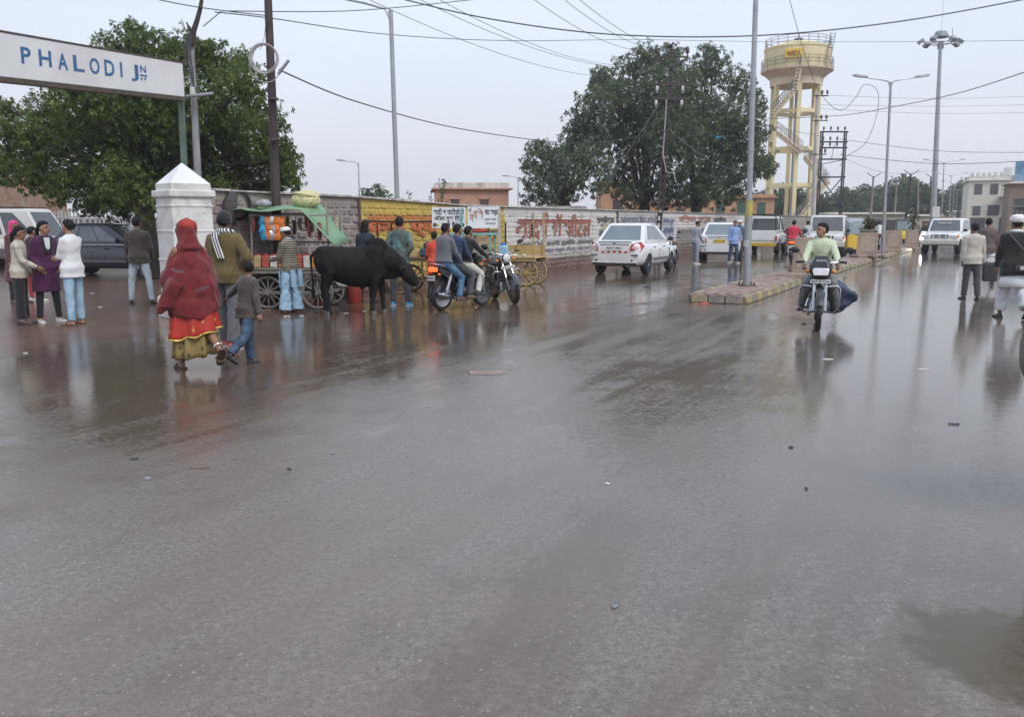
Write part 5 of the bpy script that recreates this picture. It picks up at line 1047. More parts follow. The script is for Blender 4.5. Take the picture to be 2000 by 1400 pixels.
    # front: cowl, headlamp, plate
    if cowl:
        mb = MB(); mb.loft([[Vector((x * k, y, z)) for x, y, z in ((-.12, .40, .82), (.12, .40, .82), (.15, .42, .95), (.10, .38, 1.14), (-.10, .38, 1.14), (-.15, .42, .95))] for k, y in ((1.05, 0), (1, 0))] if False else [[Vector(p) for p in ((-.14, .30, .80), (.14, .30, .80), (.18, .30, .97), (.12, .30, 1.13), (-.12, .30, 1.13), (-.18, .30, .97))], [Vector(p) for p in ((-.12, .46, .80), (.12, .46, .80), (.16, .47, .95), (.095, .40, 1.15), (-.095, .40, 1.15), (-.16, .47, .95))], [Vector(p) for p in ((-.08, .50, .83), (.08, .50, .83), (.11, .52, .94), (.07, .45, 1.10), (-.07, .45, 1.10), (-.11, .52, .94))]]); cw = mb.build('cowl', dk_, m, smooth=35, bevel=.012)
        mb = MB(); mb.prism([(-.105, .515, .85), (.105, .515, .85), (.125, .515, .93), (.105, .50, .965), (-.105, .50, .965), (-.125, .515, .93)], (0, .022, -.002)); mb.build('headlamp', M('headlamp_on', (.8, .8, .78), .1, emit=(1, .97, .9), es=30) if headlit else whitelamp, m, bevel=.012)
        if decal: lettering(decal, M('decal_grey', (.5, .5, .52), .4), cw, Vector((.075, .466, 1.06)), (-1, 0, 0), (0, -.3, 1), .15, .03, bold=.02, lift=.012)
    else:
        mb = MB(); mb.lathe((0, .34, .94), (0, 1, 0), [(.03, 0), (.08, .03), (.095, .10), (.09, .12)], 16); hl_ = mb.build('headlamp_shell', dk_, m, smooth=35); mb = MB(); mb.ell((0, .455, .94), (.085, .02, .085)); mb.build('headlamp', whitelamp, hl_, smooth=60)
    mb = MB(); mb.box((0, .47, .755), (.30, .012, .055)); fpn = mb.build('front_plate', pl_white, m); lettering(plate_txt, M('plate_ink'), fpn, Vector((.13, .478, .735)), (-1, 0, 0), (0, 0, 1), .26, .035, bold=.03, lift=.002)
    if guard:
        mb = MB()
        for s in (-1, 1): mb.tube([(s * .06, .36, .66), (s * .26, .34, .68), (s * .30, .34, .64), (s * .30, .34, .36), (s * .22, .32, .26), (s * .05, .26, .26)], .016, 8)
        mb.build('crash_guard', chrome, m, smooth=True)
    # rear: tail lamp, plate, grab rail
    mb = MB(); mb.box((0, -.86, .83), (.20, .09, .085)); mb.build('tail_lamp', redlit if lit else redlamp, m, bevel=.02)
    mb = MB(); mb.tube([(-.12, -.55, .87), (-.13, -.78, .92), (-.08, -.88, .94), (.08, -.88, .94), (.13, -.78, .92), (.12, -.55, .87)], .012, 8); mb.build('grab_rail', chrome, m, smooth=True)
    if rearplate: plate(m, (0, -.93, .66), .2, .10, plate_txt, pl_white)
    mb = MB(); mb.prism([(-.07, -.88, .60), (.07, -.88, .60), (.06, -.96, .34), (-.06, -.96, .34)], (0, -.01, 0)); mb.build('mudflap', blackplastic, m)
    return m
# ================================================================== PEOPLE (local: facing +Y, right +X, feet on z = 0, built 1.70 m tall)
def dvec(s, a, b): return Vector((s * math.sin(R(b)), math.sin(R(a)) * math.cos(R(b)), -math.cos(R(a)) * math.cos(R(b))))
TORSO = [(-.10, .150, .100), (0, .162, .115), (.10, .148, .105), (.22, .142, .100), (.34, .160, .110), (.43, .168, .104), (.485, .135, .085), (.52, .07, .06)]
def fabric(name, c, **k): return M(name, c, k.pop('rough', .85), 0, k.pop('var', .18), k.pop('scale', 7), bump=k.pop('bump', .25), bscale=k.pop('bscale', 45), sheen=.2, **k)
def hand(mb, w, d, inward, curl=35, s=1, thumb_fwd=None):
    d = d.normalized(); n = (inward - d * inward.dot(d)).normalized(); side = d.cross(n).normalized()
    rot = Matrix((side, n, d)).transposed()
    mb.ell(w + d * .055, (.040, .016, .058), rot)
    for i, (off, L) in enumerate(((-.030, .066), (-.010, .078), (.010, .073), (.029, .056))):
        p = w + d * .088 + side * off; pts = [w + d * .05 + side * off * .8, p]; a = 0
        for k, q in enumerate((.45, .32, .23)):
            a += R(curl * (.7, 1, .8)[k]); p = p + (d * math.cos(a) + n * math.sin(a)) * L * q; pts.append(p)
        mb.tube(pts, [.0095, .0092, .0085, .008, .0065], 6)
    t0 = w + d * .03 - side * .03; mb.tube([t0, t0 - side * .022 + d * .03 + n * .012, t0 - side * .02 + d * .062 + n * .026], [.012, .011, .008], 6)
def person(label, loc, heading, H=1.66, pose=None, top=None, bottom=None, shoe=None, hair='short', skinm=None, fem=False, face=False, group=None, bulk=1.0, seed=0, socks=None, sandals=False):
    P = dict(lean=2, roll=0, legL=(0, 4, 0), legR=(0, 4, 0), armL=(2, 9, 14, 6), armR=(2, 9, 14, 6), head=(0, 0), feet=(0, 0), curl=(35, 35), pelvis=None, toe=(8, 8)); P.update(pose or {})
    root = thing('person', label, 'person', loc, heading, group, H / 1.7); sk = skinm or skin
    J = {}; legs = []
    for i, s in enumerate((-1, 1)):
        a, b, k = P['legL' if s < 0 else 'legR']; hip = Vector((s * .085, 0, -.03)); kn = hip + dvec(s, a, b) * .43; an = kn + dvec(s, a - k, b * .6) * .42; legs.append((hip, kn, an))
    pz = P['pelvis'] if P['pelvis'] is not None else .075 - min(l[2].z for l in legs)
    O = Vector((0, 0, pz)); legs = [[q + O for q in l] for l in legs]
    Mt = Matrix.Rotation(-R(P['lean']), 3, 'X') @ Matrix.Rotation(R(P['roll']), 3, 'Y'); tp = lambda x, y, z: O + Mt @ Vector((x, y, z))
    shw = .150 if fem else .168; arms = []
    for s in (-1, 1):
        a1_, b1_, a2_, b2_ = P['armL' if s < 0 else 'armR']; sh_ = tp(s * shw, 0, .435); el = sh_ + dvec(s, a1_, b1_) * .28; wr = el + dvec(s, a2_, b2_) * .245; arms.append((sh_, el, wr))
    def torso(mb, t, z0=-.10, z1=9, flare=0, n=18, kx=1.0, ky=1.0, hip=0.0):
        rings = []; spec = [r for r in TORSO if r[0] >= z0 - 1e-6 and r[0] <= z1]
        if z0 < -.10:
            m_ = max(1, int(-z0 / .12)); spec = [(z0 + (-.10 - z0) * k / m_, .155 + flare * (1 - k / m_), .108 + flare * (1 - k / m_)) for k in range(m_)] + spec
        for z, rx, ry in spec:
            fx = (1.06 if z < .05 else .93) if fem else 1.0; rx, ry = rx * bulk * fx * kx + t + hip * (z < .06), ry * bulk * ky + t + hip * (z < .06)
            rings.append([tp(rx * math.copysign(abs(math.cos(q)) ** .85, math.cos(q)), ry * math.copysign(abs(math.sin(q)) ** .9, math.sin(q)), z) for q in [2 * math.pi * k / n for k in range(n)]])
        mb.loft(rings)
    nk = tp(0, .005, .50); Mh = Matrix.Rotation(-R(P['head'][0]), 3, 'Z') @ Matrix.Rotation(R(P['head'][1]), 3, 'X')
    hc = nk + Mt @ Vector((0, .012, .065)) + Mh @ Vector((0, .018, .085)); hp = lambda x, y, z: hc + Mh @ Vector((x, y, z))
    # body: one continuous skin
    mb = MB(); torso(mb, 0)
    for (hip, kn, an), s in zip(legs, (-1, 1)):
        mb.tube([hip + Vector((0, 0, .06)), hip, hip.lerp(kn, .5), kn, kn.lerp(an, .35), an], [.075, .082, .070, .053, .055, .034], 12); mb.ell(kn, .052)
    for (sh_, el, wr) in arms:
        mb.ell(sh_, .056); mb.tube([sh_, sh_.lerp(el, .5), el, el.lerp(wr, .3), wr], [.050, .046, .037, .037, .026], 10); mb.ell(el, .037)
    mb.tube([tp(0, 0, .44), nk, hc + Mh @ Vector((0, -.012, -.04))], [.062, .052, .050], 12)
    mb.ell(hp(0, -.008, .022), (.075, .094, .092), Mh); mb.ell(hp(0, .022, -.035), (.060, .066, .074), Mh); mb.ell(hp(0, .052, -.088), (.030, .026, .022), Mh)
    mb.tube([hp(0, .086, .025), hp(0, .106, -.012), hp(0, .098, -.03)], [.010, .016, .012], 8)
    for s in (-1, 1): mb.ell(hp(s * .076, -.004, -.008), (.012, .022, .032), Mh)
    ft = []
    for (hip, kn, an), s, pch, toe in zip(legs, (-1, 1), P['feet'], P['toe']):
        d = Vector((s * math.sin(R(toe)), math.cos(R(toe)), 0)); d = Vector((d.x * math.cos(R(pch)), d.y * math.cos(R(pch)), math.sin(R(pch)))); u = Vector((1, 0, 0)).cross(d).normalized()
        if u.z < 0: u = -u
        heel = an - d * .045 - u * .042; tip_ = an + d * .165 - u * .05; ft.append((an, d, u, heel, tip_))
        mb.tube([an, heel + d * .02, an + d * .06 - u * .04, tip_ - d * .03], [.034, .034, .036, .026], 10); mb.ell(tip_ - d * .02, (.04, .035, .02))
    me = remesh(mb, .014, 3)
    hm_ = MB()
    for (sh_, el, wr), s, cu in zip(arms, (-1, 1), P['curl']): hand(hm_, wr - (wr - el).normalized() * .01, wr - el, Vector((-s, .25, 0)), cu, s)
    b2 = bmesh.new(); b2.from_mesh(me); hmm = hm_.fixed(hm_.mesh('h')); b2.from_mesh(hmm); b2.to_mesh(me); b2.free(); bpy.data.meshes.remove(hmm)
    body = put('body', me, sk, root, 'all')
    if face:
        for s in (-1, 1):
            e1 = MB(); e1.ell(hp(s * .030, .079, .012), (.014, .008, .0085), Mh); eo = e1.build('eye', eyem, root, 'all'); e1 = MB(); e1.tube([hp(s * .014, .087, .030), hp(s * .032, .086, .036), hp(s * .048, .075, .030)], .0055, 6); e1.build('eyebrow', hairm, root)
        e1 = MB(); e1.ell(hp(0, .084, -.058), (.023, .009, .009), Mh); e1.build('mouth', lipm, root, 'all')
    # clothes
    if top:
        t = top.get('t', .018) * .72; mb = MB(); torso(mb, t, top.get('hem', -.14), 9, top.get('flare', .0), kx=top.get('kx', 1), ky=top.get('ky', 1), hip=.020); sl_ = top.get('sleeve', 1.0)
        if sl_ > 0:
            for (sh_, el, wr) in arms:
                mb.ell(sh_, .052 + t * .55)
                e_ = wr if sl_ >= 1 else el.lerp(wr, max(0, sl_ * 2 - 1)); mb.tube([sh_, sh_.lerp(el, .5), el, el.lerp(e_, .5), e_.lerp(el, .02)], [.050 + t * .65, .046 + t * .65, .040 + t * .65, .037 + t * .65, .031 + t * .6], 12); mb.ell(el, .040 + t * .65)
        mb.tube([tp(0, -.005, .47), tp(0, .0, .535)], [.085 + t * .4, .064 + t * .3], 14)
        me = warp(remesh(mb, .015, 3, top.get('name', 'shirt')), top.get('fold', .006), 20, seed, (1, 1, .55)); put(top.get('name', 'shirt'), me, top['mat'], root, 'all')
    if bottom:
        t = bottom.get('t', .014); mb = MB(); torso(mb, min(t, .004), -.10, .10)
        for (hip, kn, an) in legs:
            mb.tube([hip + Vector((0, 0, .05)), hip, hip.lerp(kn, .5), kn, kn.lerp(an, .5), kn.lerp(an, bottom.get('len', .99))], [.076 + t * .5, .084 + t * .6, .078 + t, .062 + t, .055 + t + bottom.get('flare', 0) * .5, .046 + t + bottom.get('flare', 0)], 14); mb.ell(kn, .060 + t)
        nm = bottom.get('name', 'trousers'); put(nm, warp(remesh(mb, .015, 3, nm), bottom.get('fold', .006), 22, seed + 5, (1, 1, .8)), bottom['mat'], root, 'all')
    if socks:
        for (an, d, u, heel, tip_), l in zip(ft, legs): mb = MB(); mb.tube([an - Vector((0, 0, .01)), an.lerp(l[1], .25)], [.045, .050], 12); mb.build('sock', socks, root, smooth=True)
    if shoe:
        for (an, d, u, heel, tip_) in ft:
            sd = d.cross(u).normalized(); mb = MB(); rings = []
            for k, w, h in ((-.075, .026, .055), (-.06, .036, .085), (-.01, .040, .09), (.05, .042, .068), (.11, .046, .050), (.165, .040, .040), (.19, .022, .026)):
                c = an + d * k - u * .072; rings.append([c + sd * (w * math.cos(q)) + u * (h * max(0, math.sin(q)) if math.sin(q) > 0 else .0) for q in [2 * math.pi * j / 12 for j in range(12)]])
            if not sandals: mb.loft(rings); so_ = mb.build('shoe', shoe, root, smooth=50)
            else: so_ = root
            mb = MB(); pts = []
            for k, w in ((-.08, .022), (-.06, .038), (0, .040), (.07, .044), (.13, .050), (.175, .042), (.2, .02)): pts.append((k, w))
            poly = [an + d * k - u * .077 + sd * w for k, w in pts] + [an + d * k - u * .077 - sd * w for k, w in reversed(pts)]; mb.prism(poly, u * .02); mb.build('sandal' if sandals else 'sole', shoe if sandals else M('sole_' + shoe.name, (.55, .53, .5), .7) if 'white' in shoe.name or 'blue' in shoe.name or 'sneaker' in shoe.name else rubber, so_)
            if sandals: mb = MB(); mb.torus(an + d * .09 - u * .062, d, .048, .012, 14, 6, 0, math.pi * 2); mb.build('strap', shoe, so_)
    if hair:
        mb = MB(); mb.ell((0, 0, 0), (1, 1, 1), None, 24, 18); vs = []
        for x, y, z in mb.v:
            k = 1.0
            if y > .05 and z < .30 + .15 * (1 - abs(x)) * (y > .3): k = .70 if y > .2 or z < -.05 else .9
            elif z < -.72 or (y > -.25 and z < -.2): k = .72
            vs.append(hp(x * .087 * k, (y * .110) * k - .015, z * .108 * k + .024))
        mb.v = [tuple(q) for q in vs]
        if hair == 'bun': mb.ell(hp(0, -.125, .03), .045)
        if hair == 'pony': mb.tube([hp(0, -.09, .03), hp(0, -.14, -.02), hp(0, -.13, -.14), hp(0, -.11, -.24)], [.03, .035, .03, .012], 8)
        if hair == 'long': mb.loft([[hp(x * w, y, z) for x, y in ((-1, y0 + .05), (-.5, y0), (.5, y0), (1, y0 + .05), (.5, y0 + .07), (-.5, y0 + .07))] for z, w, y0 in ((.05, .085, -.11), (-.08, .095, -.125), (-.2, .10, -.13), (-.32, .085, -.125), (-.36, .05, -.12))])
        hmz = remesh(mb, .011, 3, 'hair'); put('hair', warp(hmz, .003, 90, seed, (1, 1, .4)), hairm, root, 'all')
    J.update(root=root, hp=hp, tp=tp, arms=arms, legs=legs, O=O, Mh=Mh, hc=hc, ft=ft); return J
def stripes(name, a, b, n=14, base=(.06, .05, .045)):
    t = NT(name); z = t.n('ShaderNodeSeparateXYZ', {0: t.obj()}).outputs[2]; w = t.math('SINE', t.math('MULTIPLY', t.math('ADD', z, t.math('MULTIPLY', t.noise(9, 3, .5, t.obj()), .03)), 2 * math.pi * n)); w2 = t.math('SINE', t.math('MULTIPLY', z, 2 * math.pi * n * .5))
    c = t.mix(t.map(w, -.1, .25), a, b); c = t.mix(t.map(w2, .55, .75), c, base); return t.done(c, .9, t.bump(t.noise(120, 2, .5, t.obj()), .4, .005))
def jeans(name, c, fade):
    t = NT(name); a = t.noise(5, 4, .6, t.obj()); f = t.noise(260, 2, .5, t.obj()); col = t.mix(t.map(a, .42, .68), c, fade); col = t.mix(t.math('MULTIPLY', f, .35), col, tuple(min(1, x * 1.5 + .03) for x in c)); return t.done(col, .8, t.bump(t.noise(40, 3, .6, t.obj()), .3, .006))
def patterned(name, c, spots, scale, thr=.35, vor=True):
    t = NT(name); v = t.n('ShaderNodeTexVoronoi', {'Vector': t.obj(), 'Scale': scale}).outputs[0]; a = t.noise(scale * .8, 4, .6, t.obj()); f = t.map(t.math('ADD', v, t.math('MULTIPLY', a, .3)), thr + .06, thr - .02) if vor else t.map(a, thr, thr + .08)
    return t.done(t.mix(f, t.mix(a, tuple(x * .75 for x in c), tuple(min(1, x * 1.25) for x in c)), spots), .7, t.bump(t.noise(40, 3, .6, t.obj()), .3, .008))
jn_light = jeans('jeans_light', (.20, .34, .46), (.42, .56, .66)); jn_blue = jeans('jeans_blue', (.045, .11, .20), (.14, .25, .38)); jn_dark = jeans('jeans_dark', (.025, .045, .085), (.08, .14, .22)); jn_pale = jeans('jeans_pale', (.34, .42, .48), (.52, .60, .65))
blk_f = fabric('black_cloth', (.016, .015, .017)); navy_f = fabric('navy_cloth', (.02, .028, .05)); grey_f = fabric('grey_cloth', (.11, .11, .12)); dgrey_f = fabric('dark_grey_cloth', (.055, .057, .065)); white_f = fabric('white_cloth', (.68, .69, .70), var=.06)
blk_s = M('black_shoe', (.018, .017, .017), .5); wht_s = M('white_shoe', (.66, .65, .63), .6); blu_s = M('blue_shoe', (.02, .30, .58), .5); brn_s = M('brown_sandal', (.09, .055, .035), .6); red_s = M('red_sneaker', (.40, .07, .05), .6)
def ground_pos(px, py): return G(px, py)
# --- the talking girls on the left
J = person('girl in cream patterned sweater and black trousers at far left of the group', G(47, 633), 72, 1.50, dict(lean=3, armL=(5, 8, 25, 2), armR=(18, 10, 62, -8), head=(10, -4)), dict(mat=patterned('cream_knit', (.56, .52, .42), (.22, .20, .20), 9, .34), hem=-.13, t=.022, name='sweater'), dict(mat=fabric('black_trousers', (.015, .013, .016)), flare=.022, t=.018, len=.9), blk_s, 'pony', skin, True, True, 'girls talking', seed=1, socks=fabric('grey_sock', (.25, .25, .27)))
J = person('girl in long purple coat with white shoes in the middle of the talking girls', G(98, 629), 128, 1.58, dict(legL=(3, 5, 0), legR=(-2, 5, 0), armL=(-4, 14, 40, -14), armR=(-4, 14, 40, -14), head=(-28, 0)), dict(mat=fabric('purple_wool', (.075, .012, .06)), hem=-.42, flare=.02, t=.03, name='coat'), dict(mat=blk_f, t=.004, fold=.003), wht_s, 'pony', skin2, True, True, 'girls talking', seed=2)
mb = MB(); tp = J['tp']; mb.loft([[tp(-.05, .125, .50), tp(.05, .125, .50), tp(.05, .10, .50), tp(-.05, .10, .50)], [tp(-.03, .155, .30), tp(.03, .155, .30), tp(.03, .12, .30), tp(-.03, .12, .30)]]); mb.build('blouse', white_f, J['root'])
mb = MB(); [mb.beam(tp(s * .075, .10, .52), tp(s * .03, .158, .24), .05, .02, (0, 1, 0)) for s in (-1, 1)]; mb.build('lapel', blk_f, J['root'])
person('girl in white shirt and pale blue jeans with folded arms, hair in a bun', G(150, 634), -68, 1.60, dict(lean=-1, legL=(-4, 4, 0), legR=(4, 4, 4), armL=(20, 2, 84, -52), armR=(22, 4, 80, -58), head=(-4, 0)), dict(mat=white_f, hem=-.17, t=.022, flare=.01), dict(mat=jn_light, t=.006, flare=.004), brn_s, 'bun', skin2, True, True, 'girls talking', seed=3, sandals=True)
J = person('woman with bright pink headscarf standing behind the cream sweater girl', G(38, 592), 110, 1.58, dict(head=(10, 0)), dict(mat=fabric('maroon_kurta', (.10, .04, .045)), hem=-.5, t=.025, flare=.04, name='kurta'), dict(mat=blk_f), blk_s, 'short', skin, True, True, 'people behind the girls', seed=4)
hp = J['hp']; mb = MB(); mb.ell(hp(0, -.02, .03), (.10, .115, .115), J['Mh']); mb.tube([hp(0, -.06, -.03), hp(0, -.07, -.14), hp(0, -.05, -.30)], [.09, .10, .13], 12)
me = remesh(mb, .014, 3, 'headscarf')
for v in me.vertices:
    q = J['Mh'].transposed() @ (v.co - J['hc'])
    if q.y > .03 and q.z < .065 and q.z > -.12: v.co = J['hc'] + (v.co - J['hc']) * .68
put('headscarf', warp(me, .004, 25, 3), fabric('pink_scarf', (.62, .045, .20)), J['root'], 'all')
person('child in dark top and red leggings standing behind the purple coat girl', G(71, 588), 20, 1.47, dict(head=(20, 0)), dict(mat=fabric('dark_maroon', (.05, .02, .03)), hem=-.2, t=.02), dict(mat=fabric('red_leggings', (.48, .05, .07)), t=.003), wht_s, 'short', skin, True, False, 'people behind the girls', seed=5)
person('man in brown jacket and pale jeans seen from behind near the dark car', G(277, 594), -12, 1.66, dict(legL=(2, 9, 0), legR=(-3, 11, 0), armL=(10, 12, 30, -6), armR=(6, 12, 28, -8), head=(14, 2)), dict(mat=fabric('brown_jacket', (.060, .047, .037), stain=((.09, .07, .055), .5)), hem=-.13, t=.032, name='jacket'), dict(mat=jn_pale, t=.004), blk_s, 'short', skin, seed=6)
person('man in purple shirt in front of the white pillar facing right', G(392, 592), 75, 1.70, dict(head=(0, 0)), dict(mat=fabric('violet_shirt', (.22, .04, .30)), hem=-.15), dict(mat=dgrey_f), blk_s, 'short', skin, False, True, seed=7)
# --- the walking family
J = person('man in olive jacket with striped scarf and beanie walking away', G(449, 679), 6, 1.70, dict(lean=3, legL=(12, 3, 4), legR=(-10, 4, 6), feet=(0, -8), armL=(-4, 10, 10, 4), armR=(-18, 32, 42, -28), head=(6, 6)), dict(mat=fabric('olive_jacket', (.115, .085, .026), stain=((.08, .06, .02), .4)), hem=-.12, t=.05, name='jacket', fold=.010), dict(mat=grey_f, t=.018, flare=.008), red_s, 'short', skin, bulk=1.04, seed=8)
hp, tp = J['hp'], J['tp']; mb = MB(); mb.ell(hp(0, -.012, .045), (.092, .112, .105), J['Mh']); mb.tube([hp(0, -.03, -.02), hp(0, -.02, .05)], [.098, .10], 14); put('beanie', remesh(mb, .012, 3, 'beanie'), fabric('beanie_black', (.014, .014, .016)), J['root'], 'all')
sc_m = stripes('scarf_stripes', (.62, .62, .60), (.06, .06, .07), 1)
t = NT('scarf_lines'); xx = t.n('ShaderNodeSeparateXYZ', {0: t.obj()}).outputs; w_ = t.math('SINE', t.math('ADD', t.math('MULTIPLY', xx[0], 190.), t.math('MULTIPLY', xx[2], 60.))); sc_m = t.done(t.mix(t.map(w_, -.1, .2), (.66, .66, .64), (.03, .03, .035)), .85, t.bump(t.noise(60, 3, .6, t.obj()), .3, .006))
mb = MB(); mb.torus(tp(0, 0, .53), (0, .1, 1), .085, .035, 20, 10); mb.build('scarf', sc_m, J['root'], 'all')
mb = MB(); mb.loft([[tp(x0 - .045, y, z), tp(x0 + .045, y, z), tp(x0 + .045, y + .03, z), tp(x0 - .045, y + .03, z)] for x0, y, z in ((-.055, -.15, .52), (-.045, -.185, .44), (-.015, -.19, .32), (.02, -.185, .19))]); mb.build('scarf_end', sc_m, J['root'], bevel=.008)
# red shawl woman: body, petticoat, skirt, shawl
J = person('woman wrapped in dark red shawl over a red and gold skirt walking', G(385, 720), -38, 1.58, dict(lean=5, legL=(10, 4, 4), legR=(-10, 4, 48), feet=(0, -48), toe=(4, 10), armL=(20, 16, 70, -30), armR=(20, 16, 70, -30)), None, None, brn_s, None, skin, True, False, seed=9, bulk=1.0, sandals=True)
hp, tp = J['hp'], J['tp']; O_ = J['O']
def skirt(name, z0, z1, r0, r1, mat, seed, waves=9, amp=.05, cx=0, cy=0, parent=None, tilt=0.0):
    mb = MB(); rings = []; g = random.Random(seed); ph = [g.uniform(0, 6.28) for _ in range(3)]
    for i in range(15):
        k = i / 14; z = z0 + (z1 - z0) * k; r = r0 + (r1 - r0) * (k ** .8); ring = []
        for j in range(56):
            a = 2 * math.pi * j / 56; q = 1 + amp * k * (math.sin(waves * a + ph[0] + k * .8) + .5 * math.sin(waves * 1.7 * a + ph[1]) + .4 * math.sin(3 * a + ph[2])); ring.append(Vector((cx * k + math.cos(a) * r * q * 1.05, cy * k + math.sin(a) * r * q * .9, z + tilt * k * math.cos(a) + (.012 * math.sin(waves * a) if i == 14 else 0))))
        rings.append(ring)
    mb.loft(rings); o = mb.build(name, mat, parent, smooth='all'); return o
gold_f = patterned('gold_brocade', (.26, .18, .06), (.09, .085, .03), 13, .46); red_sk = patterned('red_brocade', (.42, .032, .018), (.50, .30, .07), 8, .27); shawl_m = fabric('maroon_shawl', (.155, .010, .014), bump=.5, bscale=160, stain=((.10, .006, .012), .6))
skirt('petticoat', 1.02, .17, .15, .245, gold_f, 3, 9, .13, .0, -.02, J['root'], .03); sk_ = skirt('skirt', 1.03, .43, .18, .27, red_sk, 5, 8, .10, 0, -.02, J['root'], .06)
mb = MB(); n = 56
for j in range(n):
    a0_, a1_2 = 2 * math.pi * j / n, 2 * math.pi * (j + 1) / n
mb = MB(); g_ = [Vector(v.co) for v in sk_.data.vertices][-56:]; mb.tube(g_ + [g_[0]], .013, 6); mb.build('gold_border', M('gold_braid', (.55, .40, .10), .4, .4, .3, 30), sk_)
mb = MB(); mb.ell(hp(0, -.015, .03), (.112, .128, .125), J['Mh']); mb.tube([hp(0, -.02, 0), hp(0, -.05, -.12), tp(0, -.02, .44)], [.105, .115, .15], 16)
def rg(z, rx, ry, cx=0, cy=0): rx *= .84; ry *= .88; return [Vector((cx + rx * math.cos(2 * math.pi * k / 24), cy + ry * math.sin(2 * math.pi * k / 24), z)) for k in range(24)]
mb.loft([rg(.66, .335, .28, 0, -.02), rg(.80, .35, .29, 0, .0), rg(.98, .34, .28, 0, .03), rg(1.15, .315, .255, 0, .05), rg(1.28, .275, .215, 0, .05), rg(1.38, .20, .16, 0, .05), rg(1.46, .11, .11, 0, .055)])
mb.tube([(-.20, -.12, 1.05), (-.29, -.10, .88), (-.38, -.10, .72), (-.44, -.1, .64)], [.10, .085, .05, .012], 10); mb.ell((.24, .06, 1.04), (.09, .12, .15)); mb.ell((-.24, .06, 1.04), (.08, .12, .14))
me = remesh(mb, .016, 3, 'shawl')
for v in me.vertices:
    q = J['Mh'].transposed() @ (v.co - J['hc'])
    if q.y > .05 and abs(q.x) < .09 and -.12 < q.z < .075: v.co = J['hc'] + (v.co - J['hc']) * .7
[setattr(v, 'co', v.co + Vector((0, 0, .05 * math.sin(v.co.x * 9 + v.co.y * 5)))) for v in me.vertices if v.co.z < .75]; sh_o = put('shawl', warp(warp(warp(me, .022, 8, 4, (1, 1, .25)), .016, 19, 7, (1, 1, .16)), .006, 40, 5, (1, 1, .5)), shawl_m, J['root'], 'all')
for (x, z, ang) in ((.02, .96, -20), (-.22, 1.17, 18)):
    mb = MB(); mb.box((x, -.30 if x > -.1 else -.22, z), (.16, .012, .032), Matrix.Rotation(R(ang), 3, 'Y') @ Matrix.Rotation(-.25 if x > -.1 else -.8, 3, 'Z')); mb.build('shawl_stripe', fabric('stripe_grey_red', (.13, .06, .08)), sh_o)
mb = MB(); mb.ell(hp(0, -.02, .075), (.108, .122, .085), J['Mh']); put('head_cloth', warp(remesh(mb, .014, 2, 'head_cloth'), .004, 26, 9), patterned('red_head_cloth', (.36, .03, .02), (.5, .33, .08), 12, .2), J['root'], 'all')
for (an, d, u, heel, tip_), l in zip(J['ft'], J['legs']): mb = MB(); q = an.lerp(l[1], .12); mb.torus(q, l[1] - an, .046, .011, 20, 8); mb.build('anklet', M('silver', (.72, .72, .72), .25, .8), J['root'], smooth=True)
person('boy in grey jacket and blue jeans walking with one arm held out', G(488, 713), 32, 1.15, dict(lean=6, legL=(12, 3, 6), legR=(-22, 3, 30), feet=(0, -38), armL=(14, 52, 22, 62), armR=(-12, 16, 2, 12), head=(-58, 0)), dict(mat=fabric('boy_jacket', (.070, .058, .050), stain=((.10, .085, .075), .5)), hem=-.16, t=.036, name='jacket', fold=.009), dict(mat=jn_dark, t=.02, flare=.006), blk_s, 'short', skin, False, True, bulk=1.05, seed=10)
# --- at the handcarts
J = person('man in striped sweater white cap and pale blue trousers at the green cart', G(570, 612), -62, 1.48, dict(lean=4, legL=(3, 4, 0), legR=(-3, 4, 0), armL=(16, 6, 78, -10), armR=(12, 10, 72, -14), head=(-8, -8)), dict(mat=stripes('stripe_sweater', (.045, .04, .038), (.30, .27, .19), 22), hem=-.12, t=.026, name='sweater'), dict(mat=fabric('sky_blue_cotton', (.30, .46, .60), var=.08), t=.03, flare=.05, name='pyjama_trousers', fold=.012), brn_s, 'short', skin, False, True, seed=11, sandals=True)
hp, tp = J['hp'], J['tp']; mb = MB(); rings = []
for z, k in ((.045, 1.0), (.075, 1.02), (.105, .9), (.125, .55)): rings.append([hp(.088 * k * math.cos(2 * math.pi * j / 20), .112 * k * math.sin(2 * math.pi * j / 20) - .01, z + .02 * (1 if z < .1 else 0) * math.cos(2 * math.pi * j / 20) ** 2 * 0) for j in range(20)])
mb.loft(rings); mb.build('white_cap', M('cap_white', (.72, .72, .72), .8), J['root'], smooth=40)
mb = MB(); [mb.loft([[tp(s * x0 + dx, yy, z) for dx, yy in ((-.06, .15), (.06, .15), (.06, .165), (-.06, .165))] for x0, z in ((.10, -.08), (.11, -.42))]) for s in (-1, 1)]; [mb.loft([[tp(s * x0 + dx, yy, z) for dx, yy in ((-.06, -.15), (.06, -.15), (.06, -.165), (-.06, -.165))] for x0, z in ((.10, -.08), (.11, -.42))]) for s in (-1, 1)]; tag(mb.build('kurta_tails', M('sky_blue_cotton'), J['root']), kind='stuff')
mb = MB(); mb.torus(tp(0, .005, .525), (0, .2, 1), .07, .018, 18, 8); mb.build('collar', M('sky_blue_cotton'), J['root'], 'all')
person('woman with long black hair and dark clothes seen from behind beyond the bull', G(716, 590), 12, 1.60, dict(armL=(12, 8, 60, -20), armR=(12, 8, 60, -20)), dict(mat=navy_f, hem=-.4, t=.02, flare=.03, name='kurta'), dict(mat=blk_f), blk_s, 'long', skin, True, seed=12)
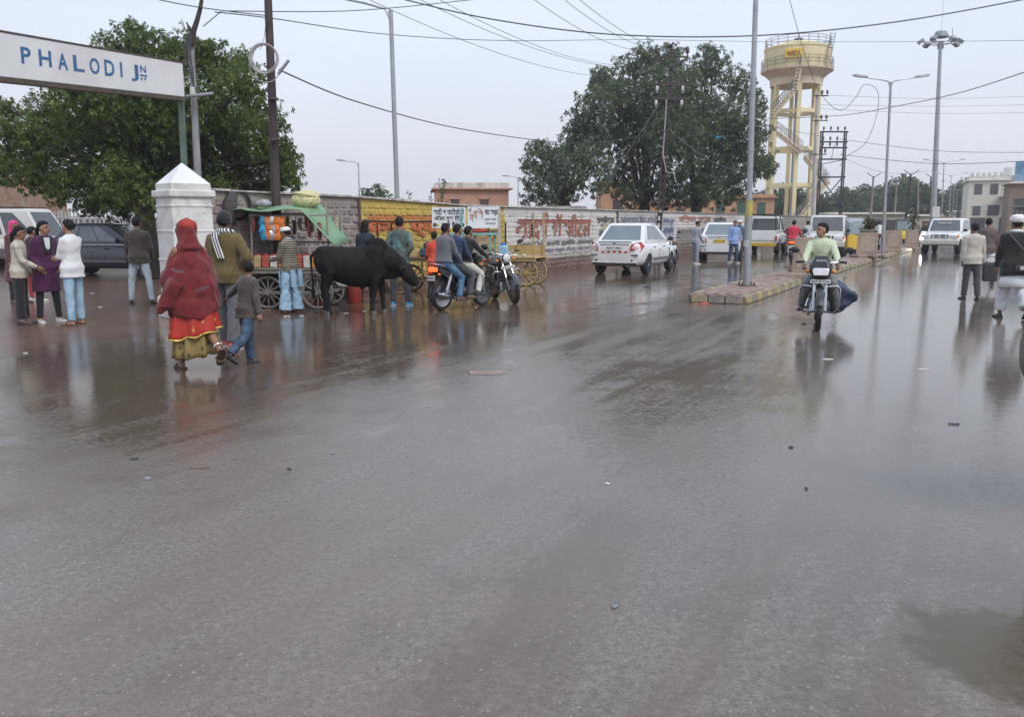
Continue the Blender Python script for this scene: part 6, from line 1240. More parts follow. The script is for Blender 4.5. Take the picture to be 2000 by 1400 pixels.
person('man in teal denim shirt with hands behind his back and bright blue shoes', G(783, 597), 6, 1.66, dict(lean=0, legL=(0, 6, 0), legR=(0, 6, 0), armL=(-14, 16, -6, -38), armR=(-14, 16, -6, -38)), dict(mat=patterned('teal_denim', (.13, .24, .25), (.07, .09, .08), 3, .46, False), hem=-.15, t=.03, name='shirt', fold=.008), dict(mat=dgrey_f), blu_s, 'short', skin, seed=13)
person('person in orange red top standing at the teal show case', G(850, 580), -20, 1.36, dict(armL=(10, 8, 70, -10), armR=(10, 8, 70, -10)), dict(mat=fabric('orange_red', (.62, .07, .035)), hem=-.35, t=.03, name='kurta'), dict(mat=blk_f), brn_s, 'short', skin, True, seed=14)
# --- by the parked cars
person('man in grey tracksuit standing beside the yellow plated sedan', G(1358, 516), 62, 1.58, dict(legL=(3, 4, 0), legR=(-4, 5, 0), armL=(5, 8, 30, -6), armR=(8, 8, 40, -8), head=(20, -12)), dict(mat=fabric('tracksuit_grey', (.34, .36, .40)), hem=-.12, t=.03, name='track_top'), dict(mat=fabric('track_bottom', (.26, .27, .33)), t=.02), M('white_trainer', (.5, .5, .52), .6), 'short', skin, False, True, seed=15)
person('man in blue shirt and dark jeans walking past the yellow plated sedan', G(1432, 514), 168, 1.60, dict(legL=(6, 3, 2), legR=(-6, 4, 8), armL=(6, 14, 10, 10), armR=(-6, 12, 6, 8), head=(40, 0)), dict(mat=fabric('blue_shirt', (.24, .36, .62)), hem=-.17, t=.022), dict(mat=jn_dark), M('white_trainer'), 'short', skin, False, True, seed=16)
J = person('man with white cap and blue scarf hidden behind the blue shirted man', G(1442, 507), 200, 1.62, dict(head=(10, 0)), dict(mat=fabric('grey_blue_top', (.10, .13, .18)), hem=-.2), dict(mat=dgrey_f), blk_s, 'short', skin, False, True, seed=17)
hp = J['hp']; mb = MB(); mb.ell(hp(0, -.01, .06), (.09, .11, .075), J['Mh']); put('white_cap', remesh(mb, .014, 2, 'white_cap'), M('cap_white'), J['root'], 'all'); mb = MB(); mb.torus(J['tp'](0, 0, .53), (0, 0, 1), .085, .035, 18, 8); mb.build('scarf', fabric('blue_scarf', (.06, .22, .50)), J['root'], 'all')
# --- walkers on the right
person('man in off white shirt and dark trousers walking away on the right', G(1893, 585), 10, 1.54, dict(lean=1, legL=(4, 2, 0), legR=(-6, 3, 6), feet=(0, -8), armL=(-2, 6, 6, 2), armR=(4, 12, 12, 6), head=(0, 4)), dict(mat=fabric('offwhite_shirt', (.50, .46, .40), var=.1), hem=-.15, t=.03, fold=.009), dict(mat=dgrey_f, t=.014), blk_s, 'short', skin, seed=18)
person('man in brown checked jacket and white trousers carrying a bag in the right crowd', G(1922, 556), 8, 1.66, dict(legL=(6, 3, 0), legR=(-8, 3, 8), armL=(0, 10, 10, 4), armR=(0, 10, 10, 4), head=(24, 0)), dict(mat=patterned('check_brown', (.11, .08, .075), (.20, .05, .07), 5, .3), hem=-.13, t=.03, name='jacket'), dict(mat=fabric('white_trouser', (.55, .56, .57)), t=.02), blk_s, 'short', skin, seed=19)
J = person('man with white turban and black waistcoat walking at the right edge', G(1972, 622), 14, 1.66, dict(lean=6, legL=(10, 4, 4), legR=(-14, 4, 22), feet=(0, -24), armL=(6, 10, 16, 4), armR=(-10, 12, 12, 8), head=(-10, 4)), dict(mat=fabric('black_coat', (.017, .018, .017), bump=.5, bscale=90), hem=-.22, t=.05, name='coat', fold=.010), dict(mat=fabric('white_dhoti', (.58, .60, .61), var=.08), t=.026, flare=.03, len=.86, name='dhoti', fold=.012), blk_s, 'short', skin, bulk=1.08, seed=20)
hp, tp = J['hp'], J['tp']; mb = MB()
for i, (z, r_) in enumerate(((.055, .106), (.085, .112), (.112, .100), (.130, .07))): mb.torus(hp(0, -.012, z), J['Mh'] @ Vector((.08 * (-1) ** i, .05, 1)), r_ - .02, .032, 24, 8)
mb.ell(hp(0, -.012, .10), (.085, .10, .065), J['Mh']); put('turban', warp(remesh(mb, .011, 1, 'turban'), .003, 50, 2), M('turban_white', (.74, .74, .73), .8, 0, .06, 14), J['root'], 'all')
mb = MB(); mb.torus(tp(0, 0, .525), (0, .1, 1), .075, .03, 18, 8); mb.build('collar', white_f, J['root'], 'all')
sk3 = MB(); torso_r = []
for z, rx, ry in ((-.205, .17, .12), (-.28, .215, .165), (-.42, .24, .185)): torso_r.append([tp(rx * math.cos(2 * math.pi * k / 24) * (1 + .04 * math.sin(5 * k)), ry * math.sin(2 * math.pi * k / 24) * (1 + .04 * math.sin(5 * k)), z) for k in range(24)])
sk3.loft(torso_r); sk3.build('kurta_hem', white_f, J['root'], smooth='all')
bg = thing('shoulder_bag', 'black shoulder bag with pale buckle on the turbaned man', 'bag', J['root'].location, 14); k_ = 1.66 / 1.7
mb = MB(); c_ = tp(.10, -.25, -.10) * k_; mb.box(c_, (.34, .09, .11), Matrix.Rotation(-.12, 3, 'Y')); mb.build('pouch', M('bag_black', (.03, .03, .032), .5), bg, bevel=.025); mb = MB(); mb.box(c_ + Vector((-.07, -.05, 0)), (.07, .015, .06)); mb.build('buckle', M('bag_patch', (.45, .44, .42), .5), bg); mb = MB(); mb.tube([tuple(tp(.24, -.19, -.02) * k_), tuple(tp(.05, -.215, .2) * k_), tuple(tp(-.15, -.14, .47) * k_), tuple(tp(-.15, .02, .50) * k_)], .014, 6); mb.build('strap', M('bag_black'), bg)
hb_ = thing('hand_bag', 'large black carry bag hanging between the two right hand walkers', 'bag', G(1930, 566), 10); mb = MB(); mb.box((0, 0, .42), (.30, .16, .44), taper=1.12); mb.build('bag_body', M('bag_black'), hb_, bevel=.03); mb = MB(); mb.tube([(-.08, 0, .63), (-.07, 0, .78), (.07, 0, .78), (.08, 0, .63)], .012, 6); mb.build('handle', M('bag_black'), hb_); mb = MB(); mb.box((.02, 0, .70), (.24, .14, .08)); mb.build('papers', M('paper_white', (.6, .6, .6), .8), hb_)
# --- riders
def rider(label, mroot, hd, y, top, bottom, shoe, arms='bars', head=(0, 0), seat=.86, H=1.64, lean=10, face=False, seed=0, knees=(58, 14, 84), **kw):
    off = Vector((math.sin(R(hd)) * y, math.cos(R(hd)) * y, 0)); al = dict(bars=((42, 14, 58, 6), (42, 14, 58, 6)), hold=((30, 10, 62, -4), (30, 10, 62, -4)), lap=((22, 8, 56, -16), (22, 8, 56, -16)))[arms]
    a, s, k = knees; S = H / 1.7; msc = mroot.scale[0]; seat = seat * msc; off = off * msc
    return person(label, mroot.location + off, hd, H, dict(lean=lean, legL=(a, s, k), legR=(a, s, k), armL=al[0], armR=al[1], head=head, curl=(75, 75) if arms == 'bars' else (35, 35), pelvis=(seat + .075) / S), top, bottom, shoe, kw.pop('hair', 'short'), skin2 if face else skin, False, face, 'people on motorcycles', seed=seed, **kw)
tank_b = M('tank_black', (.016, .017, .020), .2, 0, .1, 3, coat=.6); tank_g = M('tank_grey', (.07, .075, .08), .25, .3, .1, 3, coat=.6); tank_r = M('tank_red', (.20, .015, .02), .25, 0, .1, 3, coat=.6)
f_, r_ = G(1582, 645), G(1609, 629); ctr = (f_ + r_) / 2; dv = f_ - r_; hd = math.degrees(math.atan2(dv.x, dv.y))
hd = 199
mm = motorcycle('black motorcycle ridden toward the camera with crash guard', (ctr.x, ctr.y, 0), hd, tank_b, 'motorcycles', plate_txt='RJ19 SF 2764', decal='SPLENDOR')
rider('young man in pale green shirt riding toward the camera and looking left', mm, hd, -.27, dict(mat=fabric('pale_green_shirt', (.54, .60, .42), var=.08), hem=-.05, t=.028, fold=.008), dict(mat=fabric('slate_trousers', (.17, .175, .18)), t=.018), blk_s, 'bars', (52, 2), .82, 1.60, 8, True, 30, knees=(62, 16, 92))
bgp = thing('blue_sack', 'dark blue plastic sack hanging off the motorcycle seat', 'sack', (ctr.x, ctr.y, 0), hd); mb = MB(); s_ = -1
mb.loft([[Vector((s_ * x, -.42 + y, z)) for y, z in ((.18, .20), (.2, .62), (.0, .70), (-.22, .58), (-.2, .24), (0, .16))] if x < .3 else [Vector((s_ * x, -.42 + y * k, .42 + (z - .42) * k)) for y, z in ((.18, .20), (.2, .62), (.0, .70), (-.22, .58), (-.2, .24), (0, .16))] for x, k in ((.16, 1), (.28, 1.0), (.40, .75), (.56, .16))]); put('sack_body', warp(remesh(mb, .016, 1, 'sack_body'), .02, 12, 6), M('sack_navy', (.018, .028, .06), .35, 0, .5, 9, bump=.6, bscale=14), bgp, 'all')
mb = MB(); mb.tube([(-.02, -.42, .87), (s_ * .14, -.42, .84), (s_ * .2, -.42, .68)], .02, 6); mb.build('tie', M('sack_navy'), bgp)
# three on one motorcycle, left
f_, r_ = G(936, 597), G(862, 608); hd = 38
ctr = (G(866, 606) + G(937, 597)) / 2; m3 = motorcycle('black motorcycle carrying three men beside the handcarts', (ctr.x, ctr.y, 0), hd, tank_b, 'motorcycles', lit=True, plate_txt='RJ19 SD 4411', rimm=chrome, alloy=False, sc_=.9)
rider('rider in black jacket and white trousers at the front of the three men', m3, hd, .05, dict(mat=blk_f, hem=-.05, t=.03, name='jacket'), dict(mat=fabric('offwhite_trousers', (.55, .55, .50)), t=.016), blk_s, 'bars', (10, 0), .86, 1.50, 16, False, 31)
rider('man in navy sweater in the middle of the three on the motorcycle', m3, hd, -.24, dict(mat=fabric('navy_sweater', (.022, .045, .10)), hem=-.06, t=.03, name='sweater'), dict(mat=dgrey_f, t=.016), brn_s, 'lap', (6, 0), .87, 1.54, 10, False, 32, knees=(52, 16, 76))
rider('man in grey sweater and blue jeans at the back of the three on the motorcycle', m3, hd, -.55, dict(mat=fabric('grey_sweater', (.13, .135, .155), bump=.4, bscale=120), hem=-.06, t=.034, name='sweater'), dict(mat=jn_blue, t=.014), M('dark_slipon', (.04, .035, .033), .6), 'lap', (0, 0), .88, 1.54, 6, False, 33, knees=(46, 18, 70))
c2 = G(976, 588); motorcycle('grey motorcycle parked behind the three riders, facing the camera', (c2.x + .1, c2.y, 0), 160, tank_g, 'motorcycles', cowl=False, roll=7, plate_txt='RJ19 SC 9013', rimm=chrome, alloy=False)
c2 = G(1318, 520) + Vector((0, .4, 0)); motorcycle('dark motorcycle parked beyond the front of the white sedan', (c2.x, c2.y, 0), 200, tank_b, 'motorcycles', cowl=False, roll=7)
c2 = G(1548, 512); mr_ = motorcycle('red motorcycle with lit tail lamp ridden away beyond the island', (c2.x, c2.y, 0), rd_ - 4, tank_r, 'motorcycles', lit=True, guard=False)
rider('man in bright red padded vest riding away beyond the island', mr_, rd_ - 4, -.3, dict(mat=fabric('red_vest', (.55, .03, .06)), hem=-.06, t=.05, name='vest', sleeve=.3), dict(mat=dgrey_f), blk_s, 'bars', (0, 0), .86, 1.66, 8, False, 34)
c2 = G(1576, 499); m5 = motorcycle('far motorcycle just ahead of the red vest rider', (c2.x, c2.y, 0), rd_, tank_b, 'motorcycles', guard=False)
rider('rider in pale shirt just right of the red vest rider', m5, rd_, -.3, dict(mat=fabric('pale_shirt', (.45, .47, .48)), hem=-.06, t=.03), dict(mat=dgrey_f), blk_s, 'bars', (0, 0), .86, 1.62, 8, False, 35)
c2 = G(1669, 493); m6 = motorcycle('motorcycle with red tail lamps left of the first planter', (c2.x, c2.y, 0), rd_, tank_r, 'motorcycles', lit=True, guard=False)
rider('rider in olive brown jacket beside the first planter', m6, rd_, -.3, dict(mat=fabric('olive_brown', (.10, .085, .055)), hem=-.06, t=.04, name='jacket'), dict(mat=dgrey_f), blk_s, 'bars', (0, 0), .86, 1.62, 8, False, 36)
c2 = G(1714, 488); m7 = motorcycle('motorcycle between the lamp pole and the first planter', (c2.x, c2.y, 0), rd_, tank_b, 'motorcycles', guard=False)
rider('rider in white shirt between planter and double lamp post', m7, rd_, -.3, dict(mat=white_f, hem=-.06, t=.03), dict(mat=dgrey_f), blk_s, 'bars', (0, 0), .86, 1.62, 10, False, 37)
# white scooter with its headlamp on
c2 = G(1803, 491); sc = thing('scooter', 'white scooter coming closer with a bright headlamp', 'scooter', (c2.x, c2.y, 0), 211)
spoked(sc, (0, .6, .22), .22, .09, 'front_wheel', alloy=True); spoked(sc, (0, -.58, .22), .22, .09, 'rear_wheel', alloy=True); sw = M('scooter_white', (.74, .75, .76), .25, 0, .03, coat=.5)
mb = MB(); mb.loft([[Vector((s * w, y, z)) for s, y, z in ((-1, y0, z0), (1, y0, z0), (.8, y0 + .06, z0), (-.8, y0 + .06, z0))] for w, y0, z0 in ((.12, .42, .28), (.2, .46, .5), (.21, .44, .75), (.14, .40, .95))]); mb.build('front_shield', sw, sc, smooth=40, bevel=.02)
mb = MB(); mb.ell((0, .36, 1.0), (.17, .10, .10)); mb.build('headset', sw, sc, 'all'); mb = MB(); mb.ell((0, .56, .66), (.085, .04, .07)); mb.build('headlamp', M('headlamp_lit', (.9, .9, .88), .1, emit=(1, .98, .94), es=900), sc, 'all')
mb = MB(); mb.loft([[Vector((w * math.cos(2 * math.pi * k / 10), y, z + h * math.sin(2 * math.pi * k / 10))) for k in range(10)] for y, w, z, h in ((0, .12, .5, .2), (-.3, .19, .58, .2), (-.65, .17, .64, .15), (-.9, .08, .68, .08))]); mb.build('rear_body', sw, sc, 'all'); mb = MB(); mb.box((0, .22, .30), (.32, .5, .06)); mb.build('footboard', M('grey_plastic'), sc, bevel=.01); mb = MB(); mb.box((0, -.38, .79), (.26, .62, .09)); mb.build('seat', blackplastic, sc, bevel=.03)
for s in (-1, 1): mb = MB(); mb.tube([(s * .05, .36, 1.03), (s * .2, .32, 1.05), (s * .33, .26, 1.03)], .014, 6); mb.build('handlebar', darkmetal, sc); mb = MB(); mb.tube([(s * .2, .33, 1.05), (s * .25, .33, 1.2)], .008, 5); mb.ell((s * .27, .33, 1.23), (.06, .015, .04)); mb.build('mirror', blackplastic, sc)
mb = MB(); mb.loft([[Vector((x, .6 + math.cos(a) * rr, .22 + math.sin(a) * rr)) for x, rr in ((-.07, .24), (0, .27), (.07, .24), (0, .255))] for a in [R(10 + 140 * i / 8) for i in range(9)]]); mb.build('front_mudguard', sw, sc, smooth=40)
rider('rider in dark jacket on the white scooter', sc, 211, -.3, dict(mat=blk_f, hem=-.05, t=.03, name='jacket'), dict(mat=dgrey_f), blk_s, 'bars', (0, 0), .76, 1.6, 2, True, 38, knees=(78, 10, 88))
# ================================================================== ANIMALS
def cattle(label, loc, heading, mat, scale=1.0, headlow=True, tail=True):
    root = thing('bull' if headlow else 'cow', label, 'bull' if headlow else 'cow', loc, heading, None, scale); mb = MB(); tx = 0 if tail else .10; ty = 0 if tail else .12; hs = 0 if tail else .30; root.scale = (scale, scale * (.86 if headlow else 1), scale * 1.03)
    # trunk: forward +Y, length about 1.5
    def ring(y, w, z0, z1, n=16, sq_=.9):
        zc, hh = (z0 + z1) / 2, (z1 - z0) / 2; return [Vector((w * math.copysign(abs(math.cos(a)) ** sq_, math.cos(a)), y, zc + hh * math.copysign(abs(math.sin(a)) ** sq_, math.sin(a)))) for a in [2 * math.pi * k / n for k in range(n)]]
    mb.loft([ring(-.80, .10, .86, 1.06), ring(-.74, .20, .72, 1.13), ring(-.58, .25, .64, 1.18), ring(-.38, .26, .56, 1.17), ring(-.1, .30, .47, 1.15), ring(.18, .30, .46, 1.17), ring(.42, .27, .48, 1.22), ring(.58, .21, .58, 1.18), ring(.70, .14, .66, 1.08)])
    mb.ell((0, .44, 1.19), (.11, .24, .12)); [mb.ell((s * .20, .40, .95), (.09, .16, .24)) for s in (-1, 1)]; mb.ell((.12, -.62, 1.05), (.09, .16, .12)); mb.ell((-.12, -.62, 1.05), (.09, .16, .12))
    for s in (-1, 1):
        sh = .05 * s
        sh += hs; mb.tube([(s * .15, -.60 + hs, .95), (s * .17, -.50 + sh, .72), (s * .155, -.62 + sh, .46), (s * .15, -.58 + sh, .22), (s * .15, -.575 + sh, .08)], [.17, .13, .066, .044, .046], 12); mb.tube([(s * .15, -.575 + sh, .09), (s * .15, -.54 + sh, .0)], [.05, .062], 10)
        k = -.10 * s
        mb.tube([(s * .14, .46, .90), (s * .15, .46 + k * .4, .64), (s * .14, .47 + k * .8, .40), (s * .14, .45 + k, .20), (s * .14, .46 + k, .08)], [.15, .10, .062, .043, .045], 12); mb.tube([(s * .14, .46 + k, .09), (s * .14, .49 + k, .0)], [.048, .060], 10)
    if headlow: N = [(0, .58, .98), (0, .78, .90), (0, .96, .80)]; hb_ = Vector((0, 1.02, .76)); hd_ = Vector((.0, .60, -.62)).normalized()
    else: N = [(0, .58, 1.0), (0, .80, 1.12), (0, .95, 1.22)]; hb_ = Vector((0, 1.0, 1.22)); hd_ = Vector((0, .8, -.45)).normalized()
    mb.tube(N, [.24, .20, .145], 14); mb.tube([(0, .62, .66), (0, .80, .66), (0, .94, .66)], [.07, .05, .03], 10)
    mb.tube([hb_ - hd_ * .08, hb_ + hd_ * .02, hb_ + hd_ * .14, hb_ + hd_ * .25, hb_ + hd_ * .31], [.12, .155, .135, .112, .095], 14); mb.ell(hb_ + hd_ * .30, (.10, .085, .075))
    for s in (-1, 1):
        q = hb_ - hd_ * .03 + Vector((s * .10, 0, .03)); mb.tube([q, q + Vector((s * .12, -.03, -.01)), q + Vector((s * .2, -.04, -.05))], [.035, .06, .014], 8, flat=.4)
    if headlow: mb.tube([(0, .08, .54), (0, .16, .46), (0, .18, .44)], [.06, .05, .02], 8)
    body = put('body', warp(remesh(mb, .016, 5, 'body'), .006, 9, 3), mat, root, 'all')
    for s in (-1, 1):
        h = MB(); q = hb_ - hd_ * .07 + Vector((s * .07, 0, .05)); h.tube([q, q + Vector((s * .07, .01, .05)), q + Vector((s * .10, .04, .12))], [.026, .018, .005], 8); h.build('horn', M('horn', (.09, .08, .07), .5), root, smooth=True)
        h = MB(); h.ell(hb_ + hd_ * .08 + Vector((s * .105, .02, .02)), .016); h.build('eye', eyem, root, 'all')
    for x, y in ((.15, -.51 + hs), (-.15, -.61 + hs), (.14, .40), (-.14, .60)):
        h = MB(); h.tube([(x, y - .015, 0), (x, y - .035, .07)], [.066, .054], 10); h.build('hoof', M('hoof', (.10, .09, .085), .6), root, smooth=40)
    h = MB(); h.tube([(0, -.78, 1.06), (.01 + tx, -.87 + ty, .98), (.015 + tx, -.86 + ty, .75), (.02 + tx, -.84 + ty, .5), (.02 + tx, -.845 + ty, .40), (.02 + tx, -.84 + ty, .27)], [.035, .028, .02, .018, .045, .01], 8); h.build('tail', mat, root, smooth=True)
    return root
hide = M('black_hide', (.010, .009, .009), .75, 0, .4, 5, bump=.6, bscale=90, spec=.2, stain=((.030, .020, .014), .6))
bl = (G(655, 617) + G(745, 612)) / 2
cattle('black bull with lowered head standing sideways before the handcarts', (bl.x - .06, bl.y + .05, 0), 84, hide, .98)
gh = M('grey_hide', (.16, .15, .13), .7, 0, .3, 4, bump=.3, bscale=90, stain=((.06, .065, .05), .7))
q = At(1974, 712, 4.3); cattle('grey cow mostly cut off by the right edge of the picture', (q.x + .90, q.y + .02, 0), 92, gh, .98, headlow=False, tail=False)
# ================================================================== HANDCARTS
woodp = M('cart_wood', (.24, .17, .10), .75, 0, .25, 5, bump=.3, bscale=40, stretch=(1, .25, 1)); woody = M('cart_wood_yellow', (.46, .34, .15), .7, 0, .2, 5, bump=.3, bscale=40, stain=((.3, .22, .12), .5)); woodg = M('cart_grey', (.25, .23, .20), .8, 0, .25, 5)
def cart_wheel(parent, c, r, mat, ax=(1, 0, 0), n=12):
    c = Vector(c); ax = Vector(ax); mb = MB(); mb.torus(c, ax, r - .02, .026, 32, 8); w = mb.build('wheel', mat, parent, smooth=True)
    mb = MB(); mb.torus(c, ax, r, .014, 32, 6); mb.build('tyre', rubber, w, smooth=True)
    mb = MB(); mb.cyl(c - ax * .07, c + ax * .07, .05, n=12); mb.build('hub', mat, w)
    x, y, a = frame(ax)
    for i in range(n):
        t = 2 * math.pi * i / n; d = x * math.cos(t) + y * math.sin(t); mb = MB(); mb.cyl(c + d * .04, c + d * (r - .02), .014, .011, 6); mb.build('spoke', mat, w)
def cart(label, loc, heading, mat, W_=1.0, L_=1.75, zt=.72, r=.30, group='handcarts', rim=None):
    c = thing('handcart', label, 'handcart', loc, heading, group)      # long side along local X
    nb_ = 8
    for i in range(nb_): mb = MB(); mb.box((0, -W_ / 2 + W_ * (i + .5) / nb_, zt + random.uniform(-.004, .004)), (L_ + random.uniform(-.03, .03), W_ / nb_ - .008, .03)); mb.build('plank', mat, c)
    for y in (-W_ / 2 + .05, W_ / 2 - .05): mb = MB(); mb.beam((-L_ / 2, y, zt - .05), (L_ / 2, y, zt - .05), .05, .07); mb.build('side_rail', mat, c)
    for y in (-W_ / 2 + .12, W_ / 2 - .12):
        for x in (-L_ * .30, L_ * .30): cart_wheel(c, (x, y, r), r, rim or mat, (0, 1, 0))
        mb = MB(); mb.beam((-L_ * .42, y, r), (L_ * .42, y, r), .04, .05); [mb.beam((x, y, r), (x, y, zt - .07), .035, .035) for x in (-L_ * .12, L_ * .12)]; mb.build('axle_frame', mat, c)
    return c
# first cart: green canopy, snacks
p = (G(505, 604) + G(628, 603)) / 2 + Vector((.08, .42, 0)); c1 = cart('snack handcart under a green tarpaulin canopy', p, 4, woodg, 1.0, 1.55, .74, .30)
for x in (-.72, .72):
    for y in (-.44, .44): mb = MB(); mb.cyl((x, y, .74), (x * .97, y, 1.78 + .06 * y), .018, n=6); mb.build('canopy_post', M('old_pole'), c1)
mb = MB(); mb.box((0, .44, 1.74), (1.5, .03, .03)); mb.box((0, -.44, 1.70), (1.5, .03, .03)); mb.build('canopy_rail', M('old_pole'), c1)
tarp = M('green_tarp', (.17, .30, .17), .6, 0, .15, 4, bump=.3, bscale=20, stain=((.25, .36, .24), .5))
mb = MB(); nx, ny = 18, 9; vs = []
for j in range(ny):
    for i in range(nx):
        u, v = i / (nx - 1), j / (ny - 1); x = -1.05 + 2.05 * u; y = -.62 + 1.2 * v; z = 1.76 + .12 * v - .04 * math.sin(u * 9) * v + .04 * math.sin(u * 3.1)
        if u > .66: k = (u - .66) / .34; z -= .62 * k ** 1.1 + .04 * math.sin(v * 7); x -= .12 * k
        if u < .15: z += .03
        vs.append((x, y, z + .02 * math.sin(u * 14 + v * 5)))
fs = [(j * nx + i, j * nx + i + 1, (j + 1) * nx + i + 1, (j + 1) * nx + i) for j in range(ny - 1) for i in range(nx - 1)]
mb.add(vs, fs); o = mb.build('tarpaulin', tarp, c1, 'all'); sm = o.modifiers.new('s', 'SOLIDIFY'); sm.thickness = .012
def item(name, label, cat, base, mb, mat, group=None, heading=0, smooth=35, bevel=0, parts=()):
    t = thing(name, label, cat, base, heading, group); mb.build('body', mat, t, smooth=smooth, bevel=bevel)
    for n_, m_, mt in parts: m_.build(n_, mt, t, smooth=smooth)
    return t
def onc(c, x, y, z):
    h = -c.rotation_euler.z; return Vector((c.location.x + x * math.cos(h) + y * math.sin(h), c.location.y - x * math.sin(h) + y * math.cos(h), z))
mb = MB(); mb.ell((0, 0, .14), (.27, .22, .17)); mb.ell((.05, 0, .22), (.20, .18, .10)); me = warp(remesh(mb, .016, 2, 'bundle'), .018, 15, 8); bu = thing('cloth_bundle', 'pale yellow cloth bundle lying on the green canopy', 'bundle', onc(c1, .18, .05, 1.85)); put('cloth', me, M('pale_yellow_cloth', (.60, .56, .30), .8, 0, .12, 6, bump=.3, bscale=30), bu, 'all')
mb = MB(); mb.torus((0, 0, .22), (.15, .1, 1), .22, .02, 20, 6); mb.build('knotted_edge', M('pale_yellow_cloth'), bu, 'all')
mb = MB(); mb.ell((0, 0, .06), (.16, .12, .07)); bu2 = thing('plastic_bundle', 'small grey plastic bundle on the left end of the green canopy', 'bundle', onc(c1, -.62, .0, 1.86)); put('wrap', warp(remesh(mb, .014, 1, 'wrap'), .018, 22, 3), M('grey_wrap', (.33, .32, .36), .5), bu2, 'all')
jarg = M('jar_plastic', (.50, .47, .40), .25, 0, .25, 14)
fill = [M('snack_tan', (.45, .32, .16), .6, 0, .3, 25), M('snack_red', (.42, .08, .06), .6, 0, .3, 25), M('snack_pale', (.60, .58, .52), .5, 0, .2, 25), M('snack_orange', (.62, .24, .05), .6, 0, .3, 25)]
jl = ('tan', 'red', 'white', 'orange')
for i in range(9):
    mb = MB(); mb.box((0, 0, .11), (.13, .13, .22)); lid = MB(); lid.cyl((0, 0, .22), (0, 0, .25), .06, n=12)
    item('snack_jar', 'snack jar with %s contents, %s from the left on the canopy cart' % (jl[i % 4], ('first', 'second', 'third', 'fourth', 'fifth', 'sixth', 'seventh', 'eighth', 'last')[i]), 'jar', onc(c1, -.64 + .155 * i, -.36, .757), mb, fill[i % 4], 'snack jars on the cart', bevel=.015, parts=(('lid', lid, M('jar_lid', (.45, .06, .07), .4)),))
pk_m = [M('packet_orange', (.75, .20, .04), .25, .2, .3, 12), M('packet_blue', (.05, .32, .55), .25, .2, .3, 12), M('packet_silver', (.55, .54, .55), .2, .6, .2, 12), M('packet_red', (.5, .05, .05), .3, .2, .3, 12)]
k = 0
for col_, x in enumerate((-.46, -.36, -.28, -.20, -.12)):
    for row in range(3):
        mb = MB(); mb.loft([[Vector((sx_ * w_, sy_ * d_, z_)) for sx_, sy_ in ((-1, -.6), (-.5, -1), (.5, -1), (1, -.6), (1, .6), (.5, 1), (-.5, 1), (-1, .6))] for z_, w_, d_ in ((-.085, .062, .004), (-.07, .060, .014), (0, .052 + random.uniform(0, .012), .030), (.07, .060, .014), (.085, .062, .004))]); pkm = (1, 0, 2, 0, 0)[col_] if row != 1 or col_ else 1
        t = thing('snack_packet', '%s %s snack packet of the %s hanging column under the canopy' % (('top', 'middle', 'bottom')[row], ('orange', 'blue', 'silver', 'red')[pkm], ('leftmost', 'second', 'third', 'fourth', 'rightmost')[col_]), 'packet', onc(c1, x, -.50, 1.60 - .13 * row), 0, 'snack packets hanging from the canopy'); mb.build('packet', pk_m[pkm], t, 50); t.rotation_euler = (random.uniform(-.25, .25), random.uniform(-.35, .35), random.uniform(-.5, .5))
        mb = MB(); mb.cyl((0, 0, .06), (0, 0, .13), .004, n=4); mb.build('string', M('wire'), t)
for i, (x, z) in enumerate(((.55, 1.28), (-.68, 1.42), (.36, 1.34))):
    mb = MB(); mb.tube([(0, 0, 0), (.01, 0, -.15), (0, 0, -.32)], [.03, .05, .03], 8); s_ = thing('sachet_strip', ('dark red sachet strip hanging at the right canopy post', 'brown sachet strip hanging at the left canopy post', 'reddish sachet strip hanging behind the striped sweater man')[i], 'sachet strip', onc(c1, x, -.42, z + .3)); mb.build('strip', M('sachets', (.22, .06, .05), .4, .1, .5, 30, bump=.5, bscale=50), s_)
mb = MB(); mb.cyl((0, 0, 0), (0, 0, .30), .19, .2, 18); item('black_pot', 'dark round pot on the shelf under the green canopy cart', 'pot', onc(c1, -.35, .1, .30), mb, blackplastic)
mb = MB(); mb.lathe((0, 0, 0), (0, 0, 1), [(.10, 0), (.16, .05), (.16, .16), (.10, .2)], 18); item('steel_pot', 'steel pot under the right side of the green canopy cart', 'pot', onc(c1, .25, .1, .30), mb, steel)
mb = MB(); mb.box((0, 0, .28), (1.3, .8, .03)); mb.build('under_shelf', woodg, c1)
mb = MB(); mb.box((0, 0, .12), (.28, .2, .24)); item('red_crate', 'small red crate beneath the green canopy cart', 'crate', onc(c1, .42, -.05, 0), mb, M('crate_red', (.25, .03, .035), .5), bevel=.02)
ub_ = MB(); ub_.ell((0, 0, .14), (.14, .1, .15)); wb_ = thing('white_sack', 'white sack hung on the right end of the green canopy cart', 'sack', onc(c1, .86, -.1, .36)); put('sack', warp(remesh(ub_, .016, 1, 'sack'), .015, 18, 4), M('sack_white', (.55, .54, .52), .7), wb_, 'all')
mb = MB(); mb.tube([(-.07, 0, .26), (0, 0, .42), (.07, 0, .26)], .008, 5); mb.build('handle', M('sack_white'), wb_)
mb = MB(); mb.tube([At(455, 378, 15.6) - At(455, 440, 15.6), At(447, 400, 15.5) - At(455, 440, 15.6), At(452, 440, 15.5) - At(455, 440, 15.6)], [.09, .14, .08], 10); tc_ = thing('cycle_tyre', 'old tyre and dark rag hung on the grey stone wall', 'tyre', At(455, 440, 15.6)); mb.build('rag', M('rag_dark', (.06, .05, .05), .8, 0, .4), tc_, 'all'); mb = MB(); mb.torus(At(465, 400, 15.75) - At(455, 440, 15.6), (.75, -.6, 0), .26, .03, 28, 8); mb.build('tyre', rubber, tc_, smooth=True)
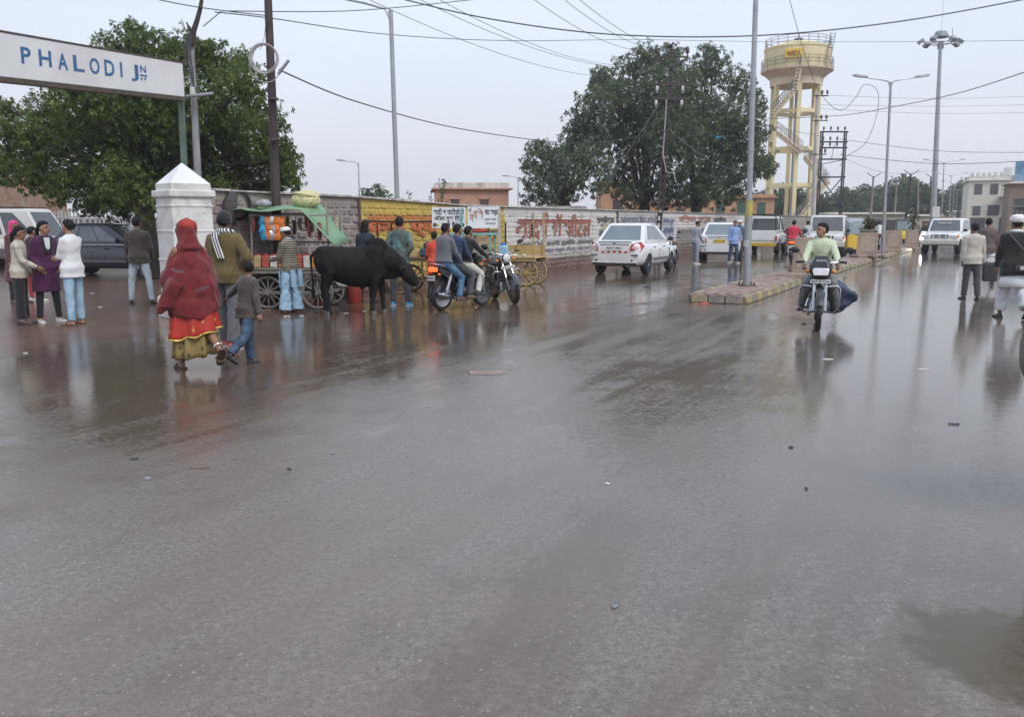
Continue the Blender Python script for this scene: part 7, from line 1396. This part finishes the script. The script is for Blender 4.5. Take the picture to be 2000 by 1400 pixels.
ORD = ('first', 'second', 'third', 'fourth', 'fifth', 'sixth', 'seventh', 'eighth', 'ninth', 'tenth', 'eleventh', 'twelfth', 'last'); cl_c = [(.30, .08, .07), (.42, .36, .28), (.16, .12, .10), (.45, .30, .10), (.22, .24, .26), (.50, .48, .44)]; cl_n = ('red', 'cream', 'brown', 'ochre', 'grey', 'white')
for i in range(26):
    k = i % 6; row = i // 13; x = -.70 + .116 * (i % 13) + random.uniform(-.02, .02); h_ = random.uniform(.14, .26); mb = MB()
    if i % 3: mb.box((0, 0, h_ / 2), (.095, .09, h_))
    else: mb.lathe((0, 0, 0), (0, 0, 1), [(.04, 0), (.048, .02), (.048, h_ * .8), (.03, h_ * .9), (.03, h_)], 12)
    t = thing('goods_tin', '%s tin, %s from left in the %s row of the canopy cart' % (cl_n[k], ORD[i % 13], ('middle', 'back')[row]), 'tin', onc(c1, x, -.16 + .26 * row, .757), random.uniform(-10, 10), 'tins on the green canopy cart'); mb.build('tin', M('tin_' + cl_n[k], cl_c[k], .4, .1, .3, 16), t, smooth=40, bevel=.008)
mb = MB(); mb.box((0, .43, 1.20), (1.42, .025, .03)); mb.build('display_rail', M('old_pole'), c1)
for i in range(12):
    x = -.66 + .12 * i; L = random.uniform(.22, .42); mb = MB(); mb.tube([(0, 0, 0), (.012 * (-1) ** i, 0, -L * .5), (0, 0, -L)], [.034, .042, .03], 7, flat=.5); z = random.choice((1.66, 1.70, 1.62)); t = thing('hanging_strip', '%s sachet strip, %s from left at the back of the canopy' % (cl_n[(i * 5) % 6], ORD[i]), 'sachet strip', onc(c1, x, .38, z), 0, 'sachet strips at the back of the canopy'); mb.build('strip', M('strip_' + cl_n[(i * 5) % 6], cl_c[(i * 5) % 6], .35, .1, .5, 40), t)
kb = G(470, 585) + Vector((.1, .9, 0)); ks = thing('goods_shelf', 'rough wooden shelf of goods between the pillar and the green cart', 'shelf', kb, 12)
for z in (.45, .85, 1.25, 1.62): mb = MB(); mb.box((0, 0, z), (1.0, .35, .03)); mb.build('shelf_board', woodg, ks)
for x in (-.48, .48): mb = MB(); mb.box((x, 0, .82), (.04, .35, 1.64)); mb.build('side_board', woodg, ks)
for i in range(24):
    k = (i * 7) % 6; lv = i // 8; h_ = random.uniform(.14, .28); mb = MB(); mb.box((0, 0, h_ / 2), (.10, .12, h_)); t = thing('goods_box', '%s goods box, %s from left on the %s shelf board' % (cl_n[k], ORD[i % 8], ('lower', 'middle', 'upper')[lv]), 'box', onc(ks, -.41 + .117 * (i % 8), -.05, (.466, .866, 1.266)[lv]), random.uniform(-12, 12), 'boxes on the goods shelf'); mb.build('box', M('tin_' + cl_n[k], cl_c[k], .4, .1, .3, 16), t, bevel=.008)
# second cart behind the bull and the riders, with signs and the teal show case
p = G(900, 578) + Vector((-.45, .75, 0)); c2_ = cart('long tea handcart with white signboards and teal glass case', p, 12, woodp, 1.05, 2.9, .80, .30)
for x, y in ((-1.35, -.45), (.15, -.45), (-1.35, .45), (1.35, .45)): mb = MB(); mb.cyl((x, y, .8), (x, y, 1.56), .02, n=6); mb.build('canopy_post', darkmetal, c2_)
mb = MB(); mb.tube([(-1.65, -.45, 1.60), (-.6, -.45, 1.585), (.2, -.45, 1.60)], .022, 6); mb.build('canopy_rail', darkmetal, c2_)
tpole = M('teal_paint', (.20, .42, .40), .5, 0, .15, 6)
for x in (.58, 1.42): mb = MB(); mb.beam((x, -.5, .80), (x, -.5, 1.86), .05, .035); mb.build('sign_post', tpole if x < 1 else M('pale_concrete'), c2_)
sw_ = M('signboard_white', (.72, .73, .75), .5, 0, .05, 4, stain=((.55, .54, .53), .3))
def signboard(label, corners_px, Y, lines):
    (x0, y0), (x1, y1) = corners_px; A_, B_ = At(x0, y1, Y), At(x1, y1, Y + .10); C_ = At(x0, y0, Y); h = C_.z - A_.z; rgt = (B_ - A_); rgt.z = 0; w = rgt.length; rgt.normalize(); n = rgt.cross(Vector((0, 0, 1)))
    s = thing('signboard', label, 'sign', A_, 0, 'signboards on the tea handcart'); mb = MB(); mb.prism([Vector((0, 0, 0)), rgt * w, rgt * w + Vector((0, 0, h)), Vector((0, 0, h))], -n * .025); mb.build('board', sw_, s, bevel=.004)
    for txt, u0, u1, v0, v1, m, bold in lines: lettering(txt, m, s, rgt * (u0 * w) + Vector((0, 0, v0 * h)), rgt, (0, 0, 1), (u1 - u0) * w, (v1 - v0) * h, bold=bold, lift=.004)
    return s, rgt, n, w, h
inkb = M('sign_ink', (.025, .03, .035), .6); inko = M('sign_ink_orange', (.40, .16, .08), .6); ing = M('sign_ink_green', (.02, .13, .08), .5); inky = M('sign_ink_yellow', (.62, .40, .05), .5)
Ys = c2_.location.y - .55
s1, rg_, n_, w_, h_ = signboard('white signboard with three lines of black lettering', ((844, 405), (910, 446)), Ys, [('शादी व पाटीयो मे', .04, .95, .62, .96, inkb, .025), ('अॉडर बुक िकए', .06, .93, .32, .62, inkb, .025), ('जाते है।', .27, .72, .06, .32, inkb, .025)])
for u in (.08, .90):
    mb = MB(); mb.lathe(rg_ * (u * w_) + Vector((0, 0, h_ * .16)) + n_ * .004, n_, [(.001, 0), (.045, 0), (.045, .002), (.001, .002)], 14); mb.build('emblem', ing, s1)
    mb = MB(); mb.lathe(rg_ * ((u + (.09 if u < .5 else -.09)) * w_) + Vector((0, 0, h_ * .15)) + n_ * .004, n_, [(.001, 0), (.03, 0), (.03, .002), (.001, .002)], 14); mb.build('emblem', inky, s1)
mb = MB(); mb.tube([rg_ * (.575 * w_) + n_ * .006 + Vector((0, 0, h_ * (.90))), rg_ * (.56 * w_) + n_ * .006 + Vector((0, 0, h_ * .97))], .007, 5, flat=.2); mb.build('lettering', inkb, s1)
s2, rg_, n_, w_, h_ = signboard('white signboard with a brown curved name and black heading', ((913, 404), (976, 446)), Ys + .1, [('श्री', .03, .13, .70, .95, inkb, .01), ('चाट भण्डार', .54, .98, .55, .86, inkb, .03), ('शुद्ध व ताजा', .54, .90, .34, .46, inkb, .01), ('प्रोपराईटर', .54, .88, .16, .28, inkb, .01)])
for ch_, u, v, hh in (('ग', .08, .30, .34), ('ण', .20, .42, .36), ('े', .33, .80, .12), ('श', .36, .42, .38)): lettering(ch_, inko, s2, rg_ * (u * w_) + Vector((0, 0, v * h_)), rg_, (0, 0, 1), .12 * w_, hh * h_, bold=.02, lift=.004)
mb = MB(); mb.tube([rg_ * ((.05 + .45 * k / 10) * w_) + n_ * .005 + Vector((0, 0, h_ * (.52 + .32 * math.sin(math.pi * k / 10 * .9)))) for k in range(11)], .006, 5, flat=.2); mb.build('lettering', inko, s2)
# teal glass case
tq = onc(c2_, .70, -.2, .817); tcse = thing('glass_case', 'teal framed glass show case on the tea handcart', 'display case', tq, 12)
for x in (-.40, .05, .50):
    for y in (-.22, .22): mb = MB(); mb.box((x, y, .24), (.045, .045, .48)); mb.build('post', tpole, tcse)
mb = MB(); mb.box((.05, 0, .50), (1.02, .54, .05)); mb.build('top', tpole, tcse, bevel=.01); mb = MB(); mb.box((.05, 0, .015), (.98, .5, .03)); mb.build('base', tpole, tcse)
for x in (-.175, .275): mb = MB(); mb.box((x, -.215, .25), (.40, .006, .42)); mb.build('pane', M('case_glass', (.5, .52, .5), .05, alpha=.22), tcse)
mb = MB(); [mb.ell((-.3 + .1 * i, .05 * (i % 2), .07 + .04 * (i % 3)), (.06, .06, .05)) for i in range(9)]; gd = thing('fried_snacks', 'heap of fried snacks inside the teal glass case', 'food', tq + Vector((0, 0, .03)), 12); put('heap', remesh(mb, .018, 1, 'heap'), M('snack_gold', (.42, .27, .10), .6, 0, .4, 20), gd, 'all')
mb = MB(); mb.ell((0, 0, .05), (.2, .08, .05)); rc = thing('red_cloth', 'crumpled red cloth on top of the teal case', 'cloth', tq + Vector((.2, .0, .525))); put('cloth', warp(remesh(mb, .014, 1, 'cloth'), .012, 25, 5), M('red_rag', (.42, .05, .03), .8), rc, 'all')
mb = MB(); mb.box((0, 0, .13), (.24, .2, .26)); lidb = MB(); lidb.cyl((0, 0, .26), (0, 0, .32), .06, n=12); item('blue_can', 'pale blue plastic can right of the teal case', 'can', onc(c2_, 1.42, -.15, .817), mb, M('can_blue', (.25, .50, .68), .4), bevel=.04, parts=(('lid', lidb, M('can_lid', (.08, .22, .5), .4)),))
mb = MB(); mb.box((0, 0, .10), (.5, .3, .2)); mb.ell((0, 0, .25), (.2, .14, .1)); item('blue_bag', 'dark blue bag and box on the left half of the tea cart', 'bag', onc(c2_, -.15, -.3, .817), mb, M('bag_navy', (.035, .07, .11), .6, 0, .3, 8), bevel=.04)
mb = MB(); mb.box((0, 0, .07), (.34, .26, .14)); item('wooden_tray', 'pale wooden tray on the tea cart left of the riders', 'tray', onc(c2_, -.62, -.32, .817), mb, woody, bevel=.01)
mb = MB(); mb.lathe((0, 0, 0), (0, 0, 1), [(.13, 0), (.15, .05), (.155, .40), (.13, .48), (.07, .50), (.06, .58), (.08, .6)], 20); item('gas_cylinder', 'red gas cylinder standing under the bull by the tea cart', 'gas cylinder', G(693, 592), mb, M('cylinder_red', (.30, .045, .03), .5, .2, .2))
mb = MB(); mb.cyl((0, 0, 0), (0, 0, .34), .16, .18, 18); item('dark_bucket', 'dark bucket on the ground left of the red gas cylinder', 'bucket', G(668, 584), mb, blackplastic, parts=(('rim', (lambda q: (q.torus((0, 0, .34), (0, 0, 1), .18, .012, 20, 6), q)[1])(MB()), darkmetal),))
# third cart: empty wooden frame at the end of the row
p = (G(1000, 560) + G(1034, 555)) / 2 + Vector((-.12, .35, 0)); c3 = cart('empty pale wooden handcart with spoked yellow wheels at the right end of the row', p, 20, woody, 1.0, 1.35, .70, .32, rim=woody)
for x, y in ((-.60, -.42), (.60, -.42), (-.60, .42), (.60, .42)): mb = MB(); mb.beam((x, y, .70), (x, y, 1.80), .035, .03); mb.build('canopy_post', woody, c3)
for a_, b_ in (((-.62, -.42, 1.8), (.62, -.42, 1.8)), ((-.62, .42, 1.8), (.62, .42, 1.8)), ((-.60, -.42, 1.82), (-.60, .42, 1.82)), ((.60, -.42, 1.82), (.60, .42, 1.82))): mb = MB(); mb.beam(a_, b_, .03, .03); mb.build('canopy_rail', M('poster_white'), c3)
mb = MB(); mb.box((0, .46, .86), (1.25, .02, .26)); mb.build('tail_board', woody, c3)
for i, x in enumerate((-.58, .58)):
    mb = MB(); mb.cyl((0, 0, 0), (0, 0, -.5), .006, n=5); ch_ = thing('lemon_charm', ('dark string charm at the left post of the empty cart', 'dark string charm at the right post of the empty cart')[i], 'charm', onc(c3, x, -.45, 1.78)); mb.build('string', M('wire'), ch_)
    for z in (-.28, -.36, -.44, -.52): mb = MB(); mb.ell((0, 0, z), (.03, .03, .035)); mb.build('charm', blackplastic, ch_, 'all')
mb = MB(); [mb.ell((random.uniform(-.2, .2), random.uniform(-.15, .15), .03), (.06, .05, .03)) for _ in range(7)]; pp = thing('paper_scraps', 'crumpled white papers lying on the empty cart', 'paper', onc(c3, .1, -.15, .717)); put('scraps', warp(remesh(mb, .014, 0, 'scraps'), .012, 30, 6), M('paper_white'), pp)
mb = MB(); mb.box((0, 0, .10), (.35, .02, .32)); mb_b = item('tin_sign', 'small white tin plate leaning below the empty cart', 'plate', G(966, 575) + Vector((.1, 1.2, .35)), mb, M('poster_white')); mb_b.rotation_euler.x = -.2
# ================================================================== ISLAND PLANTERS
pcon = M('planter_concrete', (.36, .28, .22), .8, 0, .2, 4, bump=.4, bscale=30, stain=((.22, .17, .13), .7))
for i, (px, py, w, h, lab) in enumerate(((1572, 541, .62, 1.02, 'tall tapered concrete planter behind the green shirted rider'), (1692, 503, .78, 1.0, 'concrete planter with sacks nearest the double lamp pole'), (1743, 491, .72, 1.0, 'concrete planter just right of the double lamp pole'), (1781, 481.5, .74, .95, 'concrete planter farthest along the island'))):
    q = G(px, py, KH); t = thing('planter', lab, 'planter', (q.x, q.y, KH - .01), rd_ - 6, 'concrete planters on the island'); mb = MB()
    mb.loft([ringsq(w / 2 * 1.12, 0), ringsq(w / 2 * 1.12, .10), ringsq(w / 2, .12), ringsq(w / 2 * .93, h), ringsq(w / 2 * .80, h), ringsq(w / 2 * .78, h - .1)]); mb.build('box', pcon, t, bevel=.012)
    mb = MB(); mb.box((0, -w / 2 * .985, h * .55), (w * .66, .02, h * .58)); mb.build('face_panel', M('planter_panel', (.42, .34, .27), .8, 0, .15, 5), t)
    mb = MB(); mb.box((0, 0, h - .08), (w * .74, w * .74, .04)); mb.build('soil', M('soil', (.09, .06, .045), .9), t)
    if i in (1, 3):
        ts = np.array([(random.gauss(0, .12), random.gauss(0, .12), h + random.uniform(0, .45 if i == 1 else .9)) for _ in range(40)]); put('dry_plant', crown_mesh(ts, np.tile([0, 0, 1.], (40, 1)), .22, 6, 60 + i), leaf_mat('dry_leaves%d' % i, (.06, .045, .03), (.12, .10, .05)), t); mb = MB(); mb.cyl((0, 0, h - .08), (0, 0, h + .6), .02, n=6); mb.build('plant_stem', barkm, t)
    if i == 1:
        mb = MB(); mb.ell((0, -.1, h + .03), (.36, .26, .09)); me = warp(remesh(mb, .02, 1, 'sack'), .02, 14, 4); sk_ = thing('sack_cloth', 'grey brown sack cloth heaped on the nearest far planter', 'sack', (q.x, q.y, KH)); put('cloth', me, M('sack_brown', (.14, .12, .10), .9), sk_, 'all')
        for k, (dx, dy) in enumerate(((-.55, -.2), (.0, -.6), (.5, -.3))): mb = MB(); mb.ell((0, 0, .06), (.2, .13, .08)); r0 = thing('rubble_heap', ('left', 'front', 'right')[k] + ' rubble heap at the foot of the sack covered planter', 'rubble', (q.x + dx, q.y + dy, KH)); put('rubble', warp(remesh(mb, .02, 0, 'rubble'), .03, 14, k), M('rubble', (.20, .16, .13), .9, 0, .3), r0)
mb = MB(); mb.box((0, 0, .06), (.55, .3, .12)); mb.box((.05, 0, .15), (.4, .25, .07)); q = G(1552, 531, KH); item('stone_slabs', 'pile of brown stone slabs at the foot of the nearest planter', 'stone slabs', (q.x, q.y, KH), mb, M('slab_brown', (.26, .17, .12), .8, 0, .2, 6), heading=rd_ + 70, bevel=.015)
# ================================================================== LITTER
def scrap(name, label, cat, px, py, w, l, mat, ang=0, h=.012, crumple=True, group='litter on the road'):
    q = G(px, py); mb = MB(); nx = 6
    if crumple:
        rings = []
        for i in range(nx): x = -w / 2 + w * i / (nx - 1); k = .4 + .6 * math.sin(math.pi * (i + .6) / nx); rings.append([Vector((x, -l / 2 * k, .003)), Vector((x, l / 2 * k * random.uniform(.7, 1.1), .003)), Vector((x, l * .25 * k, h * random.uniform(.5, 1.5))), Vector((x, -l * .25 * k, h * random.uniform(.5, 1.5)))])
        mb.loft(rings)
    else: mb.box((0, 0, h / 2), (w, l, h))
    o = mb.build(name, mat); o.location = (q.x, q.y, .0); o.rotation_euler.z = R(ang); return tag(o, label, cat, group)
pw_ = M('litter_white', (.60, .60, .58), .6); pb_ = M('litter_brown', (.15, .11, .085), .8); pk2 = M('litter_pink', (.40, .22, .18), .8); dk2 = M('litter_dark', (.055, .048, .042), .8); bl2 = M('litter_blue', (.22, .24, .28), .6)
scrap('slipper', 'red slipper sole lying at the tip of the traffic island', 'slipper', 1376, 594, .20, .09, M('slipper_red', (.38, .06, .05), .6), 20, .03)
scrap('slipper', 'brown slipper sole touching the red one at the island tip', 'slipper', 1357, 595, .15, .08, M('slipper_brown', (.22, .10, .07), .6), -10, .03)
scrap('cardboard', 'flat soggy piece of pinkish cardboard in the middle of the road', 'cardboard', 953, 728, .40, .26, M('wet_card', (.26, .18, .15), .6, 0, .3, 12), 10, .012)
scrap('paper', 'small bright white paper scrap in the right foreground', 'paper', 1187, 945, .035, .022, pw_, -30, .008)
L_ = [(262, 897, .06, .03, dk2, 'dark leaf patch in the left foreground'), (290, 935, .05, .04, bl2, 'bluish wrapper in the left foreground'), (390, 914, .12, .04, pb_, 'brown flat scrap below the boy'), (565, 917, .03, .02, dk2, 'black clod in front of the boy'), (1570, 633, .07, .05, dk2, 'dark clod left of the motorcycle front wheel'), (1618, 702, .12, .03, pw_, 'thin white scrap below the motorcycle'), (1804, 722, .10, .03, pw_, 'small white scrap in the headlamp glare'), (1863, 829, .08, .02, dk2, 'dark twig in the right lane'), (1545, 874, .03, .03, dk2, 'small black pebble in the right lane'), (1318, 614, .25, .07, dk2, 'dark wet leaf mat left of the island tip'), (520, 606, .16, .06, pk2, 'orange paper scrap behind the boy'), (930, 600, .05, .04, pw_, 'white scrap near the motorcycle wheel'), (196, 600, .07, .04, pw_, 'white paper scrap right of the talking girls'), (180, 573, .08, .03, pw_, 'white scrap near the dark car'), (560, 618, .12, .04, pw_, 'white scrap at the feet of the striped sweater man'), (590, 617, .10, .04, pw_, 'second white scrap near the green cart'), (676, 612, .09, .05, pw_, 'white scrap between the hind legs of the bull'), (712, 608, .08, .04, pw_, 'white scrap under the belly of the bull'), (1200, 1185, .03, .02, bl2, 'tiny bluish scrap in the foreground'), (650, 885, .03, .02, bl2, 'tiny blue scrap left of centre'), (1575, 955, .02, .02, dk2, 'tiny dark speck at right'), (50, 690, .05, .03, pw_, 'white scrap in the left puddle'), (66, 704, .04, .04, dk2, 'dark clod in the left puddle')]
for px, py, w, l, m_, lab in L_:
    if m_: scrap('litter', lab, 'litter', px, py, w, l, m_, random.uniform(-40, 40), .010)
# ================================================================== HAZE (damp air)
hz = MB(); hz.box((60, 300, 18.9), (740, 740, 40)); ho = hz.build('haze', None if False else bpy.data.materials.new('damp_air')); tag(ho, kind='stuff')
hm2 = ho.data.materials[0]; hm2.use_nodes = True; ht = hm2.node_tree; ht.nodes.clear(); hout = ht.nodes.new('ShaderNodeOutputMaterial'); pv = ht.nodes.new('ShaderNodeVolumePrincipled')
pv.inputs['Color'].default_value = (.93, .95, 1, 1); pv.inputs['Density'].default_value = .0009; pv.inputs['Anisotropy'].default_value = .2; pv.inputs['Density Attribute'].default_value = ''; pv.inputs['Temperature Attribute'].default_value = ''; hm2.cycles.homogeneous_volume = True; ht.links.new(pv.outputs[0], hout.inputs['Volume'])
bpy.data.scenes.remove(TMP)
